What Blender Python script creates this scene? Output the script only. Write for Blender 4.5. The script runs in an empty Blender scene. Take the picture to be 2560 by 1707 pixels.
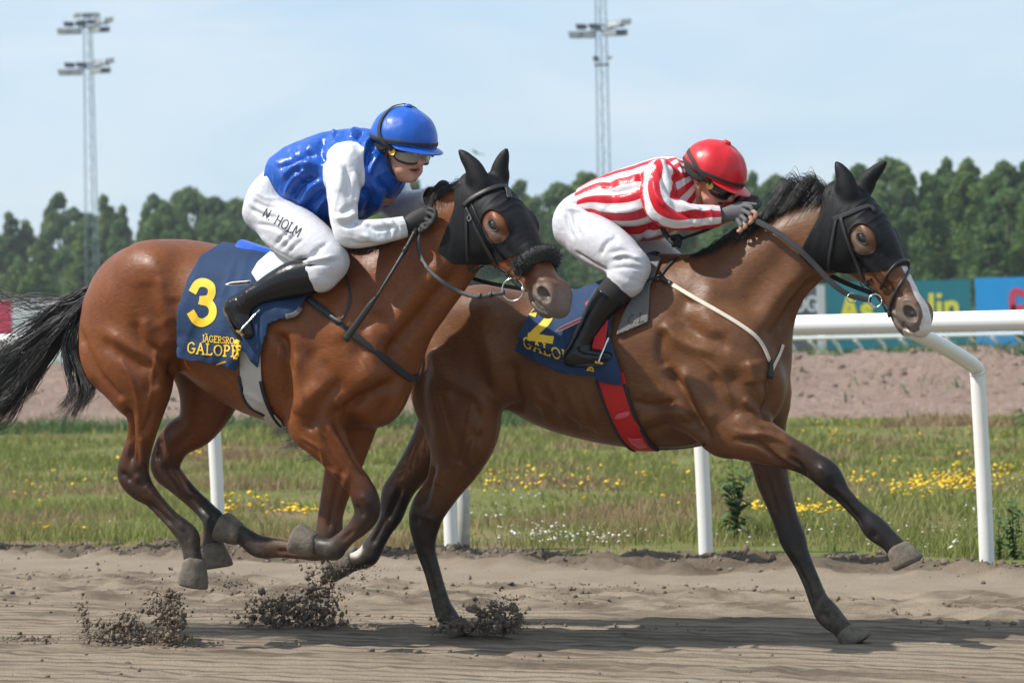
import bpy, bmesh, math, random
import numpy as np
from mathutils import Vector, Matrix
from mathutils.bvhtree import BVHTree

random.seed(7)
RNG = np.random.default_rng(7)
R = math.radians
SC = bpy.context.scene
COL = SC.collection

# ------------------------------------------------------------------ camera, sky, sun, exposure
CAM_H, F_PX, ROLL = 1.25, 6700.0, 0.020
W_PX, H_PX = 2560.0, 1707.0
CF = np.array([0.0, 1.0, 0.0])
CR = np.array([math.cos(ROLL), 0.0, -math.sin(ROLL)])
CU = np.array([math.sin(ROLL), 0.0, math.cos(ROLL)])
CAM = np.array([0.0, 0.0, CAM_H])

cam_data = bpy.data.cameras.new('camera')
cam_data.sensor_width = 36.0
cam_data.lens = F_PX / W_PX * 36.0
cam_data.clip_start = 0.1
cam_data.clip_end = 3000.0
cam_data.dof.use_dof = True
cam_data.dof.focus_distance = 10.7
cam_data.dof.aperture_fstop = 4.8
cam = bpy.data.objects.new('camera', cam_data)
cam.matrix_world = Matrix(((CR[0], CU[0], -CF[0], CAM[0]), (CR[1], CU[1], -CF[1], CAM[1]),
                           (CR[2], CU[2], -CF[2], CAM[2]), (0, 0, 0, 1)))
COL.objects.link(cam)
SC.camera = cam

SUN_AZ, SUN_EL = R(-101.0), R(50.0)      # azimuth of the sun measured from +Y towards +X
sun_dir = Vector((math.sin(SUN_AZ) * math.cos(SUN_EL), math.cos(SUN_AZ) * math.cos(SUN_EL), math.sin(SUN_EL)))
sun_data = bpy.data.lights.new('sun', 'SUN')
sun_data.energy = 4.0
sun_data.angle = R(0.6)
sun_data.color = (1.0, 0.955, 0.88)
sun = bpy.data.objects.new('sun', sun_data)
sun.rotation_euler = sun_dir.to_track_quat('Z', 'Y').to_euler()
sun.location = (0, 0, 30)
COL.objects.link(sun)

world = bpy.data.worlds.new('World')
SC.world = world
world.use_nodes = True
wn, wl = world.node_tree.nodes, world.node_tree.links
wn.clear()
w_out = wn.new('ShaderNodeOutputWorld')
w_bg = wn.new('ShaderNodeBackground')
w_sky = wn.new('ShaderNodeTexSky')
w_sky.sky_type = 'NISHITA'
w_sky.sun_disc = False
w_sky.sun_elevation = SUN_EL
w_sky.sun_rotation = SUN_AZ
w_sky.air_density = 1.1
w_sky.dust_density = 0.6
w_sky.ozone_density = 1.5
w_bg.inputs['Strength'].default_value = 0.135
# thin high cloud: a slow noise over the whole dome lifts the blue towards a pale grey-blue
w_tc = wn.new('ShaderNodeTexCoord')
w_map = wn.new('ShaderNodeMapping')
w_map.inputs['Scale'].default_value = (2.2, 2.2, 9.0)
w_map.inputs['Rotation'].default_value = (0.0, 0.05, 0.0)
w_noise = wn.new('ShaderNodeTexNoise')
w_noise.inputs['Scale'].default_value = 2.4
w_noise.inputs['Detail'].default_value = 7.0
w_noise.inputs['Roughness'].default_value = 0.55
w_noise.inputs['Distortion'].default_value = 0.6
w_ramp = wn.new('ShaderNodeMapRange')
w_ramp.inputs['From Min'].default_value = 0.34
w_ramp.inputs['From Max'].default_value = 0.72
w_ramp.inputs['To Min'].default_value = 0.0
w_ramp.inputs['To Max'].default_value = 1.0
w_mix = wn.new('ShaderNodeMixRGB')
w_thin = wn.new('ShaderNodeMixRGB')                  # the veil itself: thin and bluish to thicker and white
w_thin.inputs['Color1'].default_value = (2.62, 3.62, 4.62, 1)
w_thin.inputs['Color2'].default_value = (3.95, 4.42, 4.80, 1)
w_mix.inputs['Fac'].default_value = 0.84
wl.new(w_thin.outputs['Color'], w_mix.inputs['Color2'])
wl.new(w_tc.outputs['Generated'], w_map.inputs['Vector'])
wl.new(w_map.outputs['Vector'], w_noise.inputs['Vector'])
wl.new(w_noise.outputs['Fac'], w_ramp.inputs['Value'])
wl.new(w_ramp.outputs['Result'], w_thin.inputs['Fac'])
wl.new(w_sky.outputs['Color'], w_mix.inputs['Color1'])
wl.new(w_mix.outputs['Color'], w_bg.inputs['Color'])
wl.new(w_bg.outputs['Background'], w_out.inputs['Surface'])

SC.view_settings.view_transform = 'Standard'
SC.view_settings.look = 'None'
SC.view_settings.exposure = 0.54
SC.view_settings.gamma = 1.0
SC.view_settings.use_curve_mapping = False
SC.render.engine = 'CYCLES'
SC.cycles.use_denoising = True
SC.cycles.max_bounces = 6
SC.cycles.transparent_max_bounces = 12

# ------------------------------------------------------------------ pixel geometry
def pray(px, py):
    px = np.asarray(px, float)[..., None]; py = np.asarray(py, float)[..., None]
    d = CF * F_PX + (px - W_PX / 2) * CR + (H_PX / 2 - py) * CU
    return d / np.linalg.norm(d, axis=-1, keepdims=True)

def project(p):
    q = np.asarray(p, float) - CAM
    dep = q @ CF
    return W_PX / 2 + F_PX * (q @ CR) / dep, H_PX / 2 - F_PX * (q @ CU) / dep, dep

def at_depth(px, py, Y):
    d = pray(px, py)
    return CAM + d * (Y / d[..., 1:2])

def on_ground(px, py, z=0.0):
    d = pray(px, py)
    return CAM + d * ((z - CAM_H) / d[..., 2:3])

class Frame:
    """A ground frame: origin, heading turned psi towards the camera; local x ahead, y to the far side, z up."""
    def __init__(s, X, Y, psi):
        s.o = np.array([X, Y, 0.0]); s.psi = psi
        s.ex = np.array([math.cos(psi), -math.sin(psi), 0.0])
        s.ey = np.array([math.sin(psi), math.cos(psi), 0.0])
        s.ez = np.array([0.0, 0.0, 1.0])
        s.M = np.stack([s.ex, s.ey, s.ez])
    def local(s, p): return (np.asarray(p, float) - s.o) @ s.M.T
    def world(s, q): return np.asarray(q, float) @ s.M + s.o
    def pix(s, px, py, lat=0.0):
        """the point of the plane y = lat that shows at that pixel, in local coordinates"""
        d = pray(px, py); c = (CAM - s.o) @ s.ey
        t = (np.asarray(lat, float) - c) / (d @ s.ey)
        return s.local(CAM + d * t[..., None])
    def scale(s, px, py, lat=0.0):
        return F_PX / s.world(s.pix(px, py, lat))[..., 1]

# ------------------------------------------------------------------ objects
def tag(o, label=None, cat=None, group=None, kind=None):
    if label: o['label'] = label
    if cat: o['category'] = cat
    if group: o['group'] = group
    if kind: o['kind'] = kind
    return o

def empty(name, loc=(0, 0, 0), rz=0.0):
    o = bpy.data.objects.new(name, None)
    o.empty_display_size = 0.2
    o.location = loc; o.rotation_euler = (0, 0, rz)
    COL.objects.link(o)
    return o

def new_mesh(name, verts, faces, mat=None, parent=None, smooth=True, mats=None, midx=None):
    """verts (n,3); faces: an (m,3) or (m,4) array or a list of tuples"""
    me = bpy.data.meshes.new(name)
    verts = np.asarray(verts, dtype=np.float32)
    if isinstance(faces, np.ndarray):
        m, k = faces.shape
        me.vertices.add(len(verts)); me.vertices.foreach_set('co', verts.ravel())
        me.loops.add(m * k); me.loops.foreach_set('vertex_index', faces.astype(np.int32).ravel())
        me.polygons.add(m)
        me.polygons.foreach_set('loop_start', np.arange(0, m * k, k, dtype=np.int32))
        me.update(calc_edges=True)
    else:
        me.from_pydata([tuple(map(float, v)) for v in verts], [], faces)
        me.update()
    if smooth: me.polygons.foreach_set('use_smooth', np.ones(len(me.polygons), dtype=bool))
    for m_ in (mats or ([mat] if mat else [])): me.materials.append(m_)
    if midx is not None: me.polygons.foreach_set('material_index', np.asarray(midx, dtype=np.int32))
    o = bpy.data.objects.new(name, me)
    COL.objects.link(o)
    if parent: o.parent = parent
    return o

def set_attr(o, name, vals):
    vals = np.asarray(vals, dtype=np.float32)
    a = o.data.attributes.new(name, 'FLOAT', 'POINT')
    a.data.foreach_set('value', vals.ravel())

class MB:
    """collects vertices and faces of one mesh"""
    def __init__(s): s.v = []; s.f = []; s.mi = []; s.n = 0
    def add(s, v, f, mi=0):
        v = [tuple(map(float, p)) for p in v]
        s.v += v; s.f += [tuple(i + s.n for i in q) for q in f]; s.mi += [mi] * len(f); s.n += len(v)
    def box(s, c, h, M=None, mi=0):
        M = np.eye(3) if M is None else np.asarray(M)
        v = [np.asarray(c) + (np.array([x, y, z]) * h) @ M for x in (-1, 1) for y in (-1, 1) for z in (-1, 1)]
        s.add(v, [(0, 1, 3, 2), (4, 6, 7, 5), (0, 4, 5, 1), (2, 3, 7, 6), (0, 2, 6, 4), (1, 5, 7, 3)], mi)
    def tube(s, pts, rad, n=8, cap=True, mi=0, flat=None, ref=None):
        """a round (or flattened: flat = ratio of the second half-axis) tube along pts"""
        pts = np.asarray(pts, float); k = len(pts)
        rad = np.full(k, rad) if np.isscalar(rad) else np.asarray(rad, float)
        T = np.gradient(pts, axis=0); T /= np.linalg.norm(T, axis=1)[:, None] + 1e-12
        if ref is None: ref = np.array([0.12, -1.0, 0.21])
        ref = np.asarray(ref, float)
        if ref.ndim == 1: ref = np.tile(ref, (k, 1))
        N = np.cross(T, ref); N /= np.linalg.norm(N, axis=1)[:, None] + 1e-9
        B = np.cross(N, T)
        fl = 1.0 if flat is None else flat
        vs = []
        for i in range(k):
            for j in range(n):
                a = 2 * math.pi * (j + .5) / n
                vs.append(pts[i] + rad[i] * (math.cos(a) * N[i] + fl * math.sin(a) * B[i]))
        fs = [(i * n + j, i * n + (j + 1) % n, (i + 1) * n + (j + 1) % n, (i + 1) * n + j) for i in range(k - 1) for j in range(n)]
        if cap: fs += [tuple(range(n))[::-1], tuple((k - 1) * n + j for j in range(n))]
        s.add(vs, fs, mi)
    def lathe(s, prof, o, M=None, n=20, mi=0, cap=True):
        """prof: (radius, height) pairs about local z"""
        M = np.eye(3) if M is None else np.asarray(M)
        vs = [np.asarray(o) + np.array([r * math.cos(2 * math.pi * j / n), r * math.sin(2 * math.pi * j / n), h]) @ M for r, h in prof for j in range(n)]
        k = len(prof)
        fs = [(i * n + j, i * n + (j + 1) % n, (i + 1) * n + (j + 1) % n, (i + 1) * n + j) for i in range(k - 1) for j in range(n)]
        if cap: fs += [tuple(range(n))[::-1], tuple((k - 1) * n + j for j in range(n))]
        s.add(vs, fs, mi)
    def build(s, name, mat, parent=None, smooth=True, mats=None):
        return new_mesh(name, np.array(s.v).reshape(-1, 3), s.f, mat, parent, smooth, mats, s.mi if mats else None)

def frame_from(z, x):
    """rows: x, y, z axes of a frame whose z axis is given and whose x axis is near x"""
    z = np.asarray(z, float); z = z / np.linalg.norm(z)
    x = np.asarray(x, float) - z * np.dot(x, z); x = x / np.linalg.norm(x)
    return np.stack([x, np.cross(z, x), z])

def catmull(P, n):
    """n samples per span through the rows of P"""
    P = np.asarray(P, float); k = len(P)
    if k < 3:
        t = np.linspace(0, 1, n * (k - 1) + 1)[:, None]
        return P[0] * (1 - t) + P[-1] * t
    Q = np.vstack([2 * P[0] - P[1], P, 2 * P[-1] - P[-2]])
    out = []
    for i in range(k - 1):
        p0, p1, p2, p3 = Q[i:i + 4]
        for t in np.arange(n) / n:
            out.append(.5 * ((2 * p1) + (p2 - p0) * t + (2 * p0 - 5 * p1 + 4 * p2 - p3) * t * t + (3 * p1 - p0 - 3 * p2 + p3) * t ** 3))
    out.append(P[-1])
    return np.array(out)

# ------------------------------------------------------------------ noise on arrays
def _hash(ix, iy, iz, seed):
    h = (ix * 374761393 + iy * 668265263 + iz * 2147483647 + seed * 974634777) & 0xffffffff
    h = ((h ^ (h >> 13)) * 1274126177) & 0xffffffff
    return ((h ^ (h >> 16)) & 0xffff) / 65535.0

def vnoise(p, seed=0):
    p = np.asarray(p, float)
    i = np.floor(p).astype(np.int64); f = p - i; f = f * f * (3 - 2 * f)
    r = 0
    for dx in (0, 1):
        for dy in (0, 1):
            for dz in (0, 1):
                w = (f[..., 0] if dx else 1 - f[..., 0]) * (f[..., 1] if dy else 1 - f[..., 1]) * (f[..., 2] if dz else 1 - f[..., 2])
                r = r + w * _hash(i[..., 0] + dx, i[..., 1] + dy, i[..., 2] + dz, seed)
    return r * 2 - 1

def fbm(p, oct=4, seed=0, gain=.5):
    p = np.asarray(p, float); a = 1.0; r = 0
    for k in range(oct):
        r = r + a * vnoise(p, seed + k * 17); p = p * 2.03; a *= gain
    return r

# ------------------------------------------------------------------ implicit surfaces
class Tube:
    """stations: rows x, y, z, r, w, attr; r = half thickness in the x-z plane, w = half thickness along y"""
    def __init__(s, rows, k=0.05, n=5, frame=None, sub=False, attr=True):
        s.S = catmull(np.asarray(rows, float), n); s.S[:, 3:5] = np.maximum(s.S[:, 3:5], 1e-3)
        s.k = k; s.frame = frame; s.sub = sub; s.attr = attr
    def loc(s, X, Y, Z):
        if s.frame is None: return X, Y, Z
        Rm, t = s.frame
        X = X - t[0]; Y = Y - t[1]; Z = Z - t[2]
        return tuple(Rm[i, 0] * X + Rm[i, 1] * Y + Rm[i, 2] * Z for i in range(3))
    def bbox(s):
        m = np.maximum(s.S[:, 3], s.S[:, 4])[:, None]
        lo = (s.S[:, :3] - m).min(0); hi = (s.S[:, :3] + m).max(0)
        if s.frame is not None:
            Rm, t = s.frame
            c = np.array([[x, y, z] for x in (lo[0], hi[0]) for y in (lo[1], hi[1]) for z in (lo[2], hi[2])]) @ Rm + t
            lo, hi = c.min(0), c.max(0)
        return lo, hi
    def dist(s, X, Y, Z, want_attr=False):
        x, y, z = s.loc(X, Y, Z)
        best = np.full(np.broadcast(x, y, z).shape, 9.0, np.float32)
        att = np.zeros_like(best) if want_attr else None
        for a, b in zip(s.S[:-1], s.S[1:]):
            dx, dy, dz = b[:3] - a[:3]
            L = dx * dx + dz * dz + 1e-9
            t = np.clip(((x - a[0]) * dx + (z - a[2]) * dz) / L, 0, 1)
            r = a[3] + t * (b[3] - a[3]); w = a[4] + t * (b[4] - a[4])
            ex = x - (a[0] + t * dx); ez = z - (a[2] + t * dz); ey = (y - (a[1] + t * dy)) * (r / w)
            d = (np.sqrt(ex * ex + ez * ez + ey * ey) - r) * np.minimum(1.0, w / r * 1.15)
            if want_attr: att = np.where(d < best, a[5] + t * (b[5] - a[5]), att)
            best = np.minimum(best, d)
        return (best, att) if want_attr else best

class Blob:
    """an ellipsoid: centre, radii, optional 3x3 rows = its axes"""
    attr = False
    def __init__(s, c, rad, k=0.05, M=None, sub=False):
        s.c = np.asarray(c, float); s.r = np.asarray(rad, float); s.k = k; s.sub = sub
        s.M = np.eye(3) if M is None else np.asarray(M, float)
    def bbox(s):
        m = s.r.max(); return s.c - m, s.c + m
    def dist(s, X, Y, Z):
        x, y, z = X - s.c[0], Y - s.c[1], Z - s.c[2]
        q = [(s.M[i, 0] * x + s.M[i, 1] * y + s.M[i, 2] * z) / s.r[i] for i in range(3)]
        k0 = np.sqrt(q[0] ** 2 + q[1] ** 2 + q[2] ** 2)
        k1 = np.sqrt((q[0] / s.r[0]) ** 2 + (q[1] / s.r[1]) ** 2 + (q[2] / s.r[2]) ** 2) + 1e-6
        return k0 * (k0 - 1) / k1

def smin(a, b, k):
    h = np.maximum(k - np.abs(a - b), 0) / k
    return np.minimum(a, b) - h * h * k * .25

class Field:
    def __init__(s, lo, hi, h):
        s.lo = np.asarray(lo, float); s.h = h
        s.n = np.ceil((np.asarray(hi) - s.lo) / h).astype(int) + 1
        s.D = np.full(s.n, 0.25, np.float32)
        s.ax = [s.lo[i] + h * np.arange(s.n[i], dtype=np.float32) for i in range(3)]
    def window(s, p, m):
        lo, hi = p.bbox()
        a = np.clip(np.floor((lo - m - s.lo) / s.h).astype(int), 0, s.n); b = np.clip(np.ceil((hi + m - s.lo) / s.h).astype(int) + 1, 0, s.n)
        return tuple(slice(a[i], b[i]) for i in range(3))
    def add(s, prims, grow=0.0):
        for p in prims:
            m = max(p.k, .03) + .02 + grow
            sl = s.window(p, m)
            if any(q.stop <= q.start for q in sl): continue
            X = s.ax[0][sl[0]][:, None, None]; Y = s.ax[1][sl[1]][None, :, None]; Z = s.ax[2][sl[2]][None, None, :]
            if isinstance(p, Tube) and len(p.S) > 3:
                d = np.full(s.D[sl].shape, 0.25, np.float32)
                for i in range(0, len(p.S) - 1, 2):
                    sub = Tube.__new__(Tube); sub.S = p.S[i:i + 3]; sub.frame = p.frame; sub.k = p.k
                    s2 = s.window(sub, m)
                    s2 = tuple(slice(max(q.start, t.start), min(q.stop, t.stop)) for q, t in zip(s2, sl))
                    if any(q.stop <= q.start for q in s2): continue
                    dd = sub.dist(s.ax[0][s2[0]][:, None, None], s.ax[1][s2[1]][None, :, None], s.ax[2][s2[2]][None, None, :])
                    loc = tuple(slice(q.start - t.start, q.stop - t.start) for q, t in zip(s2, sl))
                    d[loc] = np.minimum(d[loc], dd)
            else:
                d = p.dist(X, Y, Z).astype(np.float32)
            d = d - grow
            if p.sub: s.D[sl] = -smin(-s.D[sl], d, p.k)
            else: s.D[sl] = smin(s.D[sl], d, p.k)
        return s
    def mesh(s, iso=0.0, smooth=2, D=None):
        return surface_nets((s.D if D is None else D) - iso, s.lo, s.h, smooth)

def surface_nets(D, lo, h, smooth=2):
    ins = D < 0
    n = np.array(D.shape)
    cnt = np.zeros(n - 1, np.int8)
    for dx in (0, 1):
        for dy in (0, 1):
            for dz in (0, 1):
                cnt += ins[dx:n[0] - 1 + dx, dy:n[1] - 1 + dy, dz:n[2] - 1 + dz]
    act = (cnt > 0) & (cnt < 8)
    I = np.argwhere(act)
    idx = np.full(n - 1, -1, np.int64); idx[act] = np.arange(len(I))
    acc = np.zeros((len(I), 3)); num = np.zeros(len(I))
    corners = [(0, 0, 0), (1, 0, 0), (0, 1, 0), (1, 1, 0), (0, 0, 1), (1, 0, 1), (0, 1, 1), (1, 1, 1)]
    val = np.stack([D[I[:, 0] + c[0], I[:, 1] + c[1], I[:, 2] + c[2]] for c in corners], 1).astype(float)
    cc = np.array(corners, float)
    for a in range(8):
        for b in range(a + 1, 8):
            if np.abs(cc[a] - cc[b]).sum() != 1: continue
            m = (val[:, a] < 0) != (val[:, b] < 0)
            t = val[m, a] / (val[m, a] - val[m, b])
            acc[m] += cc[a] + t[:, None] * (cc[b] - cc[a]); num[m] += 1
    V = lo + h * (I + acc / num[:, None])
    F = []
    for ax in range(3):
        sl0 = [slice(None)] * 3; sl1 = [slice(None)] * 3
        sl0[ax] = slice(0, n[ax] - 1); sl1[ax] = slice(1, n[ax])
        ch = ins[tuple(sl0)] != ins[tuple(sl1)]
        E = np.argwhere(ch)
        u, v = (ax + 1) % 3, (ax + 2) % 3
        ok = (E[:, u] > 0) & (E[:, v] > 0) & (E[:, u] < n[u] - 1) & (E[:, v] < n[v] - 1)
        E = E[ok]
        def cell(du, dv):
            q = E.copy(); q[:, u] -= du; q[:, v] -= dv
            return idx[q[:, 0], q[:, 1], q[:, 2]]
        q = np.stack([cell(1, 1), cell(0, 1), cell(0, 0), cell(1, 0)], 1)
        flip = ~ins[E[:, 0], E[:, 1], E[:, 2]]
        q[flip] = q[flip][:, ::-1]
        F.append(q)
    F = np.vstack(F)
    V = relax(V, F, smooth)
    return V, F

def relax(V, F, it, lam=.5):
    if it <= 0: return V
    e = np.vstack([F[:, [i, (i + 1) % F.shape[1]]] for i in range(F.shape[1])])
    e = np.vstack([e, e[:, ::-1]])
    n = len(V); deg = np.bincount(e[:, 0], minlength=n).astype(float); deg[deg == 0] = 1
    for k in range(it * 2):
        s = np.stack([np.bincount(e[:, 0], weights=V[e[:, 1], c], minlength=n) for c in range(3)], 1) / deg[:, None]
        V = V + (s - V) * (lam if k % 2 == 0 else -(lam + .02))
    return V

def vnormals(V, F):
    a = V[F[:, 1]] - V[F[:, 0]]; b = V[F[:, 2]] - V[F[:, 0]]
    fn = np.cross(a, b)
    if F.shape[1] == 4:
        fn = fn + np.cross(V[F[:, 2]] - V[F[:, 0]], V[F[:, 3]] - V[F[:, 0]])
    N = np.zeros_like(V)
    for c in range(3):
        for j in range(F.shape[1]): N[:, c] += np.bincount(F[:, j], weights=fn[:, c], minlength=len(V))
    return N / (np.linalg.norm(N, axis=1)[:, None] + 1e-12)

def bvh_of(V, F):
    return BVHTree.FromPolygons([tuple(v) for v in V], [tuple(f) for f in F.tolist()])

# ------------------------------------------------------------------ materials
MATS = {}
class NT:
    """small helper round a node tree"""
    def __init__(s, name):
        m = bpy.data.materials.new(name); m.use_nodes = True
        s.m = m; s.n = m.node_tree.nodes; s.l = m.node_tree.links
        s.b = s.n['Principled BSDF']; s.out = s.n['Material Output']
    def node(s, t, **kw):
        q = s.n.new(t)
        for k, v in kw.items():
            if k in q.inputs.keys(): 
                if hasattr(v, 'is_linked') or isinstance(v, bpy.types.NodeSocket): s.l.new(v, q.inputs[k])
                else: q.inputs[k].default_value = v
            else: setattr(q, k, v)
        return q
    def put(s, sock, v):
        if isinstance(v, bpy.types.NodeSocket): s.l.new(v, sock)
        elif isinstance(v, (tuple, list)) and len(v) == 3 and sock.type == 'RGBA': sock.default_value = (*v, 1)
        else: sock.default_value = v
    def coords(s, scale=(1, 1, 1), kind='Object', rot=(0, 0, 0)):
        t = s.n.new('ShaderNodeTexCoord'); m = s.n.new('ShaderNodeMapping')
        s.l.new(t.outputs[kind], m.inputs['Vector'])
        m.inputs['Scale'].default_value = scale if not np.isscalar(scale) else (scale,) * 3
        m.inputs['Rotation'].default_value = rot
        return m.outputs['Vector']
    def noise(s, scale, detail=4, rough=.5, vec=None, dist=0.0):
        q = s.n.new('ShaderNodeTexNoise')
        q.inputs['Scale'].default_value = scale; q.inputs['Detail'].default_value = detail
        q.inputs['Roughness'].default_value = rough; q.inputs['Distortion'].default_value = dist
        s.l.new(vec if vec is not None else s.coords(), q.inputs['Vector'])
        return q.outputs['Fac']
    def attr(s, name, kind='GEOMETRY'):
        q = s.n.new('ShaderNodeAttribute'); q.attribute_name = name; q.attribute_type = kind
        return q.outputs['Fac']
    def math(s, op, a, b=0.0, c=0.0, clamp=False):
        q = s.n.new('ShaderNodeMath'); q.operation = op; q.use_clamp = clamp
        for i, v in enumerate((a, b, c)): s.put(q.inputs[i], v)
        return q.outputs[0]
    def ramp(s, v, a, b, c=0.0, d=1.0):
        q = s.n.new('ShaderNodeMapRange')
        s.put(q.inputs['Value'], v)
        for k, x in zip(('From Min', 'From Max', 'To Min', 'To Max'), (a, b, c, d)): q.inputs[k].default_value = x
        return q.outputs['Result']
    def mix(s, f, a, b, mode='MIX'):
        q = s.n.new('ShaderNodeMixRGB'); q.blend_type = mode
        s.put(q.inputs['Fac'], f); s.put(q.inputs['Color1'], a); s.put(q.inputs['Color2'], b)
        return q.outputs['Color']
    def bump(s, h, strength=.3, dist=.01, normal=None):
        q = s.n.new('ShaderNodeBump'); q.inputs['Strength'].default_value = strength; q.inputs['Distance'].default_value = dist
        s.l.new(h, q.inputs['Height'])
        if normal is not None: s.l.new(normal, q.inputs['Normal'])
        return q.outputs['Normal']
    def set(s, **kw):
        for k, v in kw.items():
            s.put(s.b.inputs[k.replace('_', ' ')], v)
        return s
    def done(s):
        MATS[s.m.name] = s.m
        return s.m

def plain(name, col, rough=.5, var=.12, scale=14.0, bump=.1, bscale=80.0, **kw):
    """a simple procedural material: base colour with a little uneven tone and fine relief"""
    t = NT(name)
    n = t.noise(scale, 5, .6)
    c1 = tuple(max(0, c * (1 - var)) for c in col); c2 = tuple(min(1, c * (1 + var)) for c in col)
    t.set(Base_Color=t.mix(t.ramp(n, .3, .7), c1, c2), Roughness=rough, **kw)
    if bump: t.set(Normal=t.bump(t.noise(bscale, 3, .6), bump, .004))
    return t.done()
# ------------------------------------------------------------------ shells, straps, lettering
def poly_sdf(P, poly):
    """signed distance to a 2-D polygon, positive inside"""
    P = np.asarray(P, float); poly = np.asarray(poly, float)
    d = np.full(len(P), 1e9); ins = np.zeros(len(P), bool)
    for a, b in zip(poly, np.roll(poly, -1, 0)):
        e = b - a; w = P - a
        t = np.clip((w @ e) / (e @ e + 1e-12), 0, 1)
        d = np.minimum(d, ((w - t[:, None] * e) ** 2).sum(1))
        c = ((a[1] <= P[:, 1]) & (b[1] > P[:, 1])) | ((b[1] <= P[:, 1]) & (a[1] > P[:, 1]))
        xx = a[0] + (P[:, 1] - a[1]) / (b[1] - a[1] + 1e-15) * (b[0] - a[0])
        ins ^= c & (P[:, 0] < xx)
    return np.where(ins, 1, -1) * np.sqrt(d)

def clip_mesh(V, F, g, extra=()):
    """keep the part of a mesh where g > 0, cutting the faces along g = 0"""
    if F.shape[1] == 4: F = np.vstack([F[:, [0, 1, 2]], F[:, [0, 2, 3]]])
    s = g > 0; cnt = s[F].sum(1)
    keep = F[cnt == 3]; newF = [keep]; newV = [V]; base = len(V)
    ex = [[e] for e in extra]
    for k in (1, 2):
        T = F[cnt == k]
        if not len(T): continue
        odd = s[T] if k == 1 else ~s[T]
        r = odd.argmax(1); i = np.arange(len(T))
        a, b, c = T[i, r], T[i, (r + 1) % 3], T[i, (r + 2) % 3]
        def cut(p, q):
            t = (g[p] / (g[p] - g[q]))[:, None]
            for E, e in zip(ex, extra): E.append(e[p] + t[:, 0] * (e[q] - e[p]))
            return V[p] + t * (V[q] - V[p])
        newV += [cut(a, b), cut(a, c)]
        n = len(T); ab = base + np.arange(n); ac = base + n + np.arange(n); base += 2 * n
        newF += [np.stack([a, ab, ac], 1)] if k == 1 else [np.stack([ab, b, c], 1), np.stack([ab, c, ac], 1)]
    V2 = np.vstack(newV); F2 = np.vstack(newF); ex = [np.concatenate(E) for E in ex]
    # weld the cut points
    key = np.round(V2 * 2e5).astype(np.int64)
    _, first, inv = np.unique(key, axis=0, return_index=True, return_inverse=True)
    inv = inv.ravel()
    F2 = inv[F2]; V2 = V2[first]; ex = [e[first] for e in ex]
    ok = (F2[:, 0] != F2[:, 1]) & (F2[:, 1] != F2[:, 2]) & (F2[:, 0] != F2[:, 2]); F2 = F2[ok]
    used = np.unique(F2); m = np.full(len(V2), -1); m[used] = np.arange(len(used))
    return (V2[used], m[F2]) + ((([e[used] for e in ex]),) if extra else ())

def solidify(o, t, offset=1.0):
    m = o.modifiers.new('thickness', 'SOLIDIFY'); m.thickness = t; m.offset = offset; m.use_even_offset = False
    return o

def hit(fr, bvhs, px, py, off=0.0, lat=-.1):
    """where the ray through a pixel meets a surface given in local coordinates, lifted along its normal"""
    o = Vector(fr.local(CAM)); d = Vector((fr.M @ pray(px, py)))
    best = None
    for b in bvhs:
        r = b.ray_cast(o, d)
        if r[0] is not None and (best is None or r[3] < best[3]): best = r
    if best is None:
        q = Vector(fr.pix(px, py, lat)); 
        for b in bvhs:
            r = b.find_nearest(q)
            if best is None or r[3] < best[3]: best = r
    n = best[1]
    if n.dot(d) > 0 and best is not None: n = -n
    return np.array(best[0] + n * off), np.array(n)

def strap_px(mb, fr, bvhs, line, width, off=.003, thick=.004, n=4, mi=0, mirror=None, ends=True):
    """a flat strap lying on a surface along a pixel polyline; width in metres"""
    L = catmull(np.asarray(line, float), n) if len(line) > 2 else catmull(np.asarray(line, float), 6)
    P, N = [], []
    for px, py in L:
        p, nn = hit(fr, bvhs, px, py, off + thick / 2); P.append(p); N.append(nn)
    P, N = np.array(P), np.array(N)
    for _ in range(2):
        P[1:-1] = .25 * P[:-2] + .5 * P[1:-1] + .25 * P[2:]; N[1:-1] = .25 * N[:-2] + .5 * N[1:-1] + .25 * N[2:]
    ribbon(mb, P, N, width, thick, mi)
    if mirror is not None: ribbon(mb, mirror(P), mirror(N, True), width, thick, mi)
    return P, N

def ribbon(mb, P, N, width, thick, mi=0):
    """a flat band along P whose face points along N"""
    P = np.asarray(P, float); N = np.asarray(N, float)
    if N.ndim == 1: N = np.tile(N, (len(P), 1))
    T = np.gradient(P, axis=0); T /= np.linalg.norm(T, axis=1)[:, None] + 1e-12
    N = N - T * (N * T).sum(1)[:, None]; N /= np.linalg.norm(N, axis=1)[:, None] + 1e-12
    B = np.cross(T, N); w = np.full(len(P), width) if np.isscalar(width) else np.asarray(width)
    vs = []
    prof = [(-.5, -.25), (-.5, .25), (-.36, .5), (.36, .5), (.5, .25), (.5, -.25), (.36, -.5), (-.36, -.5)]
    for i in range(len(P)):
        for a, b in prof: vs.append(P[i] + B[i] * a * w[i] + N[i] * b * thick)
    k = len(prof)
    fs = [(i * k + j, i * k + (j + 1) % k, (i + 1) * k + (j + 1) % k, (i + 1) * k + j) for i in range(len(P) - 1) for j in range(k)]
    fs += [tuple(range(k))[::-1], tuple((len(P) - 1) * k + j for j in range(k))]
    mb.add(vs, fs, mi)

def ring(mb, c, nrm, rad, r, n=28, mi=0, arc=(0, 2 * math.pi), xref=(1, .2, .1)):
    M = frame_from(nrm, xref)
    a = np.linspace(arc[0], arc[1], n)
    P = np.asarray(c) + np.stack([rad * np.cos(a), rad * np.sin(a), np.zeros(n)], 1) @ M
    mb.tube(P, r, 6, cap=True, mi=mi, ref=nrm)

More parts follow.
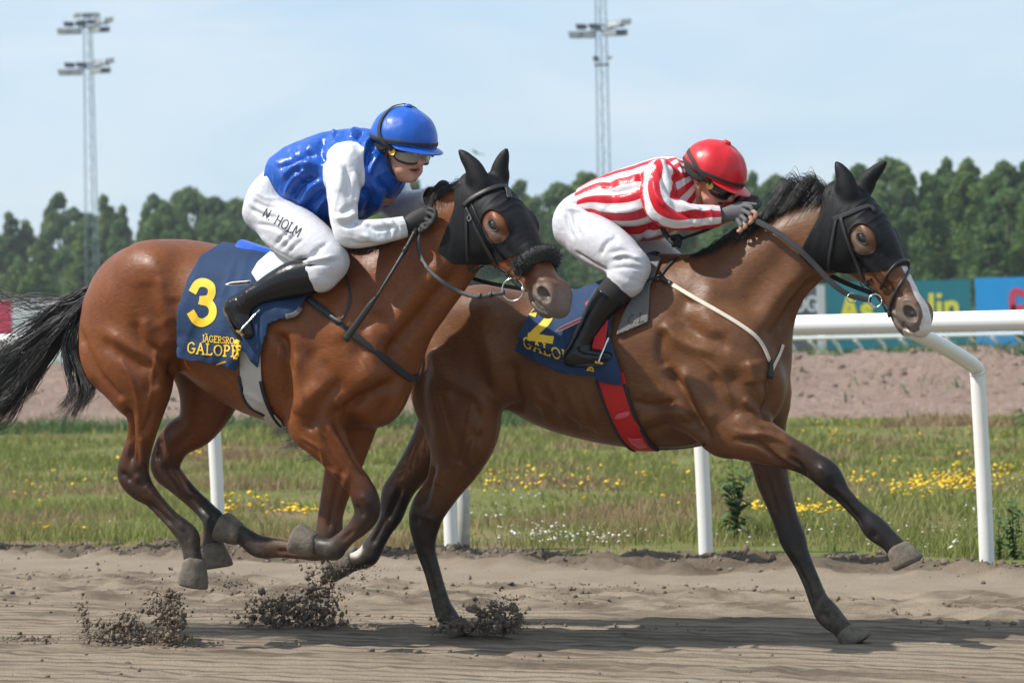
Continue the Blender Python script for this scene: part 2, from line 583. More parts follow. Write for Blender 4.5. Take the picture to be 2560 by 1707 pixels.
# ---- lettering: strokes on a unit em (width w, height 1), serif letters get small feet
GLYPH = {
    'G': ([[(.62, .80), (.50, .95), (.32, .97), (.12, .80), (.06, .50), (.12, .20), (.34, .03), (.55, .07), (.64, .20), (.64, .42)], [(.46, .42), (.76, .42)]], .78),
    'A': ([[(.04, 0), (.34, 1)], [(.34, 1), (.64, 0)], [(.15, .34), (.53, .34)], [(-.04, 0), (.14, 0)], [(.52, 0), (.74, 0)]], .72),
    'L': ([[(.14, 1), (.14, 0), (.56, 0), (.58, .16)], [(.02, 1), (.28, 1)], [(.02, 0), (.14, 0)]], .62),
    'O': ([[(.40, .98), (.16, .84), (.06, .50), (.16, .16), (.40, .02), (.64, .16), (.74, .50), (.64, .84), (.40, .98)]], .80),
    'P': ([[(.14, 0), (.14, 1)], [(.02, 1), (.14, 1), (.40, .98), (.54, .86), (.54, .64), (.40, .50), (.16, .48)], [(.0, 0), (.30, 0)]], .62),
    'J': ([[(.22, 1), (.22, .10), (.12, -.12), (-.04, -.16)], [(.10, 1), (.36, 1)]], .38),
    'E': ([[(.14, 0), (.14, 1)], [(.02, 1), (.54, 1), (.54, .86)], [(.14, .52), (.44, .52)], [(.02, 0), (.56, 0), (.58, .16)]], .62),
    'R': ([[(.14, 0), (.14, 1)], [(.02, 1), (.38, 1), (.52, .88), (.52, .66), (.38, .52), (.14, .50)], [(.30, .50), (.60, 0), (.70, 0)], [(.02, 0), (.28, 0)]], .70),
    'S': ([[(.46, .84), (.36, .97), (.18, .96), (.07, .80), (.12, .62), (.38, .44), (.48, .26), (.40, .06), (.22, .02), (.06, .12), (.05, .24)]], .54),
    'N': ([[(.08, 0), (.08, 1), (.62, 0), (.62, 1)]], .72),
    'H': ([[(.08, 0), (.08, 1)], [(.60, 0), (.60, 1)], [(.08, .52), (.60, .52)]], .70),
    'M': ([[(.06, 0), (.12, 1), (.42, .25), (.72, 1), (.78, 0)]], .86),
    'C': ([[(.60, .82), (.46, .97), (.26, .94), (.10, .72), (.07, .42), (.16, .14), (.38, .02), (.60, .14)]], .68),
    'B': ([[(.08, 0), (.08, 1), (.40, 1), (.54, .86), (.54, .66), (.40, .54), (.08, .54)], [(.40, .54), (.58, .42), (.60, .18), (.44, .02), (.08, 0)]], .66),
    '.': ([[(.08, .0), (.08, .10)]], .24),
    ' ': ([], .42),
    's': ([[(.42, .50), (.30, .60), (.12, .56), (.08, .44), (.20, .34), (.40, .24), (.44, .10), (.30, .0), (.10, .02), (.04, .12)]], .50),
    'l': ([[(.10, 0), (.10, 1)]], .22), 'i': ([[(.10, 0), (.10, .66)], [(.10, .90), (.10, .98)]], .22),
    'n': ([[(.08, 0), (.08, .66)], [(.08, .48), (.22, .63), (.40, .60), (.46, .44), (.46, 0)]], .56),
}
def glyph_polys(text, thick=.12, track=.06):
    """outlines of the strokes: a list of quads strips in em units and the total width"""
    x = 0.0; strips = []
    for ch in text:
        dots = ch == 'Ä'
        st, w = GLYPH['A' if dots else ch]
        if dots: st = st + [[(.22, 1.16), (.22, 1.26)], [(.46, 1.16), (.46, 1.26)]]
        for line in st:
            L = np.asarray(line, float)
            if len(L) > 4: L = catmull(L, 4)
            elif len(L) == 2: L = catmull(L, 5)
            else:
                L = np.vstack([np.linspace(a, b, 6)[:-1] for a, b in zip(L[:-1], L[1:])] + [L[-1:]])
            strips.append((L + [x, 0], thick))
        x += w + track
    return strips, x - track

def letters(mb, place, strips, mi=0):
    """place(u, v) -> 3-D point for arrays of em coordinates; one thin quad strip for each stroke"""
    for kk, (L, th) in enumerate(strips):
        T = np.gradient(L, axis=0); T /= np.linalg.norm(T, axis=1)[:, None] + 1e-9
        Nn = np.stack([-T[:, 1], T[:, 0]], 1)
        ext = L.copy(); ext[0] -= T[0] * th * .25; ext[-1] += T[-1] * th * .25
        a = place(ext + Nn * th / 2, kk); b = place(ext - Nn * th / 2, kk)
        n = len(L)
        mb.add(np.vstack([a, b]), [(i, i + 1, n + i + 1, n + i) for i in range(n - 1)], mi)

def px_writer(fr, bvhs, o, ux, uy, off, shear=0.0):
    """em coordinates -> pixels (o + u*ux + v*uy) -> surface point"""
    o, ux, uy = (np.asarray(a, float) for a in (o, ux, uy))
    def place(P, k=0):
        out = []
        for u, v in P:
            q = o + u * ux + v * uy
            out.append(hit(fr, bvhs, q[0], q[1], off + k * .0004)[0])
        return np.array(out)
    return place

# ------------------------------------------------------------------ materials of the tack
def cloth_mat(name, col, rough=.75, weave=900.0, var=.12, fold=.0, crease=.0, **kw):
    t = NT(name)
    n = t.noise(9.0, 4, .6); n2 = t.noise(weave, 2, .5)
    c = t.mix(t.ramp(n, .3, .7), tuple(x * (1 - var) for x in col), tuple(min(1, x * (1 + var)) for x in col))
    c = t.mix(t.ramp(n2, .3, .7, 0, .25), c, tuple(x * .6 for x in col))
    t.set(Base_Color=c, Roughness=rough, **kw)
    nb = None
    if crease:
        cr = t.math('ABSOLUTE', t.math('SUBTRACT', t.noise(15.0, 3, .5, None, .7), .5))
        nb = t.bump(t.ramp(cr, 0, .22, 0, 1), crease, .010)
    t.set(Normal=t.bump(n2, .25, .0015, nb))
    return t.done()
MAT_LEATHER = plain('black_leather', (.016, .015, .015), .42, .3, 30, .35, 220)
MAT_WEB = cloth_mat('black_webbing', (.020, .020, .022), .8, 500)
MAT_LYCRA = cloth_mat('black_stretch_fabric', (.0045, .0047, .0058), .6, 1400, .2, Specular_IOR_Level=.25)
MAT_STEEL = plain('steel', (.62, .61, .59), .22, .08, 30, .05, 200, Metallic=1.0)
MAT_NAVY = cloth_mat('navy_cotton', (.0075, .034, .098), .82, 700, .16, crease=.12)
MAT_YELLOW = plain('yellow_print', (.86, .52, .012), .6, .06, 20, .1, 300)
MAT_WHITE_LEATHER = plain('white_leather', (.72, .70, .65), .5, .08, 18, .2, 120)
MAT_CREAM = plain('cream_strap', (.62, .54, .44), .6, .10, 30, .2, 200)
MAT_GIRTH_GREY = cloth_mat('pale_grey_elastic', (.50, .48, .45), .75, 420, .08)
MAT_RED_WEB = cloth_mat('red_webbing', (.52, .010, .012), .6, 380, .15)
MAT_PINK = plain('pink_red_leather', (.62, .085, .12), .28, .12, 10, .1, 80)
MAT_BLUE_PVC = plain('blue_gloss_leather', (.03, .12, .62), .25, .12, 10, .1, 80)
MAT_PAD = plain('grey_rubber_pad', (.135, .132, .130), .8, .08, 30, .3, 260)
MAT_INK = plain('black_ink', (.012, .012, .016), .7, .1, 30, 0)
# ------------------------------------------------------------------ the course: ground, track, verge, bank
FT = Frame(1.07, 14.85, R(27))             # along the rail; y = 0 is the line of the posts, minus towards the camera

def grass_sheet_mat(name, a, b, dry):
    t = NT(name)
    v = t.coords(kind='Object')
    c = t.mix(t.ramp(t.noise(1.1, 5, .6, v), .35, .65), a, b)
    c = t.mix(t.ramp(t.noise(.45, 4, .6, v, .4), .52, .66), c, dry)
    c = t.mix(t.ramp(t.noise(14.0, 4, .65, v), .35, .7, 0, .6), c, tuple(x * .45 for x in a))
    t.set(Base_Color=c, Roughness=.9, Specular_IOR_Level=.1, Normal=t.bump(t.noise(22.0, 4, .65, v), .6, .05))
    return t.done()
MAT_TURF = grass_sheet_mat('turf', (.130, .145, .042), (.190, .190, .064), (.250, .160, .105))
def track_mat():
    t = NT('sand_track')
    v = t.coords()
    n = t.noise(2.2, 5, .6, v); g = t.noise(160.0, 5, .75, v)
    c = t.mix(t.ramp(n, .3, .7), (.228, .180, .131), (.292, .236, .177))
    c = t.mix(t.math('MULTIPLY', t.attr('damp_shade'), t.ramp(t.noise(30, 4, .6, v), .2, .7, .55, 1), clamp=True), c, (.078, .058, .041))
    wob = t.math('MULTIPLY', t.math('SUBTRACT', t.noise(3.0, 3, .5, t.coords((.5, 2, 1))), .5), .045)
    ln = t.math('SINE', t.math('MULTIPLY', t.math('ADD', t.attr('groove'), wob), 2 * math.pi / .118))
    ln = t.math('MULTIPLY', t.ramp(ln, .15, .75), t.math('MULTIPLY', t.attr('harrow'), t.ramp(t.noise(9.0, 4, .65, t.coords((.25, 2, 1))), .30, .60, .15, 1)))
    c = t.mix(ln, c, (.085, .067, .051))  # dark harrow lines: groove shade painted into the sand colour
    c = t.mix(t.ramp(g, .42, .62, 0, .55), c, (.12, .095, .070))
    t.set(Base_Color=c, Roughness=.92, Specular_IOR_Level=.12, Normal=t.bump(g, .5, .004, t.bump(t.noise(70, 4, .6, v), .5, .01)))
    return t.done()
MAT_TRACK = track_mat()
MAT_CLOD = plain('damp_soil_clod', (.165, .126, .092), .95, .55, 40, .8, 90)
def bank_mat():
    t = NT('pinkish_sand_bank')
    v = t.coords()
    c = t.mix(t.ramp(t.noise(.7, 5, .62, v), .3, .7), (.37, .260, .210), (.47, .352, .292))
    c = t.mix(t.ramp(t.noise(5.0, 4, .65, v), .45, .75, 0, .6), c, (.24, .160, .122))
    t.set(Base_Color=c, Roughness=.95, Specular_IOR_Level=.08, Normal=t.bump(t.noise(7, 6, .7, v), 1.0, .22))
    return t.done()
MAT_BANK = bank_mat()

def place_in(fr, o):
    o.location = fr.o; o.rotation_euler = (0, 0, -fr.psi); return o

def sheet(name, xs, ys, zf, mat, fr=FT, attrs=None, smooth=True):
    X, Y = np.meshgrid(xs, ys, indexing='ij')
    Z = zf(X, Y); V = np.stack([X, Y, Z], -1).reshape(-1, 3)
    nx, ny = len(xs), len(ys); i = np.arange(nx * ny).reshape(nx, ny)
    F = np.stack([i[:-1, :-1], i[1:, :-1], i[1:, 1:], i[:-1, 1:]], -1).reshape(-1, 4)
    o = place_in(fr, new_mesh(name, V, F, mat, None, smooth)); o['kind'] = 'structure'
    if attrs:
        for k, f in attrs.items(): set_attr(o, k, f(X, Y).ravel())
    return o

# the ground out to the horizon
sheet('ground', np.linspace(-1500, 1500, 13), np.linspace(-400, 2400, 13), lambda X, Y: np.full_like(X, -.06), MAT_TURF)

def S(a, b, x): t = np.clip((x - a) / (b - a), 0, 1); return t * t * (3 - 2 * t)
def track_h(X, Y):
    P = np.stack([X, Y, np.zeros_like(X)], -1)
    wob = .10 * fbm(P * [.35, .8, 1], 2, 71)
    y = Y + wob + .013 * (X - 2) ** 2 * S(-1.2, -2.6, Y)
    Yg = Y + .027 * (X - 2) ** 2
    harrow = S(-2.35, -2.75, y)
    churn = S(-2.75, -2.4, y) * S(-1.25, -1.55, y)
    edge = S(-.75, -.35, y) * S(.30, -.05, y)
    lane = np.exp(-((y + 4.35 + .05 * np.sin(X * .7)) / .14) ** 2) + .8 * np.exp(-((y + 3.15 + .06 * np.sin(X * .5 + 1)) / .12) ** 2) + .7 * np.exp(-((y + 5.1) / .12) ** 2)
    lane = lane * np.clip(fbm(P * [1.1, 3, 1], 3, 55) * 1.6 + .35, 0, 1)
    gr = np.sin(2 * np.pi * (Yg + .012 * fbm(P * [.8, 4, 1], 2, 12)) / .118) * .012 * (1 - .8 * np.clip(lane * 1.6, 0, 1)) * (.65 + .5 * fbm(P * [.9, 6, 1], 2, 91))
    rough = fbm(P * 9.0, 5, 33, .62)
    h = harrow * gr + .0045 * rough
    h = h + churn * (.020 * fbm(P * [5, 10, 1], 4, 21, .65) + .014 * np.clip(fbm(P * [11, 16, 1], 3, 24), 0, 1))
    h = h + lane * (.006 + .016 * np.clip(fbm(P * [10, 14, 1], 4, 61, .6), -.3, 1))
    h = h + edge * (.025 + .045 * np.clip(fbm(P * [5, 9, 1], 4, 81, .6), -.5, 1) + .03 * fbm(P * [1.2, 2, 1], 2, 83))
    h = h - .006 * np.exp(-((y + 1.32) / .05) ** 2) + .006 * np.exp(-((y + 1.42) / .03) ** 2)
    return h
def damp_shade(X, Y):  # damp churned soil and edge, plus painted shade in the harrow grooves
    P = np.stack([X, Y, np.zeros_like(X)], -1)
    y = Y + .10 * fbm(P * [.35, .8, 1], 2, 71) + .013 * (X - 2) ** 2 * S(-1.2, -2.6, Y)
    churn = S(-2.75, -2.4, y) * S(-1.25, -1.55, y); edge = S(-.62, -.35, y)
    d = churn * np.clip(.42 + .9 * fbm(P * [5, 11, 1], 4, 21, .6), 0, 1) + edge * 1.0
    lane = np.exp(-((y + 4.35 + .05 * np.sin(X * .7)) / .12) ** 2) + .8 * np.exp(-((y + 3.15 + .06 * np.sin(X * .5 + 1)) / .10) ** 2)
    return np.clip(d + lane * np.clip(fbm(P * [3, 8, 1], 3, 55) * 1.4 + .1, 0, 1) + .5 * S(-2.2, -2.7, y) * np.clip(-np.sin(2 * np.pi * (Y + .027 * (X - 2) ** 2 + .012 * fbm(P * [.8, 4, 1], 2, 12)) / .118), 0, 1) * (.5 + .5 * fbm(P * [.7, 5, 1], 2, 92)), 0, 1)  # last term darkens the groove bottoms in place of relief shade
sheet('track', np.arange(-7.5, 7.0, .050), np.arange(-6.6, .26, .0145), track_h, MAT_TRACK, attrs={'damp_shade': damp_shade, 'groove': lambda X, Y: Y + .027 * (X - 2) ** 2, 'harrow': lambda X, Y: S(-2.3, -2.8, Y + .013 * (X - 2) ** 2) * .9})
sheet('track_surround', np.array([-120, -60, -20, 0, 20, 60, 120.]), np.array([-26, -16, -8, -4, -1, .2]), lambda X, Y: np.full_like(X, -.045), MAT_TRACK, attrs={'damp_shade': lambda X, Y: X * 0})

# verge of rough grass behind the rail, gently uneven
def verge_h(X, Y):
    P = np.stack([X, Y, np.zeros_like(X)], -1)
    return -.02 + .05 * fbm(P * .35, 3, 7) + .02 * fbm(P * 1.6, 3, 9) + .03 * S(.0, .5, Y)
sheet('verge', np.linspace(-30, 20, 170), np.concatenate([np.linspace(.02, 4, 30), np.linspace(4.3, 32, 70)]), verge_h, MAT_TURF)

# the bank of pinkish soil
BK = Frame(0.0, 39.0, R(6))
def bank_h(X, Y):
    P = np.stack([X, Y, np.zeros_like(X)], -1)
    lump = .16 * fbm(P * [.22, .4, 1], 3, 5) + .11 * fbm(P * [1.3, 1.6, 1], 4, 6, .6)
    rise = S(-.3, 4.2, Y + .9 * fbm(P * [.18, .18, 1], 2, 4))
    return -.05 + 0.84 * rise * (1 + .10 * fbm(P * [.12, .2, 1], 2, 11)) + lump * S(-.5, 1.0, Y) * .8
sheet('bank', np.linspace(-32, 34, 260), np.concatenate([np.linspace(-2.2, 6, 70), np.linspace(6.5, 16, 14)]), bank_h, MAT_BANK, BK)

def ground_z(x, y):
    """height of the verge or bank at world x, y"""
    p = FT.local(np.stack([x, y, np.zeros_like(x)], -1)); b = BK.local(np.stack([x, y, np.zeros_like(x)], -1))
    return np.where(b[..., 1] > -1.8, np.maximum(bank_h(b[..., 0], b[..., 1]), verge_h(p[..., 0], p[..., 1])), verge_h(p[..., 0], p[..., 1]))

# ---- grass blades
def leaf_mat(name, a, b, c3, trans=.25, scale=1.3):
    t = NT(name)
    r = t.attr('tone')
    v = t.coords()
    c = t.mix(r, a, b)
    c = t.mix(t.math('MULTIPLY', t.ramp(t.noise(scale, 4, .6, v), .50, .60), t.ramp(r, 0, 1, .6, 1)), c, c3)
    t.set(Base_Color=c, Roughness=.6, Specular_IOR_Level=.25, Transmission_Weight=0.0)
    tr = t.n.new('ShaderNodeBsdfTranslucent'); t.put(tr.inputs['Color'], c)
    mx = t.n.new('ShaderNodeMixShader'); mx.inputs[0].default_value = trans
    t.l.new(t.b.outputs[0], mx.inputs[1]); t.l.new(tr.outputs[0], mx.inputs[2]); t.l.new(mx.outputs[0], t.out.inputs['Surface'])
    return t.done()
MAT_GRASS = leaf_mat('grass_blade', (.165, .195, .045), (.275, .285, .092), (.330, .215, .135), .35, .42)
MAT_WEED = leaf_mat('weed_leaf', (.060, .115, .040), (.120, .190, .065), (.14, .17, .07), .3)
MAT_YFLOWER = plain('yellow_petal', (.80, .50, .012), .6, .2, 60, 0)
MAT_WFLOWER = plain('white_clover', (.62, .56, .50), .8, .15, 60, 0)

def blades(name, base, h, w, lean, mat, tone, parent=None):
    n = len(base)
    a = RNG.uniform(0, 2 * math.pi, n); side = np.stack([np.cos(a), np.sin(a), np.zeros(n)], 1) * w[:, None]
    l = RNG.normal(0, 1, (n, 2)) * lean; tip = base + np.stack([l[:, 0] * h, l[:, 1] * h, h], 1)
    mid = base + np.stack([l[:, 0] * h * .3, l[:, 1] * h * .3, h * .55], 1)
    V = np.stack([base - side, base + side, mid + side * .7, mid - side * .7, tip], 1).reshape(-1, 3)
    i = np.arange(n)[:, None] * 5
    F = np.concatenate([i + [0, 1, 2], i + [0, 2, 3], i + [3, 2, 4]])
    o = new_mesh(name, V, F, mat, parent, False); set_attr(o, 'tone', np.repeat(tone, 5))
    return o
n = 200000                                        # strewn over the wedge of verge that lies in view and a margin beside it
gY = 13.4 + 25 * RNG.uniform(size=n) ** 1.35; gX = (RNG.uniform(-420, 2980, n) - 1280) / F_PX * gY
px_ = np.stack([gX, gY, np.zeros(n)], 1); lf = FT.local(px_); lb = BK.local(px_)
kk = (lf[:, 1] > .02) & (lb[:, 1] < -.5 + 1.5 * fbm(lb * [.30, .0, 0], 3, 63))
px_ = px_[kk]; xx, yy = lf[kk, 0], lf[kk, 1]; px_[:, 2] = ground_z(px_[:, 0], px_[:, 1])
den = fbm(np.stack([xx * .9, yy * .9, xx * 0], 1), 3, 44)
dry = fbm(np.stack([xx * .40, yy * .60, xx * 0], 1), 3, 47)
keep = (RNG.uniform(size=len(xx)) < np.clip(.75 + .6 * den - 1.6 * np.clip(dry - .12, 0, 1), .05, 1)) & ~((yy < .35) & (fbm(np.stack([xx * 1.2, yy * 3, xx * 0], 1), 2, 3) < .05))
base = px_[keep]; hh = (.03 + .085 * RNG.uniform(size=keep.sum()) ** 2.4) * (1 + .5 * den[keep]) * (1 + .012 * yy[keep]); hh = np.where(yy[keep] < 2.2, hh * 1.25, hh)
vg = blades('verge_grass', base, hh, (.0028 + .0005 * yy[keep]) * RNG.uniform(.7, 1.5, keep.sum()), .42, MAT_GRASS, np.clip(.5 + .35 * RNG.normal(size=keep.sum()) + .3 * den[keep], 0, 1))
tag(vg, 'rough green grass growing behind the white rail', 'grass', kind='stuff')
# weeds along the foot and the crest of the bank
def bank_points(n, y0, y1, x0, x1, thr, seed):
    x = RNG.uniform(x0, x1, n); y = y0 + (y1 - y0) * RNG.uniform(size=n)
    k = fbm(np.stack([x * .35, y * .5, x * 0], 1), 3, seed) > thr
    p = BK.world(np.stack([x[k], y[k], np.zeros(k.sum())], 1)); p[:, 2] = bank_h(x[k], y[k]) - .02
    return p
p1 = bank_points(22000, -1.5, .5, -14, 14, -.10, 15); p2 = bank_points(9000, 5.2, 9, -22, 24, -.05, 17); p3 = bank_points(900, .6, 4.2, -14, 14, .62, 19)
pb = np.concatenate([p1, p2, p3])
bw = blades('bank_weeds', pb, np.concatenate([RNG.uniform(.10, .36, len(p1)), RNG.uniform(.06, .24, len(p2) + len(p3))]), RNG.uniform(.010, .024, len(pb)), .55, MAT_WEED, RNG.uniform(0, 1, len(pb)))
tag(bw, 'dark green weeds along the foot of the pinkish bank', 'weeds', kind='stuff')

# ---- flowers: small discs on thin stems, gathered where the photograph shows them
def flowers(name, spots, mat, size, hgt, label):
    V, F = [], []
    for px, py, sx, sy, n in spots:
        for _ in range(int(n * 1.7)):
            qx, qy = px + RNG.normal() * sx, py + RNG.normal() * sy
            g = on_ground(qx, qy, hgt * .8)
            if FT.local(g)[1] < .12: continue
            c = g.copy(); r = size * RNG.uniform(.6, 1.25); m = 7
            z0 = float(ground_z(g[0:1], g[1:2])[0]); c[2] = max(c[2], z0 + .03)
            t = RNG.normal(0, .35, 2); b = len(V)
            V.append(c + [0, 0, r * .35])
            for j in range(m):
                a = 2 * math.pi * j / m; d = np.array([math.cos(a), math.sin(a), 0]) * r
                V.append(c + d + [0, 0, d[0] * t[0] + d[1] * t[1]])
            V.append(c - [0, 0, r * .5])
            F += [(b, b + 1 + j, b + 1 + (j + 1) % m) for j in range(m)] + [(b + 8, b + 1 + (j + 1) % m, b + 1 + j) for j in range(m)]
    o = new_mesh(name, np.array(V), np.array(F), mat, None, False)
    tag(o, label, 'flowers', kind='stuff'); return o
YS = [(2360, 1195, 45, 12, 60), (2280, 1215, 60, 14, 34), (2440, 1205, 30, 14, 26), (2130, 1190, 30, 8, 12), (2020, 1268, 38, 7, 46), (1890, 1262, 16, 8, 10), (2500, 1165, 30, 18, 14), (2080, 1075, 60, 14, 12), (2260, 1080, 100, 14, 8),
      (1245, 1200, 40, 20, 10), (1420, 1195, 90, 16, 18), (1300, 1175, 60, 14, 8), (745, 1272, 34, 6, 26), (610, 1245, 40, 8, 12), (575, 1268, 18, 5, 8), (497, 1128, 10, 5, 7), (555, 1115, 12, 5, 3), (235, 1330, 40, 7, 18), (150, 1352, 40, 7, 10),
      (100, 1322, 40, 8, 6), (60, 1240, 40, 20, 5), (170, 1200, 50, 20, 7), (330, 1130, 40, 20, 3), (1195, 1342, 20, 6, 4), (1600, 1180, 80, 30, 8), (2400, 1150, 140, 30, 18), (1700, 1230, 40, 30, 4)]
flowers('yellow_wildflowers', YS, MAT_YFLOWER, .019, .16, 'clusters of small yellow wildflowers in the grass behind the rail')
WS = [(1350, 1335, 60, 16, 46), (1460, 1350, 60, 14, 24), (1250, 1300, 60, 20, 12), (1560, 1340, 60, 20, 8), (2300, 1335, 80, 24, 12), (2450, 1260, 70, 40, 12), (2000, 1330, 80, 25, 8), (280, 1210, 60, 40, 6), (1300, 1235, 60, 20, 8), (2140, 1300, 60, 30, 6)]
flowers('white_clover', WS, MAT_WFLOWER, .012, .12, 'small white clover heads in the grass behind the rail')

# ---- clods lying on the track
def clod_mesh(name, C, r, mat, fr=None):
    ico_v = np.array([(0, 0, 1), (.894, 0, .447), (.276, .851, .447), (-.724, .526, .447), (-.724, -.526, .447), (.276, -.851, .447), (.724, .526, -.447), (-.276, .851, -.447), (-.894, 0, -.447), (-.276, -.851, -.447), (.724, -.526, -.447), (0, 0, -1)])
    ico_f = np.array([(0, 1, 2), (0, 2, 3), (0, 3, 4), (0, 4, 5), (0, 5, 1), (1, 6, 2), (2, 7, 3), (3, 8, 4), (4, 9, 5), (5, 10, 1), (6, 7, 2), (7, 8, 3), (8, 9, 4), (9, 10, 5), (10, 6, 1), (6, 11, 7), (7, 11, 8), (8, 11, 9), (9, 11, 10), (10, 11, 6)])
    n = len(C); rr = np.asarray(r)[:, None, None] * RNG.uniform(.38, 1.5, (n, 12, 1)) * RNG.uniform(.5, 1.35, (n, 1, 3))
    V = C[:, None, :] + ico_v[None] * rr
    F = (np.arange(n)[:, None, None] * 12 + ico_f[None]).reshape(-1, 3)
    return new_mesh(name, V.reshape(-1, 3), F, mat, None, False)
MAT_DRYCLOD = plain('dry_soil_clod', (.150, .116, .085), .95, .4, 30, .8, 120)
n = 20000
cx = RNG.uniform(-7, 6.6, n)
cy = np.concatenate([RNG.normal(-.10, .17, 7500), RNG.uniform(-2.75, -1.3, 7000), RNG.normal(-4.35, .16, 1500), RNG.normal(-3.15, .12, 1500), RNG.uniform(-6, -.3, 2500)])
kp = fbm(np.stack([cx * 1.3, cy * 3.2, cx * 0], 1), 3, 29) > np.where(cy > -.6, -.5, .0); cx, cy = cx[kp], np.clip(cy[kp], -6.4, .24); n = len(cx)
cz = track_h(cx, cy); cr = .0024 + .014 * RNG.uniform(size=n) ** 6 + np.where(cy > -.5, .014 * RNG.uniform(size=n) ** 3, 0)
o = clod_mesh('loose_clods', FT.world(np.stack([cx, cy, cz + cr * .2], 1)), cr, MAT_DRYCLOD)
tag(o, 'loose clods of soil scattered over the sand track', 'soil clods', kind='stuff')
# lumps on the bank
bx = RNG.uniform(-13, 13, 2500); by = RNG.uniform(-.2, 5.5, 2500); br = .012 + .07 * RNG.uniform(size=2500) ** 6
o = clod_mesh('bank_lumps', BK.world(np.stack([bx, by, bank_h(bx, by)], 1)), br, MAT_BANK)
tag(o, 'crumbled lumps of pinkish soil on the bank', 'soil clods', kind='stuff')
# ------------------------------------------------------------------ rails, boards, masts, trees
def scuffed(name, col, lo, amt):
    t = NT(name)
    n = t.noise(4.0, 6, .7, t.coords((1, 1, .6))); c = t.mix(t.ramp(n, .56, .72, 0, amt), col, (.40, .35, .28))
    c = t.mix(t.ramp(t.noise(45, 4, .7), .62, .75, 0, amt), c, (.30, .25, .19))
    t.set(Base_Color=c, Roughness=t.ramp(n, .3, .7, .3, .5)); return t.done()
MAT_RAIL = scuffed('white_plastic_rail', (.78, .78, .76), 0, .18)
MAT_POST = scuffed('white_plastic_post', (.74, .735, .70), 0, .40)
rail = tag(empty('running_rail', (FT.o[0], FT.o[1], 0), 0), 'white plastic running rail on bent posts behind the horses', 'rail')
RO = FT.o.copy()
ARM = np.array([-.48, -.62, 0.0])
def world_mb(name, mb, mat, parent=None, off=RO, smooth=True):
    mb.v = [tuple(np.asarray(v) - off) for v in mb.v]
    return mb.build(name, mat, parent, smooth)
A = FT.world([-30, 0, 0]) + ARM + [0, 0, 1.305]; B = FT.world([14, 0, 0]) + ARM + [0, 0, 1.305]
mb = MB(); mb.tube(np.linspace(A, B, 60), .0515, 24, ref=np.array([0, 0, 1.0])); world_mb('top_rail', mb, MAT_RAIL, rail)
for k in range(-9, 6):
    b = FT.world([k * 1.605 - .05 - (.16 if k == -3 else 0), 0, 0])
    lean = np.array([-.008, .004, 0])
    pts = [b + [.03, 0, -.1], b + [.02, 0, .4], b + [0, 0, .97], b + [-.004, -.005, 1.03], b + ARM * .06 + [0, 0, 1.075], b + ARM * .5 + [0, 0, 1.185], b + ARM * .96 + [0, 0, 1.275]]
    mb = MB(); mb.tube(catmull(np.array(pts), 4), .0405, 18, ref=np.array([.9, .35, .1])); world_mb('post', mb, MAT_POST, rail)
    if k == -1:   # a second, older stump stands behind this post
        mb = MB(); q = b + [.10, .10, 0]; mb.tube(np.array([q - [0, 0, .1], q + [0, 0, .30], q + [0, 0, .72]]), .036, 14, ref=np.array([1, .2, 0])); ring(mb, q + [0, 0, .53], (0, 0, 1), .037, .006)
        st = mb.build('post_stump', plain('weathered_grey_pipe', (.42, .42, .38), .7, .2, 8), None); tag(st, 'short weathered grey pipe close behind a white rail post', 'pipe')

# far rail
FAR = at_depth(2250, 838, 84.0)
frail = tag(empty('running_rail', (FAR[0], FAR[1], 0)), 'thin white rail far away in front of the coloured boards', 'rail')
d = np.array([math.cos(R(4)), -math.sin(R(4)), 0.0]); F0 = np.array([FAR[0], FAR[1], 0.0])
mb = MB(); mb.tube(np.linspace(F0 - d * 60, F0 + d * 20, 12) + [0, 0, 1.17], .062, 10, ref=np.array([0, 0, 1.0])); world_mb('top_rail', mb, MAT_RAIL, frail, F0)
pm = None
for k in range(-36, 14):
    q = F0 + d * (k * 1.42 + .4)
    if pm is None:
        mb = MB(); mb.tube(np.array([[0, .3, -.3], [0, .3, .6], [-.25, .1, .95], [-.42, 0, 1.1]]), .05, 8); mb.tube(np.array([[.7, .3, -.3], [.7, .3, .6], [.5, .1, .95], [.35, 0, 1.1]]), .05, 8)
        pm = mb.build('post', MAT_POST, frail); pm.location = q - F0; pm['kind'] = 'stuff'
    else:
        c = pm.copy(); COL.objects.link(c); c.parent = frail; c.location = q - F0

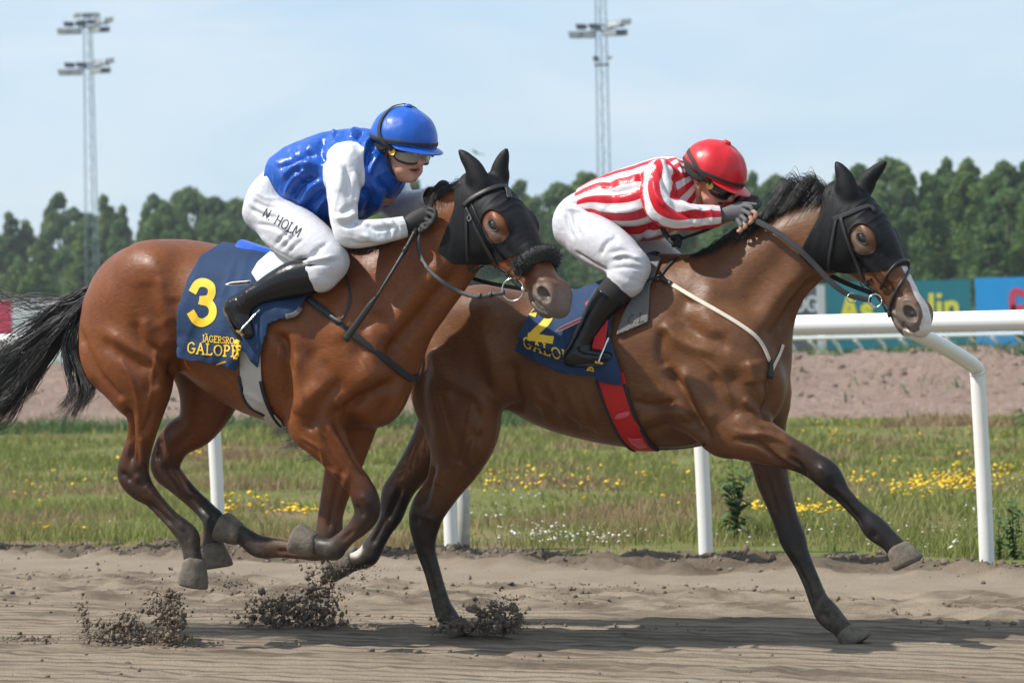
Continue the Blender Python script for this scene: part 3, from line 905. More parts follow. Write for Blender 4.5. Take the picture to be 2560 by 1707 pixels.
# advertising boards
def board(x0, x1, y0, y1, Y, col, name, label, texts=(), bands=()):
    a = at_depth(x0, y0, Y); b = at_depth(x1, y1, Y)
    ctr = np.array([(a[0] + b[0]) / 2, Y, 0.0]); hw = (b[0] - a[0]) / 2; zt, zb = a[2], b[2]
    th = tag(empty(name, ctr), label, 'billboard', 'boards across the infield')
    mb = MB(); mb.box((0, 0, (zt + zb) / 2), (hw, .06, (zt - zb) / 2)); mb.build('panel', plain('board_' + label.split()[0], col, .45, .05, 1.0, 0), th, False)
    for s in (-.8, .8):
        mb = MB(); mb.box((s * hw, .14, zb / 2 + .2), (.07, .07, zb / 2 + .4)); mb.build('leg', MAT_PAD, th, False)
    for k, (px0, px1, py0, py1, c) in enumerate(bands):
        p = at_depth(px0, py0, Y) - ctr; q = at_depth(px1, py1, Y) - ctr
        mb = MB(); mb.box(((p[0] + q[0]) / 2, -.064 - .004 * k, (p[2] + q[2]) / 2), ((q[0] - p[0]) / 2, .004, (p[2] - q[2]) / 2)); mb.build('colour_field', plain('board_field', c, .45, .05, 1.0, 0), th, False)
    for txt, px, py, em, thick, c in texts:
        s = Y / F_PX * em; o = at_depth(px, py, Y) - ctr; m_ = plain('board_letter', c, .5, .04, 2, 0); x = 0.0
        for ch in txt:
            st, w = glyph_polys(ch, thick, .1)
            mb = MB(); letters(mb, lambda P, k=0: np.stack([o[0] + (P[:, 0]) * s, np.full(len(P), -.075 - .012 * k), o[2] + P[:, 1] * s], 1), [(L + [x, 0], t_) for L, t_ in st])
            mb.build('letter', m_, th, False); x += w + .1
    return th
board(2066, 2428, 706, 868, 95, (.004, .185, .235), 'billboard', 'teal board with yellow letters behind the leading horse', [('As', 2102, 803, 62, .22, (.80, .72, .06)), ('lin', 2322, 798, 62, .20, (.80, .72, .06))])
board(2438, 2760, 695, 862, 95, (.008, .335, .78), 'billboard', 'bright blue board with a red letter at the right edge', [('B', 2526, 812, 78, .21, (.72, .05, .10))])
board(1900, 2044, 716, 872, 94, (.085, .095, .105), 'billboard', 'dark grey board with white letters left of the teal board', [('OG', 1984, 778, 36, .20, (.62, .64, .66))])
mb = MB(); p = at_depth(2052, 712, 93); mb.box((0, 0, p[2] / 2), (.13, .1, p[2] / 2)); o = mb.build('board_post', plain('pale_grey_paint', (.50, .52, .54), .5), None, False); o.location = (p[0], p[1], 0)
tag(o, 'pale grey upright between the grey and teal boards', 'post')
board(-140, 190, 752, 905, 116, (.70, .71, .72), 'billboard', 'white and red board behind the streaming tail', [], [(-140, 32, 754, 880, (.62, .03, .09)), (110, 180, 775, 800, (.45, .47, .50))])

# flood light masts
MAT_GALV = plain('galvanised_steel', (.15, .21, .26), .6, .1, 4, .1, 40)
MAT_LAMP = plain('lamp_housing', (.045, .060, .072), .6, .15, 6, .1, 40)
MAT_GLASS = plain('lamp_glass', (.30, .31, .30), .25, .05, 6, 0)
def mast(px, py_base, py_top, Y, w0, w1, tiers, label, top=False, small=None):
    b = at_depth(px, 853, Y); b[2] = 0
    m = tag(empty('floodlight_mast', b), label, 'floodlight mast', 'floodlight masts')
    ht = at_depth(px, py_top, Y)[2]; tilt = -.012
    def P(z, i):
        w = w0 + (w1 - w0) * z / ht; a = [(-1, -.58), (1, -.58), (0, 1.15)][i]
        return np.array([a[0] * w / 2 + tilt * 0, a[1] * w / 2, z])
    for i in range(3):
        mb = MB(); mb.tube(np.array([P(z, i) for z in np.linspace(0, ht, 8)]), .038, 6, ref=np.array([1, .3, 0.])); mb.build('leg', MAT_GALV, m)
    mb = MB(); n = int(ht / .75)
    for i in range(3):
        for k in range(n):
            z0, z1 = ht * k / n, ht * (k + 1) / n
            mb.tube(np.array([P(z0, i if k % 2 else (i + 1) % 3), P(z1, (i + 1) % 3 if k % 2 else i)]), .013, 4)
    lc = mb.build('lacing', MAT_GALV, m); lc['kind'] = 'stuff'
    s = Y / F_PX
    def lamp(dx, py, w, hgt, yaw, bright):
        z = at_depth(px, py, Y)[2]; M = np.array([[math.cos(yaw), math.sin(yaw), 0], [-math.sin(yaw) * .94, math.cos(yaw) * .94, -.34], [-math.sin(yaw) * .34, math.cos(yaw) * .34, .94]])
        c = np.array([dx * s, -.5, z]); mb = MB()
        v = [(-1, -.35, -1), (1, -.35, -1), (1, -.35, 1), (-1, -.35, 1), (-.62, .6, -.6), (.62, .6, -.6), (.62, .6, .6), (-.62, .6, .6)]
        mb.add([c + (np.array(q) * [w * s / 2, w * s * .30, hgt * s / 2]) @ M for q in v], [(0, 1, 2, 3), (1, 0, 4, 5), (2, 1, 5, 6), (3, 2, 6, 7), (0, 3, 7, 4), (5, 4, 7, 6)])
        L = mb.build('floodlight', MAT_LAMP, m, False)
        g = MB(); g.add([c + (np.array([q[0] * .86, -.39, q[2] * .82]) * [w * s / 2, w * s * .30, hgt * s / 2]) @ M for q in v[:4]], [(0, 1, 2, 3)])
        g.build('lamp_face', MAT_GLASS if bright else MAT_LAMP, L, False)
    for py, kx in tiers:
        for dx, dy, w, h, yaw, br in ((-46, -11, 27, 13, .5, 0), (-16, -11, 27, 13, .5, 0), (-58, 7, 33, 15, .35, 1), (-30, 7, 33, 15, .35, 1), (26, -16, 27, 14, -.5, 1), (56, -20, 27, 13, -.5, 0), (20, 4, 31, 15, -.2, 1), (44, 4, 31, 14, -.2, 0)):
            lamp(dx * kx, py + dy * kx, w * kx, h * kx, yaw, br)
        z = at_depth(px, py, Y)[2]
        for q, (a, c) in enumerate((((-62, -.45, -.10), (4, -.1, .2)), ((0, -.1, .1), (64, -.45, .55)), ((-50, -.3, .45), (52, -.3, .35)))):
            mb = MB(); mb.tube(np.array([[a[0] * kx * s, a[1] + .25, z + a[2]], [c[0] * kx * s, c[1] + .25, z + c[2]]]), .05, 6); mb.build('cross_arm', MAT_LAMP, m)
    if top:
        for dx in (-22, 0, 22): lamp(dx, py_top + 6, 22, 13, dx * .02, dx > 10)
        for dx in (-12, 10): lamp(dx, py_top + 22, 20, 10, 0, 0)
    for py, kx in (small or []):
        lamp(-15, py, 16, 14, .4, 0); lamp(20, py - 2, 14, 9, -.6, 0)
        z = at_depth(px, py + 14, Y)[2]; mb = MB(); mb.tube(np.array([[-.45, -.3, z], [.45, -.3, z]]), .06, 6); mb.build('platform', MAT_LAMP, m)
    return m
mast(236, 760, 36, 180, 1.00, .50, [(74, 1.0), (176, 1.0)], 'tall lattice floodlight mast with two tiers of lamps, at the left', True)
mast(1518, 760, -120, 161, .90, .55, [(82, 1.12)], 'lattice floodlight mast running out of the top, above the striped rider', False, [(150, 1)])

# ---- trees
MAT_TREE = [leaf_mat('tree_leaf', a, b, c, .40, .25) for a, b, c in (((.070, .135, .038), (.140, .225, .070), (.165, .235, .072)), ((.060, .122, .040), (.125, .205, .070), (.140, .210, .068)), ((.085, .150, .036), (.170, .245, .068), (.190, .255, .070)))]
MAT_BARK = plain('bark', (.075, .055, .04), .9, .3, 6, .6, 20)
def tree_proto(h, w, seed, kind, nleaf=9000):
    """crown of leaf clumps round a tapered trunk with limbs; returns crown and trunk mesh data"""
    g = np.random.default_rng(seed)
    nc = 64 if kind == 0 else 54
    z = g.uniform(.0, .99, nc) ** .95; prof = np.clip(np.sin(np.pi * np.clip(z * .86 + .16, 0, 1)) ** .75, 0, 1) if kind else np.clip(1.06 - z, .03, 1) ** .85 * np.clip(z * 9, .75, 1)
    a = g.uniform(0, 2 * np.pi, nc); rad = w * .5 * prof * g.uniform(.25, 1.0, nc) ** .5
    C = np.stack([np.cos(a) * rad, np.sin(a) * rad, z * h * .96], 1)
    cr = w * .19 * (1.14 - .86 * z) * g.uniform(.7, 1.3, nc)
    k = g.integers(0, nc, nleaf); d = g.normal(size=(nleaf, 3)); d /= np.linalg.norm(d, axis=1)[:, None]
    P = C[k] + d * (cr[k] * g.uniform(.45, 1.08, nleaf) ** .5)[:, None] * [1, 1, 1.25]
    sz = g.uniform(.07, .19, nleaf) * (h / 11)
    n1 = d + g.normal(size=(nleaf, 3)) * .7; n1 /= np.linalg.norm(n1, axis=1)[:, None]
    u = np.cross(n1, g.normal(size=(nleaf, 3))); u /= np.linalg.norm(u, axis=1)[:, None]; v = np.cross(n1, u)
    V = np.stack([P - u * sz[:, None], P + v * sz[:, None] * .7, P + u * sz[:, None], P - v * sz[:, None] * .7], 1).reshape(-1, 3)
    F = np.arange(nleaf * 4).reshape(-1, 4)
    tone = np.clip(np.repeat(g.uniform(0, 1, nc)[k] * .55 + g.uniform(0, .45, nleaf), 4), 0, 1)
    o = new_mesh('crown', V, F, MAT_TREE[seed % 3], None, False); set_attr(o, 'tone', tone)
    mb = MB(); mb.tube(np.array([[0, 0, -.3], [.05, 0, h * .3], [0, .05, h * .6], [0, 0, h * .93]]), [.022 * h, .017 * h, .010 * h, .003 * h], 8)
    for i in range(9):
        q = C[g.integers(0, nc)]; z0 = q[2] * .62; mb.tube(np.array([[0, 0, z0], q * [.5, .5, 0] + [0, 0, (z0 + q[2]) / 2 + .1], q]), [.008 * h, .006 * h, .002 * h], 5)
    t = mb.build('trunk', MAT_BARK)
    return o, t, h
protos = [tree_proto(12.0, 5.2, 1, 0), tree_proto(11.0, 5.6, 2, 0), tree_proto(12.5, 4.6, 3, 0), tree_proto(10.0, 6.2, 4, 1), tree_proto(11.5, 5.0, 5, 0), tree_proto(10.5, 5.8, 6, 1)]
TOP = [(-100, 560), (0, 545), (60, 520), (150, 500), (230, 520), (330, 510), (430, 468), (480, 478), (560, 455), (640, 470), (720, 460), (900, 440), (1100, 440), (1240, 430), (1320, 448), (1400, 440), (1480, 425), (1560, 420), (1700, 440), (1840, 430), (1900, 408), (1990, 425),
       (2050, 395), (2130, 405), (2200, 400), (2290, 390), (2350, 378), (2410, 368), (2480, 410), (2540, 400), (2640, 380), (3000, 360)]
TOP = [(x, y - (26 if x < 700 else 8)) for x, y in TOP]
TX = np.array([t[0] for t in TOP], float); TY = np.array([t[1] for t in TOP], float)
side_words = ['far left', 'left', 'middle', 'right', 'far right']
used_p = set(); tid = 0
def put_tree(px, Y, top, k, label):
    cr, tr, h0 = protos[k]
    root = tag(empty('tree', (at_depth(px, 853, Y)[0], Y, 0), RNG.uniform(0, 6.28)), label, 'tree', 'trees beyond the course')
    hgt = at_depth(px, top, Y)[2]; s = hgt / h0
    for src in (cr, tr):
        if (k, src.name) not in used_p and src.parent is None: c = src; used_p.add((k, src.name))
        else: c = src.copy(); COL.objects.link(c)
        c.parent = root
    root.scale = (s * RNG.uniform(.85, 1.2), s * RNG.uniform(.85, 1.2), s)
    return root
ZONES = [(30, 'at the left edge of the picture'), (200, 'left of the left floodlight mast'), (290, 'right behind the left floodlight mast'), (430, "above the bright bay horse's rump"), (620, 'left of the rider in blue'), (960, 'behind the rider in blue'),
         (1190, "behind the bright bay horse's neck"), (1340, "behind the bright bay horse's ears and nose"), (1470, "left of the striped rider"), (1720, 'behind the striped rider'), (1900, 'behind the arms of the striped rider'), (2060, "above the darker horse's mane"),
         (2240, "behind the darker horse's head"), (2380, 'above the teal board'), (2500, 'above the blue board'), (9999, 'at the right edge of the picture')]
NTH = ['first', 'second', 'third', 'fourth', 'fifth', 'sixth', 'seventh', 'eighth', 'ninth', 'tenth', 'eleventh', 'twelfth', 'thirteenth', 'fourteenth', 'fifteenth', 'sixteenth']
count = {}
def tree_label(px, row):
    z = next(i for i, (x, _) in enumerate(ZONES) if px < x); count[(z, row)] = count.get((z, row), -1) + 1
    return f'{NTH[count[(z, row)]]} {row} from the left, {ZONES[z][1]}'
for px in sorted(np.arange(-280, 3000, 40.0) + RNG.uniform(-18, 18, len(np.arange(-280, 3000, 40.0)))):
    Y = 216 - .028 * px + RNG.uniform(-5, 5)
    put_tree(px, Y, np.interp(px, TX, TY) + RNG.choice([-4, 6, 16, 34, 48]) + RNG.uniform(-6, 6), int(RNG.integers(0, 6)), tree_label(px, 'back row tree'))
for px in sorted(np.arange(-260, 3000, 52.0) + RNG.uniform(-22, 22, len(np.arange(-260, 3000, 52.0)))):
    Y = 194 - .028 * px + RNG.uniform(-6, 6)
    put_tree(px, Y, np.interp(px, TX, TY) + RNG.uniform(40, 150), int(RNG.integers(0, 6)), tree_label(px, 'lower front row tree'))
for i, (px, top) in enumerate(((2460, 600), (2540, 640), (2380, 650), (1250, 690), (560, 700), (330, 690), (90, 660), (1390, 700))):
    put_tree(px, 128 if px > 2000 else 150, top, 3 if i % 2 else 5, ('light green bush above the blue board', 'low bush at the right edge above the blue board', 'small bush above the right end of the teal board', 'low bush behind the first horse\'s nose',
             'low bush behind the number 3 cloth', 'low bush above the bright bay rump', 'low bush above the white board at the left', 'low bush behind the knee of the striped rider')[i])

# taller weeds that stand alone
def thistle(px, py, h, seed, label, Ymin=None):
    g = np.random.default_rng(seed); b = on_ground(px, py); b[2] = float(ground_z(b[0:1], b[1:2])[0])
    root = tag(empty('weed', b), label, 'plant', 'tall weeds')
    V, F, tn = [], [], []
    for q in range(4):
        la = g.uniform(0, 6.28); ln = g.uniform(.05, .45) if q else .05; hh = h * (1 if q == 0 else g.uniform(.45, .8))
        sp = catmull(np.array([[0, 0, -.02], [math.cos(la) * ln * hh * .25, math.sin(la) * ln * hh * .25, hh * .45], [math.cos(la) * ln * hh, math.sin(la) * ln * hh, hh]]), 6)
        mb = MB(); mb.tube(sp, np.linspace(.005, .0018, len(sp)), 5); mb.build('stem', MAT_WEED, root)
        for k in range(34):
            p = sp[g.integers(1, len(sp))]; a = g.uniform(0, 6.28); L = h * g.uniform(.10, .26)
            d = np.array([math.cos(a), math.sin(a), g.uniform(-.1, .9)]); sd = np.cross(d, [0, 0, 1]); sd /= np.linalg.norm(sd); b0 = len(V); w = L * g.uniform(.14, .26)
            for u, ww in ((0, .2), (.3, 1), (.6, .85), (1, .05)):
                c = p + d * L * u + [0, 0, -L * .4 * u * u]; V += [c - sd * w * ww, c + sd * w * ww]
            F += [(b0 + 2 * j, b0 + 2 * j + 1, b0 + 2 * j + 3, b0 + 2 * j + 2) for j in range(3)]; tn += [g.uniform(0, 1)] * 8
    o = new_mesh('leaves', np.array(V), np.array(F), MAT_WEED, root, False); set_attr(o, 'tone', tn); o['kind'] = 'stuff'
thistle(1842, 1352, .60, 1, 'tall dark green thistle beside the rail post under the stretched foreleg')
thistle(2535, 1404, .34, 2, 'bushy weed at the foot of the rightmost rail post')
thistle(2496, 1400, .22, 3, 'small grey green weed just right of the rightmost rail post')
thistle(2585, 1075, 1.45, 4, 'tall weed at the right edge in front of the pinkish bank')
thistle(2420, 905, .55, 5, 'dark weed on the crest of the bank below the blue board')

# a gull far off in the sky
mb = MB(); mb.add([(0, 0, 0), (-.5, .05, .16), (-1.0, .1, .02), (-.5, .35, .14), (.5, .05, .18), (1.0, .1, .06), (.5, .35, .16), (0, -.35, -.03), (0, .45, 0), (0, .05, -.12)],
                  [(0, 1, 3, 8), (1, 2, 3), (0, 8, 6, 4), (4, 6, 5), (7, 0, 9), (0, 8, 9), (7, 9, 8)])
o = mb.build('gull', plain('gull_feathers', (.62, .63, .65), .8)); o.scale = (.7, .7, .7); o.location = at_depth(1196, 384, 160.0); o.rotation_euler = (.1, .25, .9); tag(o, 'pale gull far off in the sky above the near horse', 'bird')
# ------------------------------------------------------------------ horses
FR1 = Frame(-0.90, 10.97, R(24))      # the near horse
FR2 = Frame(0.55, 11.14, R(24))       # the far horse

def stations(fr, rows):
    out = []
    for px, py, r, lat, w, dk in rows:
        p = fr.pix(px, py, lat); s = float(fr.scale(px, py, lat))
        out.append([p[0], lat, p[2], r / s, w, dk])
    return out

def head_frame(fr, poll_px, yaw, pitch, lat=0.0, roll=0.0):
    t = fr.pix(poll_px[0], poll_px[1], lat)
    d = yaw - fr.psi
    n = np.array([math.cos(pitch) * math.cos(d), -math.cos(pitch) * math.sin(d), -math.sin(pitch)])
    l = np.array([math.sin(d), math.cos(d), 0.0])
    u = np.cross(n, l)
    l, u = math.cos(roll) * l + math.sin(roll) * u, math.cos(roll) * u - math.sin(roll) * l
    return np.stack([n, l, u]), t

def head_prims(hf, L=1.0):
    """a horse's head about 0.6 m long: x from poll to muzzle, y lateral, z towards the forehead"""
    def T(rows, k, n=4, sub=False): return Tube([[a * L for a in r[:5]] + [0.0] for r in rows], k, n, hf, sub)
    def B(c, r, k, sub=False):
        return Blob(np.asarray(c) * L @ hf[0] + hf[1], np.asarray(r) * L, k, hf[0], sub)
    P = [T([(-.03, 0, -.03, .07, .066), (.05, 0, -.008, .083, .080), (.14, 0, -.004, .084, .094), (.22, 0, -.006, .076, .086),
            (.31, 0, -.012, .060, .064), (.40, 0, -.022, .049, .052), (.48, 0, -.031, .051, .055), (.535, 0, -.042, .051, .057), (.572, 0, -.052, .038, .048)], .03),
         T([(.00, 0, -.085, .065, .050), (.08, 0, -.122, .078, .058), (.16, 0, -.118, .068, .058), (.25, 0, -.100, .050, .046),
            (.35, 0, -.086, .035, .036), (.44, 0, -.082, .028, .034), (.51, 0, -.092, .027, .036), (.54, 0, -.094, .023, .030)], .03)]
    for s in (-1, 1):
        P += [B((.10, s * .056, -.085), (.095, .030, .085), .03),                # cheek
              B((.185, s * .078, .030), (.050, .030, .026), .022),               # brow
              B((.190, s * .080, -.020), (.045, .022, .020), .02),               # lower lid
              T([(.21, s * .078, -.040, .013, .013), (.28, s * .064, -.045, .011, .012), (.36, s * .050, -.048, .008, .009)], .02, 3),   # facial crest
              T([(.33, s * .030, .020, .014, .014), (.43, s * .026, .004, .012, .013)], .02, 3),                                          # nasal bone
              B((.512, s * .046, -.028), (.054, .024, .044), .022),              # nostril wing
              B((.555, s * .030, -.058), (.030, .026, .030), .02),               # upper lip
              B((.50, s * .030, -.094), (.05, .020, .020), .015),                # lower lip
              B((.524, s * .066, -.026), (.034, .030, .021), .008, True),        # nostril
              B((.185, s * .104, .004), (.024, .012, .015), .010, True),         # eye socket
              T([(.425, s * .066, -.072, .0065, .020), (.49, s * .066, -.080, .0065, .02), (.575, s * .055, -.083, .0065, .02)], .006, 3, True)]  # mouth
    P.append(B((.525, 0, -.105), (.036, .032, .022), .02))
    return P

def sculpt(V, F, fr, strokes, passes=1):
    """raise or sink the skin along lines: (pixel polyline, radius px, height m, [lat limit])"""
    N = vnormals(V, F)
    W = fr.world(V); px, py, _ = project(W)
    view = CAM - W; view /= np.linalg.norm(view, axis=1)[:, None]
    fac = np.clip((N @ fr.M * view).sum(1) * 3.0, 0, 1)
    off = np.zeros(len(V))
    for st in strokes:
        line, rad, amp = np.asarray(st[0], float), st[1] * (1.32 if st[1] >= 10 else 1.05), st[2]
        latmax = st[3] if len(st) > 3 else 0.0
        if len(line) > 2: line = catmull(line, 4)
        lo = line.min(0) - 2.6 * rad; hi = line.max(0) + 2.6 * rad
        m = np.where((px > lo[0]) & (px < hi[0]) & (py > lo[1]) & (py < hi[1]) & (V[:, 1] < latmax))[0]
        if not len(m): continue
        d2 = np.full(len(m), 1e9); tt = np.zeros(len(m)); L = len(line) - 1
        for i in range(max(L, 1)):
            a = line[i]; b = line[min(i + 1, L)]; ab = b - a; q = ab @ ab + 1e-9
            t = np.clip(((px[m] - a[0]) * ab[0] + (py[m] - a[1]) * ab[1]) / q, 0, 1)
            d = (px[m] - a[0] - t * ab[0]) ** 2 + (py[m] - a[1] - t * ab[1]) ** 2
            tt = np.where(d < d2, (i + t) / max(L, 1), tt); d2 = np.minimum(d2, d)
        end = np.clip(np.minimum(tt, 1 - tt) * 5 + .25, 0, 1) if L > 0 else 1.0
        off[m] += 1.75 * amp * np.exp(-d2 / (rad * rad)) * end * fac[m]
    return V + N * off[:, None]

def leg_attr(V, prims):
    """blend of the dark-point value of the tubes nearest to each vertex"""
    num = np.zeros(len(V)); den = np.zeros(len(V))
    X, Y, Z = V[:, 0], V[:, 1], V[:, 2]
    for p in prims:
        if not (isinstance(p, Tube) and p.attr) or p.sub: continue
        lo, hi = p.bbox()
        m = np.where(((V > lo - .06) & (V < hi + .06)).all(1))[0]
        if not len(m): continue
        d, a = p.dist(X[m], Y[m], Z[m], True)
        w = np.exp(-np.clip(d, -.03, .3) / .012)
        num[m] += w * a; den[m] += w
    return num / (den + 1e-9)

def coat_mat(name, bay, warm, dark):
    t = NT(name)
    vec = t.coords()
    patch = t.noise(5.0, 4, .55, vec)
    hair = t.noise(160.0, 3, .6, t.coords((.22, 1, 1), rot=(0, .5, 0)))
    c = t.mix(t.ramp(patch, .32, .70), bay, warm)
    c = t.mix(t.ramp(hair, .35, .65, 0, .45), c, tuple(x * .5 for x in bay))
    blk = t.math('ADD', t.attr('dark'), t.ramp(t.noise(14.0, 4, .6, vec), .3, .7, -.10, .10), clamp=True)
    c = t.mix(blk, c, dark)
    pale = t.attr('pale')
    c = t.mix(t.math('MULTIPLY', pale, t.ramp(t.noise(60.0, 3, .6, vec), .25, .55, .7, 1)), c, (.62, .56, .52))
    grey = t.attr('grey')
    c = t.mix(t.math('MULTIPLY', grey, t.ramp(t.noise(45.0, 4, .6, vec), .2, .8, .55, 1)), c, (.165, .135, .118))
    mud = t.math('MULTIPLY', t.attr('mud'), t.ramp(t.noise(26.0, 5, .65, vec), .30, .62), clamp=True)
    c = t.mix(mud, c, (.205, .160, .115))
    pink = t.attr('pink')
    c = t.mix(pink, c, (.045, .010, .009))
    rough = t.math('ADD', t.ramp(t.noise(34.0, 4, .6, vec), .3, .7, .38, .48), t.math('MULTIPLY', mud, .4))
    t.set(Base_Color=c, Roughness=rough, Specular_IOR_Level=.30)
    n5 = t.noise(4.2, 3, .5, vec, 1.6)
    vein = t.math('MULTIPLY', t.ramp(t.math('ABSOLUTE', t.math('SUBTRACT', n5, .5)), 0, .016, 1, 0), t.ramp(t.noise(2.3, 2, .5, vec), .42, .60))
    skin = t.bump(vein, .09, .006, t.bump(t.noise(24.0, 4, .6, vec), .22, .008))
    t.set(Normal=t.bump(t.noise(190.0, 3, .65, t.coords((.16, 1, 1), rot=(0, .5, 0))), .30, .003, skin))
    return t.done()

MAT_HOOF = plain('hoof_horn_caked_in_mud', (.135, .112, .086), .8, .45, 24, .8, 70)
MAT_LID = plain('dark_eyelid_skin', (.035, .022, .017), .5, .3, 60, .3, 200)
MAT_EYE = NT('horse_eye').set(Base_Color=(.012, .006, .004), Roughness=.06, Coat_Weight=.6).done()

def make_hoof(fr, parent, top_px, sole_px, toe_px, lat, size=1.0):
    """a hoof from the coronet to the sole; toe_px gives the way the toe points"""
    a = fr.pix(*top_px, lat); b = fr.pix(*sole_px, lat); c = fr.pix(*toe_px, lat)
    ax = b - a; h = np.linalg.norm(ax)
    M = frame_from(-ax, c - b)                       # z from sole up to coronet, x towards the toe
    prof = [(.93, 0.0), (1.0, .07), (1.02, .22), (.98, .48), (.92, .78), (.90, .93), (.84, 1.04), (.60, 1.12)]
    n = 28; vs = []; R0 = .057 * size
    for q, (rr, hh) in enumerate(prof):
        for j in range(n):
            an = 2 * math.pi * j / n
            cx, sy = math.cos(an), math.sin(an)
            heel = .80 if cx < -.55 else 1.0
            x = rr * R0 * cx * heel * 1.05 + (1 - hh) * .026 * size * max(cx, 0) ** 1.2 * (1 if hh < 1 else 0)
            y = rr * R0 * .92 * sy
            z = (hh - (.16 * hh * (cx < 0) * -cx)) * h
            vs.append(b + np.array([x, y, z]) @ M)
    k = len(prof)
    fs = [(i * n + j, i * n + (j + 1) % n, (i + 1) * n + (j + 1) % n, (i + 1) * n + j) for i in range(k - 1) for j in range(n)]
    # the sole is slightly hollow with a shoe rim
    base = len(vs)
    for rr, zz in ((.80, -.004), (.74, .010)):
        for j in range(n):
            an = 2 * math.pi * j / n
            vs.append(b + np.array([rr * R0 * math.cos(an) * (.80 if math.cos(an) < -.55 else 1) * 1.05 + .018 * size * max(math.cos(an), 0), rr * R0 * .92 * math.sin(an), zz]) @ M)
    fs += [(base + j, base + (j + 1) % n, (j + 1) % n, j) for j in range(n)]
    fs += [(base + n + j, base + n + (j + 1) % n, base + (j + 1) % n, base + j) for j in range(n)]
    fs += [tuple(base + n + j for j in range(n))[::-1], tuple((k - 1) * n + j for j in range(n))]
    o = new_mesh('hoof', vs, fs, MAT_HOOF, parent)
    return o

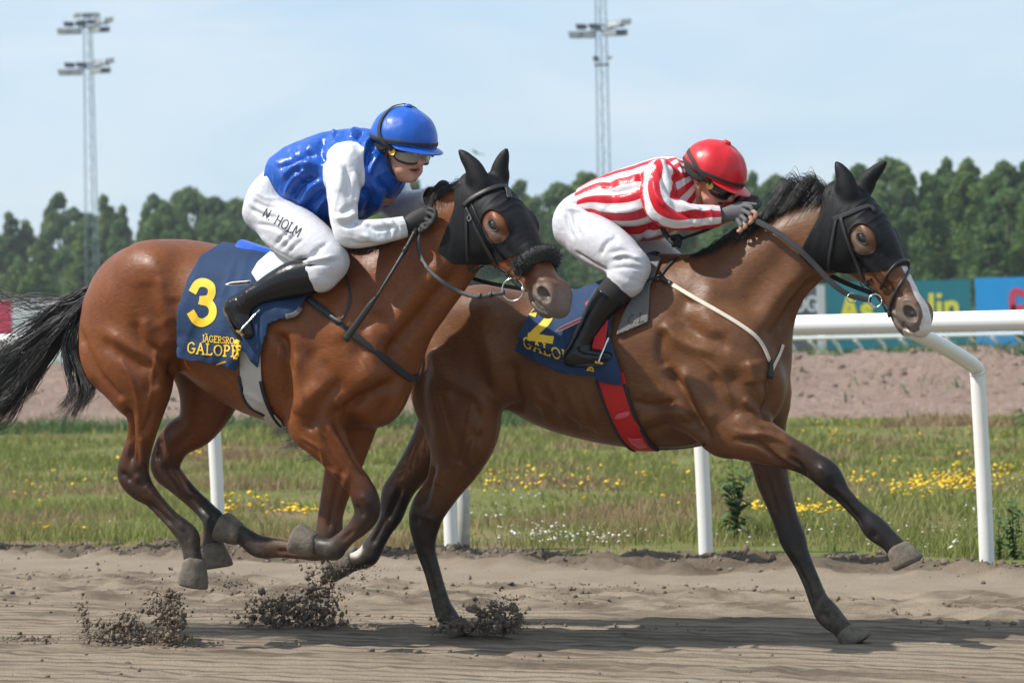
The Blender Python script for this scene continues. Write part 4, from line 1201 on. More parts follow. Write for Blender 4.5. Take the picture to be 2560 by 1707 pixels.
def build_horse(fr, D, root, mat):
    prims = []
    for name, rows, k in D['tubes']:
        prims.append(Tube(stations(fr, rows), k, 9 if name != 'leg' else 6))
    for px, py, lat, rx, ry, rz, ang, k in D['blobs']:
        c = fr.pix(px, py, lat); c[1] = lat
        ca, sa = math.cos(ang), math.sin(ang)
        prims.append(Blob(c, (rx, ry, rz), k, np.array([[ca, 0, -sa], [0, 1, 0], [sa, 0, ca]])))
    hf = head_frame(fr, *D['head'])
    hp = head_prims(hf, D.get('head_size', 1.0))
    bb = [p.bbox() for p in prims]
    fld = Field(np.min([b[0] for b in bb], 0) - .03, np.max([b[1] for b in bb], 0) + .03, D.get('h', .0068)).add(prims)
    V, F = fld.mesh(0, 9)
    V = sculpt(V, F, fr, D['strokes'])
    V = relax(V, F, 1)
    # the head on a finer grid, sunk into the end of the neck
    neck = prims[D['neck_index']]
    bb = [p.bbox() for p in hp]
    hfld = Field(np.min([b[0] for b in bb], 0) - .02, np.max([b[1] for b in bb], 0) + .02, .0042).add(hp)
    HV, HF = hfld.mesh(0, 4)
    HV = sculpt(HV, HF, fr, D.get('head_strokes', []))
    nb = len(V)
    A = leg_attr(V, prims)
    body = new_mesh('body', np.vstack([V, HV]), np.vstack([F, HF + nb]), mat, root)
    q = (HV - hf[1]) @ hf[0].T / D.get('head_size', 1.0)
    grey = np.zeros(nb + len(HV)); pale = np.zeros_like(grey); pink = np.zeros_like(grey); mud = np.zeros_like(grey); dark = np.zeros_like(grey)
    dark[:nb] = A
    grey[nb:] = np.clip((q[:, 0] - D.get('grey_from', .40)) / .10, 0, 1) * np.clip((.03 - q[:, 2]) / .03, 0.25, 1)
    ring_e = np.sqrt(((q[:, 0] - .190) / .062) ** 2 + ((q[:, 2] + .004) / .052) ** 2)
    grey[nb:] = np.maximum(grey[nb:], np.clip(1.15 - ring_e, 0, 1) * (.75 + .25 * (q[:, 2] < 0)))
    # inside of the nostril
    nos = ((q[:, 0] - .527) / .024) ** 2 + ((np.abs(q[:, 1]) - .050) / .018) ** 2 + ((q[:, 2] + .026) / .015) ** 2
    pink[nb:] = np.clip(1.15 - nos, 0, 1) * .8
    dk = D.get('head_dark')
    eye = ((q[:, 0] - .187) / .031) ** 2 + ((q[:, 2] - .004) / .023) ** 2
    dark[nb:] = np.maximum(np.clip(1.25 - eye, 0, 1) * .85, np.clip((q[:, 0] - .40) / .12, 0, 1) * np.clip((-.01 - q[:, 2]) / .05, 0, 1) * .8)
    if 'blaze' in D:
        for (x0, y0, hw0), (x1, y1, hw1) in zip(D['blaze'][:-1], D['blaze'][1:]):
            t = np.clip((q[:, 0] - x0) / (x1 - x0), 0, 1)
            ins = (q[:, 0] >= x0 - .004) & (q[:, 0] <= x1 + .004)
            top = q[:, 2] > D.get('blaze_z', -.03) - .09 * np.clip((q[:, 0] - .5) / .06, 0, 1)
            e = hw0 + t * (hw1 - hw0) - np.abs(q[:, 1] - (y0 + t * (y1 - y0))) + vnoise(q * 70, 3) * .004
            pale[nb:] = np.where(ins & top, np.maximum(pale[nb:], np.clip(e / .004 + .5, 0, 1)), pale[nb:])
        grey[nb:] *= 1 - pale[nb:]; dark[nb:] *= 1 - pale[nb:]
    mz = D['mud']
    mud[:nb] = np.clip((mz[0] - V[:, 2]) / mz[1], 0, 1) * mz[2]
    for px, py, lat, rad, amt in D.get('socks', []):
        c = fr.pix(px, py, lat); c[1] = lat
        d = np.linalg.norm(V - c, axis=1)
        pale[:nb] = np.maximum(pale[:nb], np.clip((rad - d) / .012, 0, 1) * amt)
    dark *= 1 - np.clip(pale, 0, 1)
    for nme, a in (('dark', dark), ('pale', pale), ('grey', grey), ('mud', mud), ('pink', pink)): set_attr(body, nme, a)
    # eyes
    for s in (-1, 1):
        mb = MB(); L = D.get('head_size', 1.0)
        c = np.array([.186, s * .0890, .004]) * L
        vs, fs = [], []
        for i in range(9):
            th = math.pi * i / 8
            for j in range(14):
                a = 2 * math.pi * j / 14
                p = c + np.array([0.0250 * math.sin(th) * math.cos(a), .0165 * math.cos(th), .0190 * math.sin(th) * math.sin(a)]) * L
                vs.append(p @ hf[0] + hf[1])
        fs = [(i * 14 + j, i * 14 + (j + 1) % 14, (i + 1) * 14 + (j + 1) % 14, (i + 1) * 14 + j) for i in range(8) for j in range(14)]
        mb.add(vs, fs); ey = mb.build('eye', MAT_EYE, root)
        a = np.linspace(0, 2 * math.pi, 25); lid = np.stack([c[0] + .0265 * L * np.cos(a), c[1] + s * L * (.0085 - .004 * np.cos(a) ** 2), c[2] + L * (.0185 * np.sin(a) + .004 * np.cos(a))], 1) @ hf[0] + hf[1]
        mb = MB(); mb.tube(lid, .0052 * L, 8, cap=False, ref=np.array([0, s, 0.]) @ hf[0]); mb.build('eyelid', MAT_LID, ey)
    return dict(prims=prims, head=hp, hf=hf, V=V, F=F, HV=HV, HF=HF, fr=fr, root=root,
                bvh=bvh_of(V, F), hbvh=bvh_of(HV, HF), L=D.get('head_size', 1.0))
S1 = [
    ([(200, 821), (214, 871), (243, 929), (286, 979), (307, 1000)], 9, -.010),
    ([(190, 850), (205, 905), (245, 960)], 14, .006),
    ([(264, 829), (321, 864), (379, 893), (400, 918)], 13, .009), ([(250, 850), (310, 892), (370, 925)], 14, -.008),
    ([(392, 668)], 36, .014), ([(366, 700), (372, 764), (396, 815)], 22, -.006), ([(402, 690), (410, 755), (430, 815)], 14, .008),
    ([(357, 793), (379, 843), (421, 871)], 13, .010), ([(340, 800), (355, 850), (395, 880)], 12, -.007),
    ([(396, 971)], 15, .014), ([(392, 925)], 13, .010), ([(372, 905), (400, 945)], 8, -.006), ([(380, 955), (365, 985)], 9, -.006),
    ([(443, 855), (438, 900), (432, 945)], 11, -.020), ([(446, 860), (438, 800), (432, 740)], 16, -.008),
    ([(379, 1029), (368, 1055), (357, 1085)], 6, -.006), ([(318, 1015), (325, 1090), (325, 1160)], 9, -.018),
    ([(354, 1090), (357, 1164)], 7, .006), ([(341, 1100), (345, 1160)], 5, -.005), ([(304, 1179), (327, 1203)], 7, -.007), ([(345, 1195)], 9, .006), ([(362, 1215), (385, 1240)], 6, .004),
    ([(368, 1254), (429, 1311)], 6, -.009), ([(458, 1322), (474, 1352)], 6, -.004),
    ([(684, 835), (712, 860), (719, 943), (722, 1038)], 10, -.018), ([(738, 880), (742, 960), (745, 1030)], 16, .008),
    ([(926, 943)], 28, .016), ([(905, 985), (862, 1022), (830, 1040)], 12, -.011), ([(990, 960), (936, 975), (880, 1021), (862, 1066)], 12, -.016), ([(1000, 925), (975, 1000), (940, 1060)], 14, -.008),
    ([(808, 962), (770, 1000), (748, 1042)], 18, .010), ([(850, 955), (800, 1010), (775, 1060)], 11, -.010), ([(760, 880), (820, 930), (870, 1000)], 14, -.007),
    ([(829, 1039), (879, 1129), (914, 1185)], 6, -.009), ([(812, 1050), (855, 1125), (893, 1180)], 8, .006), ([(800, 1080), (838, 1145), (870, 1195)], 6, -.006),
    ([(754, 1093), (800, 1121), (814, 1164), (857, 1193)], 3.6, .005), ([(840, 1090), (868, 1140)], 4, .004),
    ([(905, 1235), (925, 1265)], 8, .004), ([(893, 1262), (908, 1292)], 6, -.005), ([(884, 1325), (852, 1352)], 5, -.004),
    ([(1155, 665), (1090, 740), (1015, 830), (965, 900)], 15, -.018), ([(1115, 650), (1040, 740), (955, 850)], 22, .010), ([(1080, 600), (1000, 700), (930, 790)], 26, -.008),
    ([(880, 700), (850, 780), (860, 860)], 22, .009), ([(800, 740), (780, 820), (800, 900)], 20, -.008), ([(940, 740), (900, 830), (905, 900)], 16, -.009), ([(790, 1050), (765, 1075)], 10, -.006),
    ([(520, 940), (600, 985), (660, 1020)], 16, .006), ([(480, 870), (520, 800), (540, 720)], 24, -.008),
    ([(470, 1240), (515, 1280)], 6, -.006, .3), ([(400, 1095), (395, 1150)], 8, -.010, .3), ([(480, 1080), (440, 1120)], 8, -.006, .3),
    ([(850, 1180), (832, 1260), (822, 1320)], 5, -.007, .3), ([(870, 1180), (848, 1260)], 6, .004, .3), ([(770, 1380), (690, 1376)], 5, -.005, .3),
]
S1 += [(l, 4.6, .0042) for l in (
    [(700, 880), (730, 930), (760, 985), (770, 1040)], [(840, 1000), (862, 1050), (880, 1100), (905, 1150)], [(780, 1050), (806, 1100), (845, 1150), (880, 1200)], [(500, 900), (560, 930), (620, 975), (680, 1010)],
    [(300, 900), (330, 950), (345, 1010), (350, 1070)], [(390, 880), (380, 940), (372, 1000), (362, 1050)], [(900, 900), (930, 950), (950, 1000)], [(960, 830), (1000, 850), (1030, 880)], [(380, 1235), (410, 1265), (440, 1300)])]
S2 = [
    ([(1262, 1066), (1288, 1020), (1275, 960), (1262, 900)], 15, -.020), ([(1300, 880)], 42, -.020), ([(1215, 775)], 34, .016), ([(1205, 830), (1230, 900), (1245, 980)], 14, .010),
    ([(1208, 1012)], 22, .014), ([(1121, 980), (1180, 1005), (1200, 1045)], 11, -.010), ([(1100, 930), (1160, 970), (1200, 980)], 13, .008), ([(1189, 1090)], 11, -.014), ([(1200, 1060), (1178, 1120), (1178, 1166)], 8, .010),
    ([(1135, 1080), (1150, 1130), (1140, 1160)], 16, -.009), ([(1180, 1180), (1150, 1220)], 8, -.006), ([(1105, 1170), (1090, 1215)], 10, .007),
    ([(1078, 1160), (1062, 1218), (1050, 1268)], 10, -.018), ([(1040, 1300)], 9, -.008), ([(1060, 1285), (1085, 1300)], 8, .007), ([(1056, 1380), (1072, 1435), (1090, 1495)], 6, -.008), ([(1100, 1520), (1110, 1545)], 6, -.004),
    ([(1062, 885), (1050, 1000), (1072, 1100)], 12, -.010), ([(1085, 870), (1105, 950)], 16, .007),
    ([(1330, 960), (1350, 1010), (1372, 1062)], 9, .0045), ([(1372, 955), (1395, 1010), (1418, 1072)], 9, .0045), ([(1415, 960), (1440, 1020), (1465, 1088)], 9, .004), ([(1460, 985), (1485, 1040), (1505, 1098)], 9, .0035),
    ([(1310, 1030), (1380, 1040), (1480, 1080)], 16, -.006),
    ([(1664, 920), (1703, 975), (1738, 1045), (1775, 1104)], 10, -.022), ([(1661, 820), (1652, 876), (1664, 920)], 12, -.012), ([(1700, 915), (1745, 990), (1790, 1060)], 16, .010),
    ([(1575, 1003), (1633, 1016), (1690, 1003)], 9, -.008), ([(1582, 1061), (1664, 1032), (1728, 1035)], 10, .007), ([(1600, 1085), (1680, 1060), (1740, 1062)], 8, -.006), ([(1600, 975), (1660, 985)], 10, .005),
    ([(1655, 806), (1696, 850), (1792, 882)], 14, .009), ([(1690, 800), (1760, 840), (1830, 870)], 16, -.009), ([(1832, 952)], 20, -.010), ([(1856, 994), (1903, 1037)], 9, .010), ([(1780, 930), (1800, 1000), (1850, 1040)], 14, -.008),
    ([(1908, 1040), (1930, 994), (1922, 940)], 13, -.020), ([(1935, 900), (1925, 950)], 10, -.010), ([(1880, 900), (1890, 960)], 20, .010),
    ([(1842, 1098), (1898, 1108), (1964, 1164), (2002, 1188)], 6.5, -.011), ([(1879, 1079), (1945, 1094), (1993, 1127)], 8, .009), ([(1900, 1068), (1955, 1092)], 5, -.005), ([(1974, 1145), (2002, 1164), (2016, 1190)], 5, -.009), ([(1830, 1075), (1900, 1090)], 4, .004),
    ([(2050, 1165), (2075, 1195)], 8, .004), ([(2073, 1221), (2125, 1278), (2153, 1315)], 6, -.010), ([(2185, 1338)], 9, -.006),
    ([(1975, 1385), (2010, 1450), (2035, 1510)], 5, -.007, .3), ([(1915, 1190), (1945, 1290)], 8, -.006, .3), ([(2055, 1530), (2072, 1548)], 8, -.005, .3), ([(1000, 1220), (968, 1300)], 7, -.010, .3), ([(960, 1300), (930, 1360)], 5, -.007, .3),
    ([(2045, 690), (1985, 765), (1930, 850)], 14, -.018), ([(2010, 680), (1950, 740), (1890, 830)], 18, .010), ([(1990, 600), (1920, 680), (1850, 780)], 24, -.008), ([(1790, 700), (1770, 780), (1790, 850)], 24, .009), ([(1720, 740), (1690, 800)], 18, -.008),
]
S2 += [(l, 4.6, .0042) for l in (
    [(1340, 990), (1400, 1020), (1460, 1060), (1540, 1085)], [(1690, 960), (1730, 1010), (1765, 1070)], [(1860, 1010), (1905, 1050), (1950, 1080), (2000, 1110)], [(1830, 1085), (1885, 1098), (1940, 1135), (1985, 1160)],
    [(1180, 1000), (1170, 1060), (1160, 1120), (1130, 1180)], [(1090, 980), (1110, 1050), (1125, 1110)], [(1870, 900), (1885, 950), (1900, 1000)], [(1760, 900), (1800, 940), (1830, 1000)], [(2095, 1215), (2125, 1250), (2155, 1285)])]
# rows: pixel x, pixel y of the centre line, half thickness in pixels, lateral metres (minus = camera side), half width metres, dark points 0..1
H1 = dict(
    tubes=[
        ('trunk', [(300, 775, 92, 0, .17, .0), (365, 742, 130, 0, .245, 0), (440, 745, 147, 0, .268, 0), (545, 785, 171, 0, .272, 0),
                   (655, 835, 200, 0, .282, 0), (765, 858, 212, 0, .275, 0), (855, 868, 208, 0, .240, 0), (905, 895, 128, 0, .195, 0)], .05),
        ('neck', [(860, 800, 165, 0, .17, 0), (950, 765, 152, 0, .135, 0), (1040, 693, 124, 0, .110, 0), (1105, 622, 112, 0, .092, 0), (1160, 560, 100, 0, .078, 0), (1195, 530, 70, 0, .065, 0)], .07),
        ('leg', [(375, 720, 100, -.13, .125, 0), (325, 850, 128, -.145, .125, 0), (345, 945, 95, -.150, .115, 0), (361, 1010, 56, -.145, .080, .02),
                 (357, 1075, 37, -.140, .058, .12), (340, 1138, 38, -.135, .046, .55), (333, 1182, 44, -.13, .043, .8), (350, 1216, 35, -.128, .038, .85),
                 (380, 1245, 24, -.125, .030, .8), (420, 1288, 21, -.12, .027, .9), (455, 1322, 26, -.115, .034, 1), (472, 1343, 29, -.11, .036, 1), (478, 1372, 24, -.11, .033, 1), (484, 1402, 25, -.11, .036, 1)], .045),
        ('leg', [(470, 800, 110, .12, .12, 0), (525, 940, 92, .13, .11, .05), (500, 1053, 56, .13, .075, .15), (443, 1098, 46, .125, .055, .35), (418, 1140, 42, .12, .046, .6),
                 (414, 1172, 38, .12, .042, .75), (440, 1203, 30, .115, .036, .8), (472, 1235, 25, .11, .030, .8), (504, 1265, 24, .11, .028, .9), (524, 1287, 26, .105, .033, 1), (535, 1305, 30, .10, .036, 1),
                 (532, 1335, 25, .10, .034, 1), (530, 1365, 26, .10, .036, 1)], .045),
        ('leg', [(850, 900, 95, -.12, .09, 0), (790, 1030, 82, -.15, .085, 0), (805, 1080, 64, -.155, .075, 0), (838, 1130, 45, -.15, .060, .0), (868, 1175, 36, -.145, .048, .12), (896, 1210, 33, -.14, .042, .45),
                 (914, 1248, 36, -.135, .044, .8), (918, 1280, 34, -.13, .042, .9), (900, 1312, 27, -.13, .034, .85), (872, 1338, 22, -.125, .028, .8), (846, 1362, 25, -.12, .032, .95), (834, 1373, 28, -.12, .036, 1),
                 (806, 1368, 25, -.115, .034, 1), (784, 1358, 25, -.11, .035, 1)], .035),
        ('leg', [(880, 1010, 85, .12, .085, 0), (868, 1110, 58, .12, .075, 0), (856, 1170, 47, .11, .058, .05), (838, 1235, 37, .10, .046, .15), (826, 1290, 33, .09, .042, .5), (820, 1345, 37, .09, .044, .85),
                 (795, 1372, 29, .085, .036, .8), (745, 1374, 23, .08, .028, .6), (695, 1370, 24, .075, .028, .6), (662, 1368, 28, .07, .034, .9), (640, 1362, 28, .07, .035, 1), (614, 1344, 24, .065, .033, 1), (596, 1332, 24, .06, .034, 1)], .035),
    ],
    blobs=[  # px, py, lat, rx, ry, rz, angle, blend
        (395, 690, -.12, .16, .13, .12, .5, .06), (395, 690, .12, .16, .13, .12, .5, .06),
        (262, 850, -.13, .095, .10, .20, -.05, .05), (285, 840, .10, .09, .10, .18, 0, .05),
        (880, 900, -.15, .16, .085, .22, .35, .06), (890, 900, .15, .16, .085, .22, .35, .06),       # shoulder
        (790, 960, -.175, .13, .07, .14, .2, .05), (800, 960, .175, .13, .07, .14, .2, .05),         # triceps
        (950, 985, -.08, .10, .09, .13, .3, .05), (955, 985, .08, .10, .09, .13, .3, .05),           # breast
        (850, 665, 0, .12, .045, .10, .1, .07),                                                       # withers
    ],
    neck_index=1,
    head=((1210, 484), R(43), R(45)), head_size=1.05, head_strokes=[([(1318, 736), (1345, 762), (1374, 788)], 4.5, -.0075, .3), ([(1330, 728), (1356, 754)], 6, .003, .3), ([(1300, 690), (1330, 700), (1352, 712)], 7, -.004, .3), ([(1345, 702), (1372, 700), (1396, 716)], 5, .004, .3), ([(1268, 590), (1300, 650), (1330, 690)], 9, -.004, .3)],
    mud=(.62, .42, .55), strokes=S1, h=.0079,
)
H2 = dict(
    tubes=[
        ('trunk', [(1150, 850, 100, 0, .17, 0), (1210, 842, 122, 0, .245, 0), (1300, 868, 146, 0, .265, 0), (1400, 903, 170, 0, .275, 0), (1500, 912, 192, 0, .28, 0),
                   (1600, 903, 217, 0, .275, 0), (1700, 890, 226, 0, .25, 0), (1785, 895, 195, 0, .22, 0), (1848, 915, 126, 0, .19, 0)], .05),
        ('neck', [(1770, 800, 168, 0, .17, 0), (1840, 755, 152, 0, .14, 0), (1920, 678, 116, 0, .110, 0), (1995, 622, 100, 0, .092, 0), (2060, 590, 94, 0, .08, 0), (2105, 565, 70, 0, .066, 0)], .07),
        ('leg', [(1185, 825, 105, -.13, .125, 0), (1140, 935, 116, -.145, .125, 0), (1155, 1050, 103, -.15, .115, 0), (1148, 1127, 76, -.145, .09, .05), (1120, 1195, 53, -.14, .066, .12),
                 (1098, 1232, 47, -.135, .054, .3), (1072, 1270, 47, -.13, .046, .7), (1062, 1302, 43, -.125, .043, .9), (1061, 1345, 31, -.12, .036, 1), (1066, 1380, 25, -.115, .030, 1),
                 (1080, 1425, 22, -.11, .027, 1), (1094, 1475, 22, -.105, .027, 1), (1106, 1515, 24, -.10, .032, 1), (1118, 1540, 27, -.10, .036, 1), (1134, 1560, 23, -.10, .033, 1)], .045),
        ('leg', [(1170, 900, 100, .12, .12, 0), (1105, 1075, 70, .13, .09, .05), (1052, 1150, 49, .125, .062, .35), (1012, 1202, 40, .12, .048, .6), (990, 1238, 40, .115, .043, .9), (980, 1285, 30, .11, .036, 1),
                 (962, 1318, 24, .105, .029, 1), (946, 1345, 24, .10, .028, 1), (929, 1374, 28, .10, .034, 1), (918, 1390, 28, .095, .035, 1), (894, 1401, 24, .09, .033, .9), (872, 1408, 24, .09, .034, .8)], .045),
        ('leg', [(1850, 930, 95, -.12, .09, 0), (1810, 1050, 84, -.15, .085, 0), (1850, 1078, 70, -.155, .078, 0), (1903, 1103, 56, -.15, .066, .08), (1945, 1121, 46, -.145, .056, .25), (2000, 1144, 37, -.14, .046, .7),
                 (2035, 1164, 34, -.135, .042, .9), (2064, 1184, 36, -.135, .044, 1), (2084, 1208, 31, -.13, .038, 1), (2103, 1231, 23, -.13, .029, 1), (2132, 1263, 21, -.125, .026, 1), (2160, 1290, 23, -.12, .028, 1),
                 (2188, 1321, 31, -.12, .036, 1), (2222, 1350, 26, -.115, .033, 1), (2243, 1372, 27, -.11, .036, 1)], .035),
        ('leg', [(1890, 1000, 85, .12, .085, 0), (1905, 1085, 60, .12, .075, .1), (1922, 1150, 48, .11, .06, .35), (1932, 1202, 42, .10, .05, .55), (1950, 1256, 36, .10, .045, .7), (1968, 1310, 33, .095, .042, .9),
                 (1981, 1345, 34, .09, .043, 1), (1994, 1378, 28, .085, .036, 1), (2010, 1412, 24, .08, .028, 1), (2030, 1458, 23, .075, .027, 1), (2047, 1500, 25, .07, .030, 1), (2070, 1535, 32, .065, .036, 1),
                 (2098, 1563, 26, .06, .034, 1), (2112, 1578, 26, .06, .036, 1)], .035),
    ],
    blobs=[
        (1230, 790, -.12, .16, .13, .11, .2, .06), (1230, 790, .12, .16, .13, .11, .2, .06),
        (1090, 940, -.13, .09, .10, .20, .15, .05), (1105, 920, .10, .09, .10, .18, .15, .05),
        (1800, 910, -.15, .16, .085, .22, .4, .06), (1810, 910, .15, .16, .085, .22, .4, .06),
        (1745, 1000, -.175, .14, .07, .14, .3, .05), (1755, 1000, .175, .14, .07, .14, .3, .05),
        (1905, 985, -.08, .09, .09, .13, .2, .05), (1910, 985, .08, .10, .09, .13, .2, .05),
        (1655, 700, 0, .13, .045, .10, .1, .07),
    ],
    neck_index=1,
    head=((2117, 505), R(36), R(53)), head_size=1.05, head_strokes=[([(2228, 786), (2248, 810), (2276, 828)], 4.5, -.0075, .3), ([(2240, 782), (2262, 806)], 6, .003, .3), ([(2205, 700), (2235, 728), (2262, 745)], 7, -.005, .3), ([(2255, 752), (2276, 750), (2296, 762)], 5, .004, .3), ([(2195, 668), (2215, 690), (2240, 705)], 6, .004, .3)],
    blaze=[(.05, -.004, .012), (.18, -.004, .026), (.30, .0, .022), (.42, .002, .020), (.50, -.004, .030), (.58, -.012, .034), (.62, -.012, .034)],
    socks=[(895, 1378, .09, .045, .9)],
    mud=(.50, .40, .40), strokes=S2, h=.0079,
)

MAT_COAT1 = coat_mat('bright_bay_coat', (.150, .040, .0085), (.235, .075, .018), (.014, .010, .009))
MAT_COAT2 = coat_mat('dark_bay_coat', (.122, .047, .017), (.190, .080, .031), (.012, .010, .010))

horse1 = tag(empty('horse', FR1.o, -FR1.psi), 'bright bay racehorse with the fluffy black noseband, all four feet off the ground', 'horse', 'racehorses')
horse2 = tag(empty('horse', FR2.o, -FR2.psi), 'darker bay racehorse with white blaze, leading, one foreleg stretched forward', 'horse', 'racehorses')
G1 = build_horse(FR1, H1, horse1, MAT_COAT1)
G2 = build_horse(FR2, H2, horse2, MAT_COAT2)
for fr, root, lst in (
    (FR1, horse1, [((484, 1398), (474, 1462), (510, 1478), -.11), ((530, 1362), (538, 1418), (575, 1425), .10),
                   ((790, 1362), (741, 1333), (724, 1372), -.11), ((600, 1335), (556, 1304), (531, 1332), .06)]),
    (FR2, horse2, [((1134, 1556), (1148, 1590), (1205, 1590), -.10), ((880, 1406), (820, 1432), (800, 1400), .09),
                   ((2240, 1368), (2262, 1414), (2318, 1400), -.11), ((2112, 1576), (2136, 1612), (2190, 1614), .06)])):
    for a, b, c, lat in lst: make_hoof(fr, root, a, b, c, lat)
def fleece_mat():
    t = NT('black_sheepskin')
    t.set(Base_Color=t.mix(t.ramp(t.noise(120, 3, .6), .3, .7), (.006, .006, .006), (.022, .021, .021)), Roughness=.85, Sheen_Weight=.2)
    return t.done()
MAT_FLEECE = fleece_mat()

def make_hood(G, poly, eye, ears, name, label, zfold=()):
    fr, hf, L = G['fr'], G['hf'], G['L']
    P = [p for p in G['head'] if not p.sub]
    nk = G['prims'][1]
    P = P[:2] + [nk] + P[2:]; EAR = []
    for tip, base_q, r0 in ears:
        b = np.asarray(base_q) * L @ hf[0] + hf[1]
        lat = float(b[1]); t = fr.pix(*tip, lat); t[1] = lat + (.0)
        m = b + (t - b) * .42; m2 = b + (t - b) * .78
        d = (t - b); side = np.array([d[2], 0, -d[0]]) * .05 * (1 if base_q[1] < 0 else -1)
        P.append(Tube([[*(b - d * .12), r0 * 1.0, r0 * .85, 0], [*(b + d * .15), r0 * 1.06, r0 * .84, 0], [*(m + side), r0 * .86, r0 * .70, 0], [*(m2 + side * .6), r0 * .52, r0 * .44, 0], [*t, r0 * .12, r0 * .12, 0]], .022, 4)); EAR.append(P[-1])
    bb = [p.bbox() for p in P[3:]]
    lo = np.min([b[0] for b in bb], 0) - .06; hi = np.max([b[1] for b in bb], 0) + .03
    fld = Field(lo, hi, .0042).add(P, grow=.0055)
    V, F = fld.mesh(0, 4)
    q = (V - hf[1]) @ hf[0].T / L
    g = poly_sdf(q[:, [0, 2]], poly)
    for E in EAR: g = np.maximum(g, .022 - E.dist(V[:, 0], V[:, 1], V[:, 2]))    # the ears
    e = np.sqrt(((q[:, 0] - eye[0]) / eye[2]) ** 2 + ((q[:, 2] - eye[1]) / eye[3]) ** 2) - 1
    g = np.minimum(g, e * min(eye[2], eye[3]))
    V, F = clip_mesh(V, F, g)
    q = (V - hf[1]) @ hf[0].T / L
    N = vnormals(V, F)
    # stretch folds across the forehead and round the eye holes
    w = np.zeros(len(V))
    for x0, amp in zfold: w += amp * np.exp(-((q[:, 0] - x0 - .25 * np.abs(q[:, 1])) / .006) ** 2) * np.clip((q[:, 2] - .02) / .03, 0, 1)
    rim = np.abs(np.sqrt(((q[:, 0] - eye[0]) / eye[2]) ** 2 + ((q[:, 2] - eye[1]) / eye[3]) ** 2) - 1)
    w += .0025 * np.exp(-(rim / .10) ** 2)
    w += .0018 * np.clip(fbm(np.stack([q[:, 0] * 22 + q[:, 2] * 14, q[:, 1] * 10, q[:, 2] * 9], 1), 3, 5), -1, 1)
    V = V + N * w[:, None]
    o = new_mesh(name, V, F, MAT_LYCRA)
    o.location = fr.o; o.rotation_euler = (0, 0, -fr.psi)
    tag(o, label, 'hood', 'black racing hoods')
    solidify(o, .0022, -1)
    G['hood'] = bvh_of(V, F)
    return o

def thing_at(fr, name, label, cat, group=None):
    return tag(empty(name, fr.o, -fr.psi), label, cat, group)

HOOD_POLY = [(-.14, .13), (-.125, .05), (-.075, -.02), (-.005, -.08), (.02, -.13), (.07, -.235), (.14, -.235), (.225, -.16), (.275, -.09), (.315, -.035), (.345, .02), (.36, .13)]
make_hood(G1, HOOD_POLY, (.190, .004, .068, .055), [((1151, 379), (-.012, -.050, .052), .034), ((1265, 377), (-.012, .050, .052), .033)],
          'racing_hood', 'black stretch hood with ear covers on the horse wearing number 3', [(.08, .003), (.12, .003), (.15, .0025)])
make_hood(G2, HOOD_POLY, (.190, .004, .062, .053), [((2092, 409), (-.012, -.050, .052), .034), ((2212, 408), (-.012, .050, .052), .032)],
          'racing_hood', 'black stretch hood with ear covers on the horse with a white blaze', [(.05, .003), (.085, .003), (.13, .003), (.16, .002)])

def hq(G, q):   # head coordinates -> local
    return np.asarray(q, float) * G['L'] @ G['hf'][0] + G['hf'][1]

def head_mirror(G):
    def f(P, vec=False):
        Rm, t = G['hf']
        q = (np.asarray(P) - (0 if vec else t)) @ Rm.T
        q = q * [1, -1, 1]
        return q @ Rm + (0 if vec else t)
    return f

def nose_ring(mb, G, x0, slope, z0, half, width, thick, mi=0, off=.004, flat=True, rad=None):
    """a band round the nose: the points where rays from the head's axis leave the head, in a plane x = x0 + slope*z"""
    Rm, t = G['hf']; L = G['L']
    c = np.array([x0 + slope * z0, 0, z0])
    P, N = [], []
    for a in np.linspace(-half, half, 33):
        d = np.array([slope * math.cos(a), math.sin(a), math.cos(a)]); d /= np.linalg.norm(d)
        best = None
        for b in (G['hbvh'], G['hood']):
            r = b.ray_cast(Vector(hq(G, c)) + Vector(d @ Rm) * .25, Vector(-(d @ Rm)))
            if r[0] is not None and (best is None or r[3] < best[3]): best = r
        if best is None: continue
        n = best[1]; n = n if n.dot(Vector(d @ Rm)) > 0 else -n
        P.append(np.array(best[0] + n * (off + (thick / 2 if flat else rad * .75)))); N.append(np.array(n))
    P, N = np.array(P), np.array(N)
    for _ in range(3):
        P[1:-1] = .25 * P[:-2] + .5 * P[1:-1] + .25 * P[2:]; N[1:-1] = .25 * N[:-2] + .5 * N[1:-1] + .25 * N[2:]
    if flat: ribbon(mb, P, N, width, thick, mi)
    return P, N

# ---- bridle of the near horse
B1 = thing_at(FR1, 'bridle', 'black leather bridle with loose ring bit on the horse wearing number 3', 'bridle', 'bridles')
hb1 = [G1['hood'], G1['hbvh'], G1['bvh']]
mir = head_mirror(G1)
def strap_obj(name, fr, bv, line, width, parent, mat=None, off=.003, thick=.004, mirror=None):
    mb = MB(); strap_px(mb, fr, bv, line, width, off, thick, mirror=mirror)
    return mb.build(name, mat or MAT_LEATHER, parent)
strap_obj('browband', FR1, hb1, [(1161, 516), (1180, 499), (1223, 476), (1262, 467), (1290, 478)], .020, B1, off=.004, thick=.008)
strap_obj('cheek_strap', FR1, hb1, [(1162, 516), (1178, 545), (1211, 611), (1243, 664), (1262, 695)], .016, B1, mirror=mir)
strap_obj('noseband_strap', FR1, hb1, [(1180, 512), (1203, 560), (1232, 610), (1260, 650)], .008, B1, mirror=mir)
strap_obj('throat_lash', FR1, hb1, [(1167, 518), (1168, 600), (1172, 680), (1192, 714)], .012, B1)
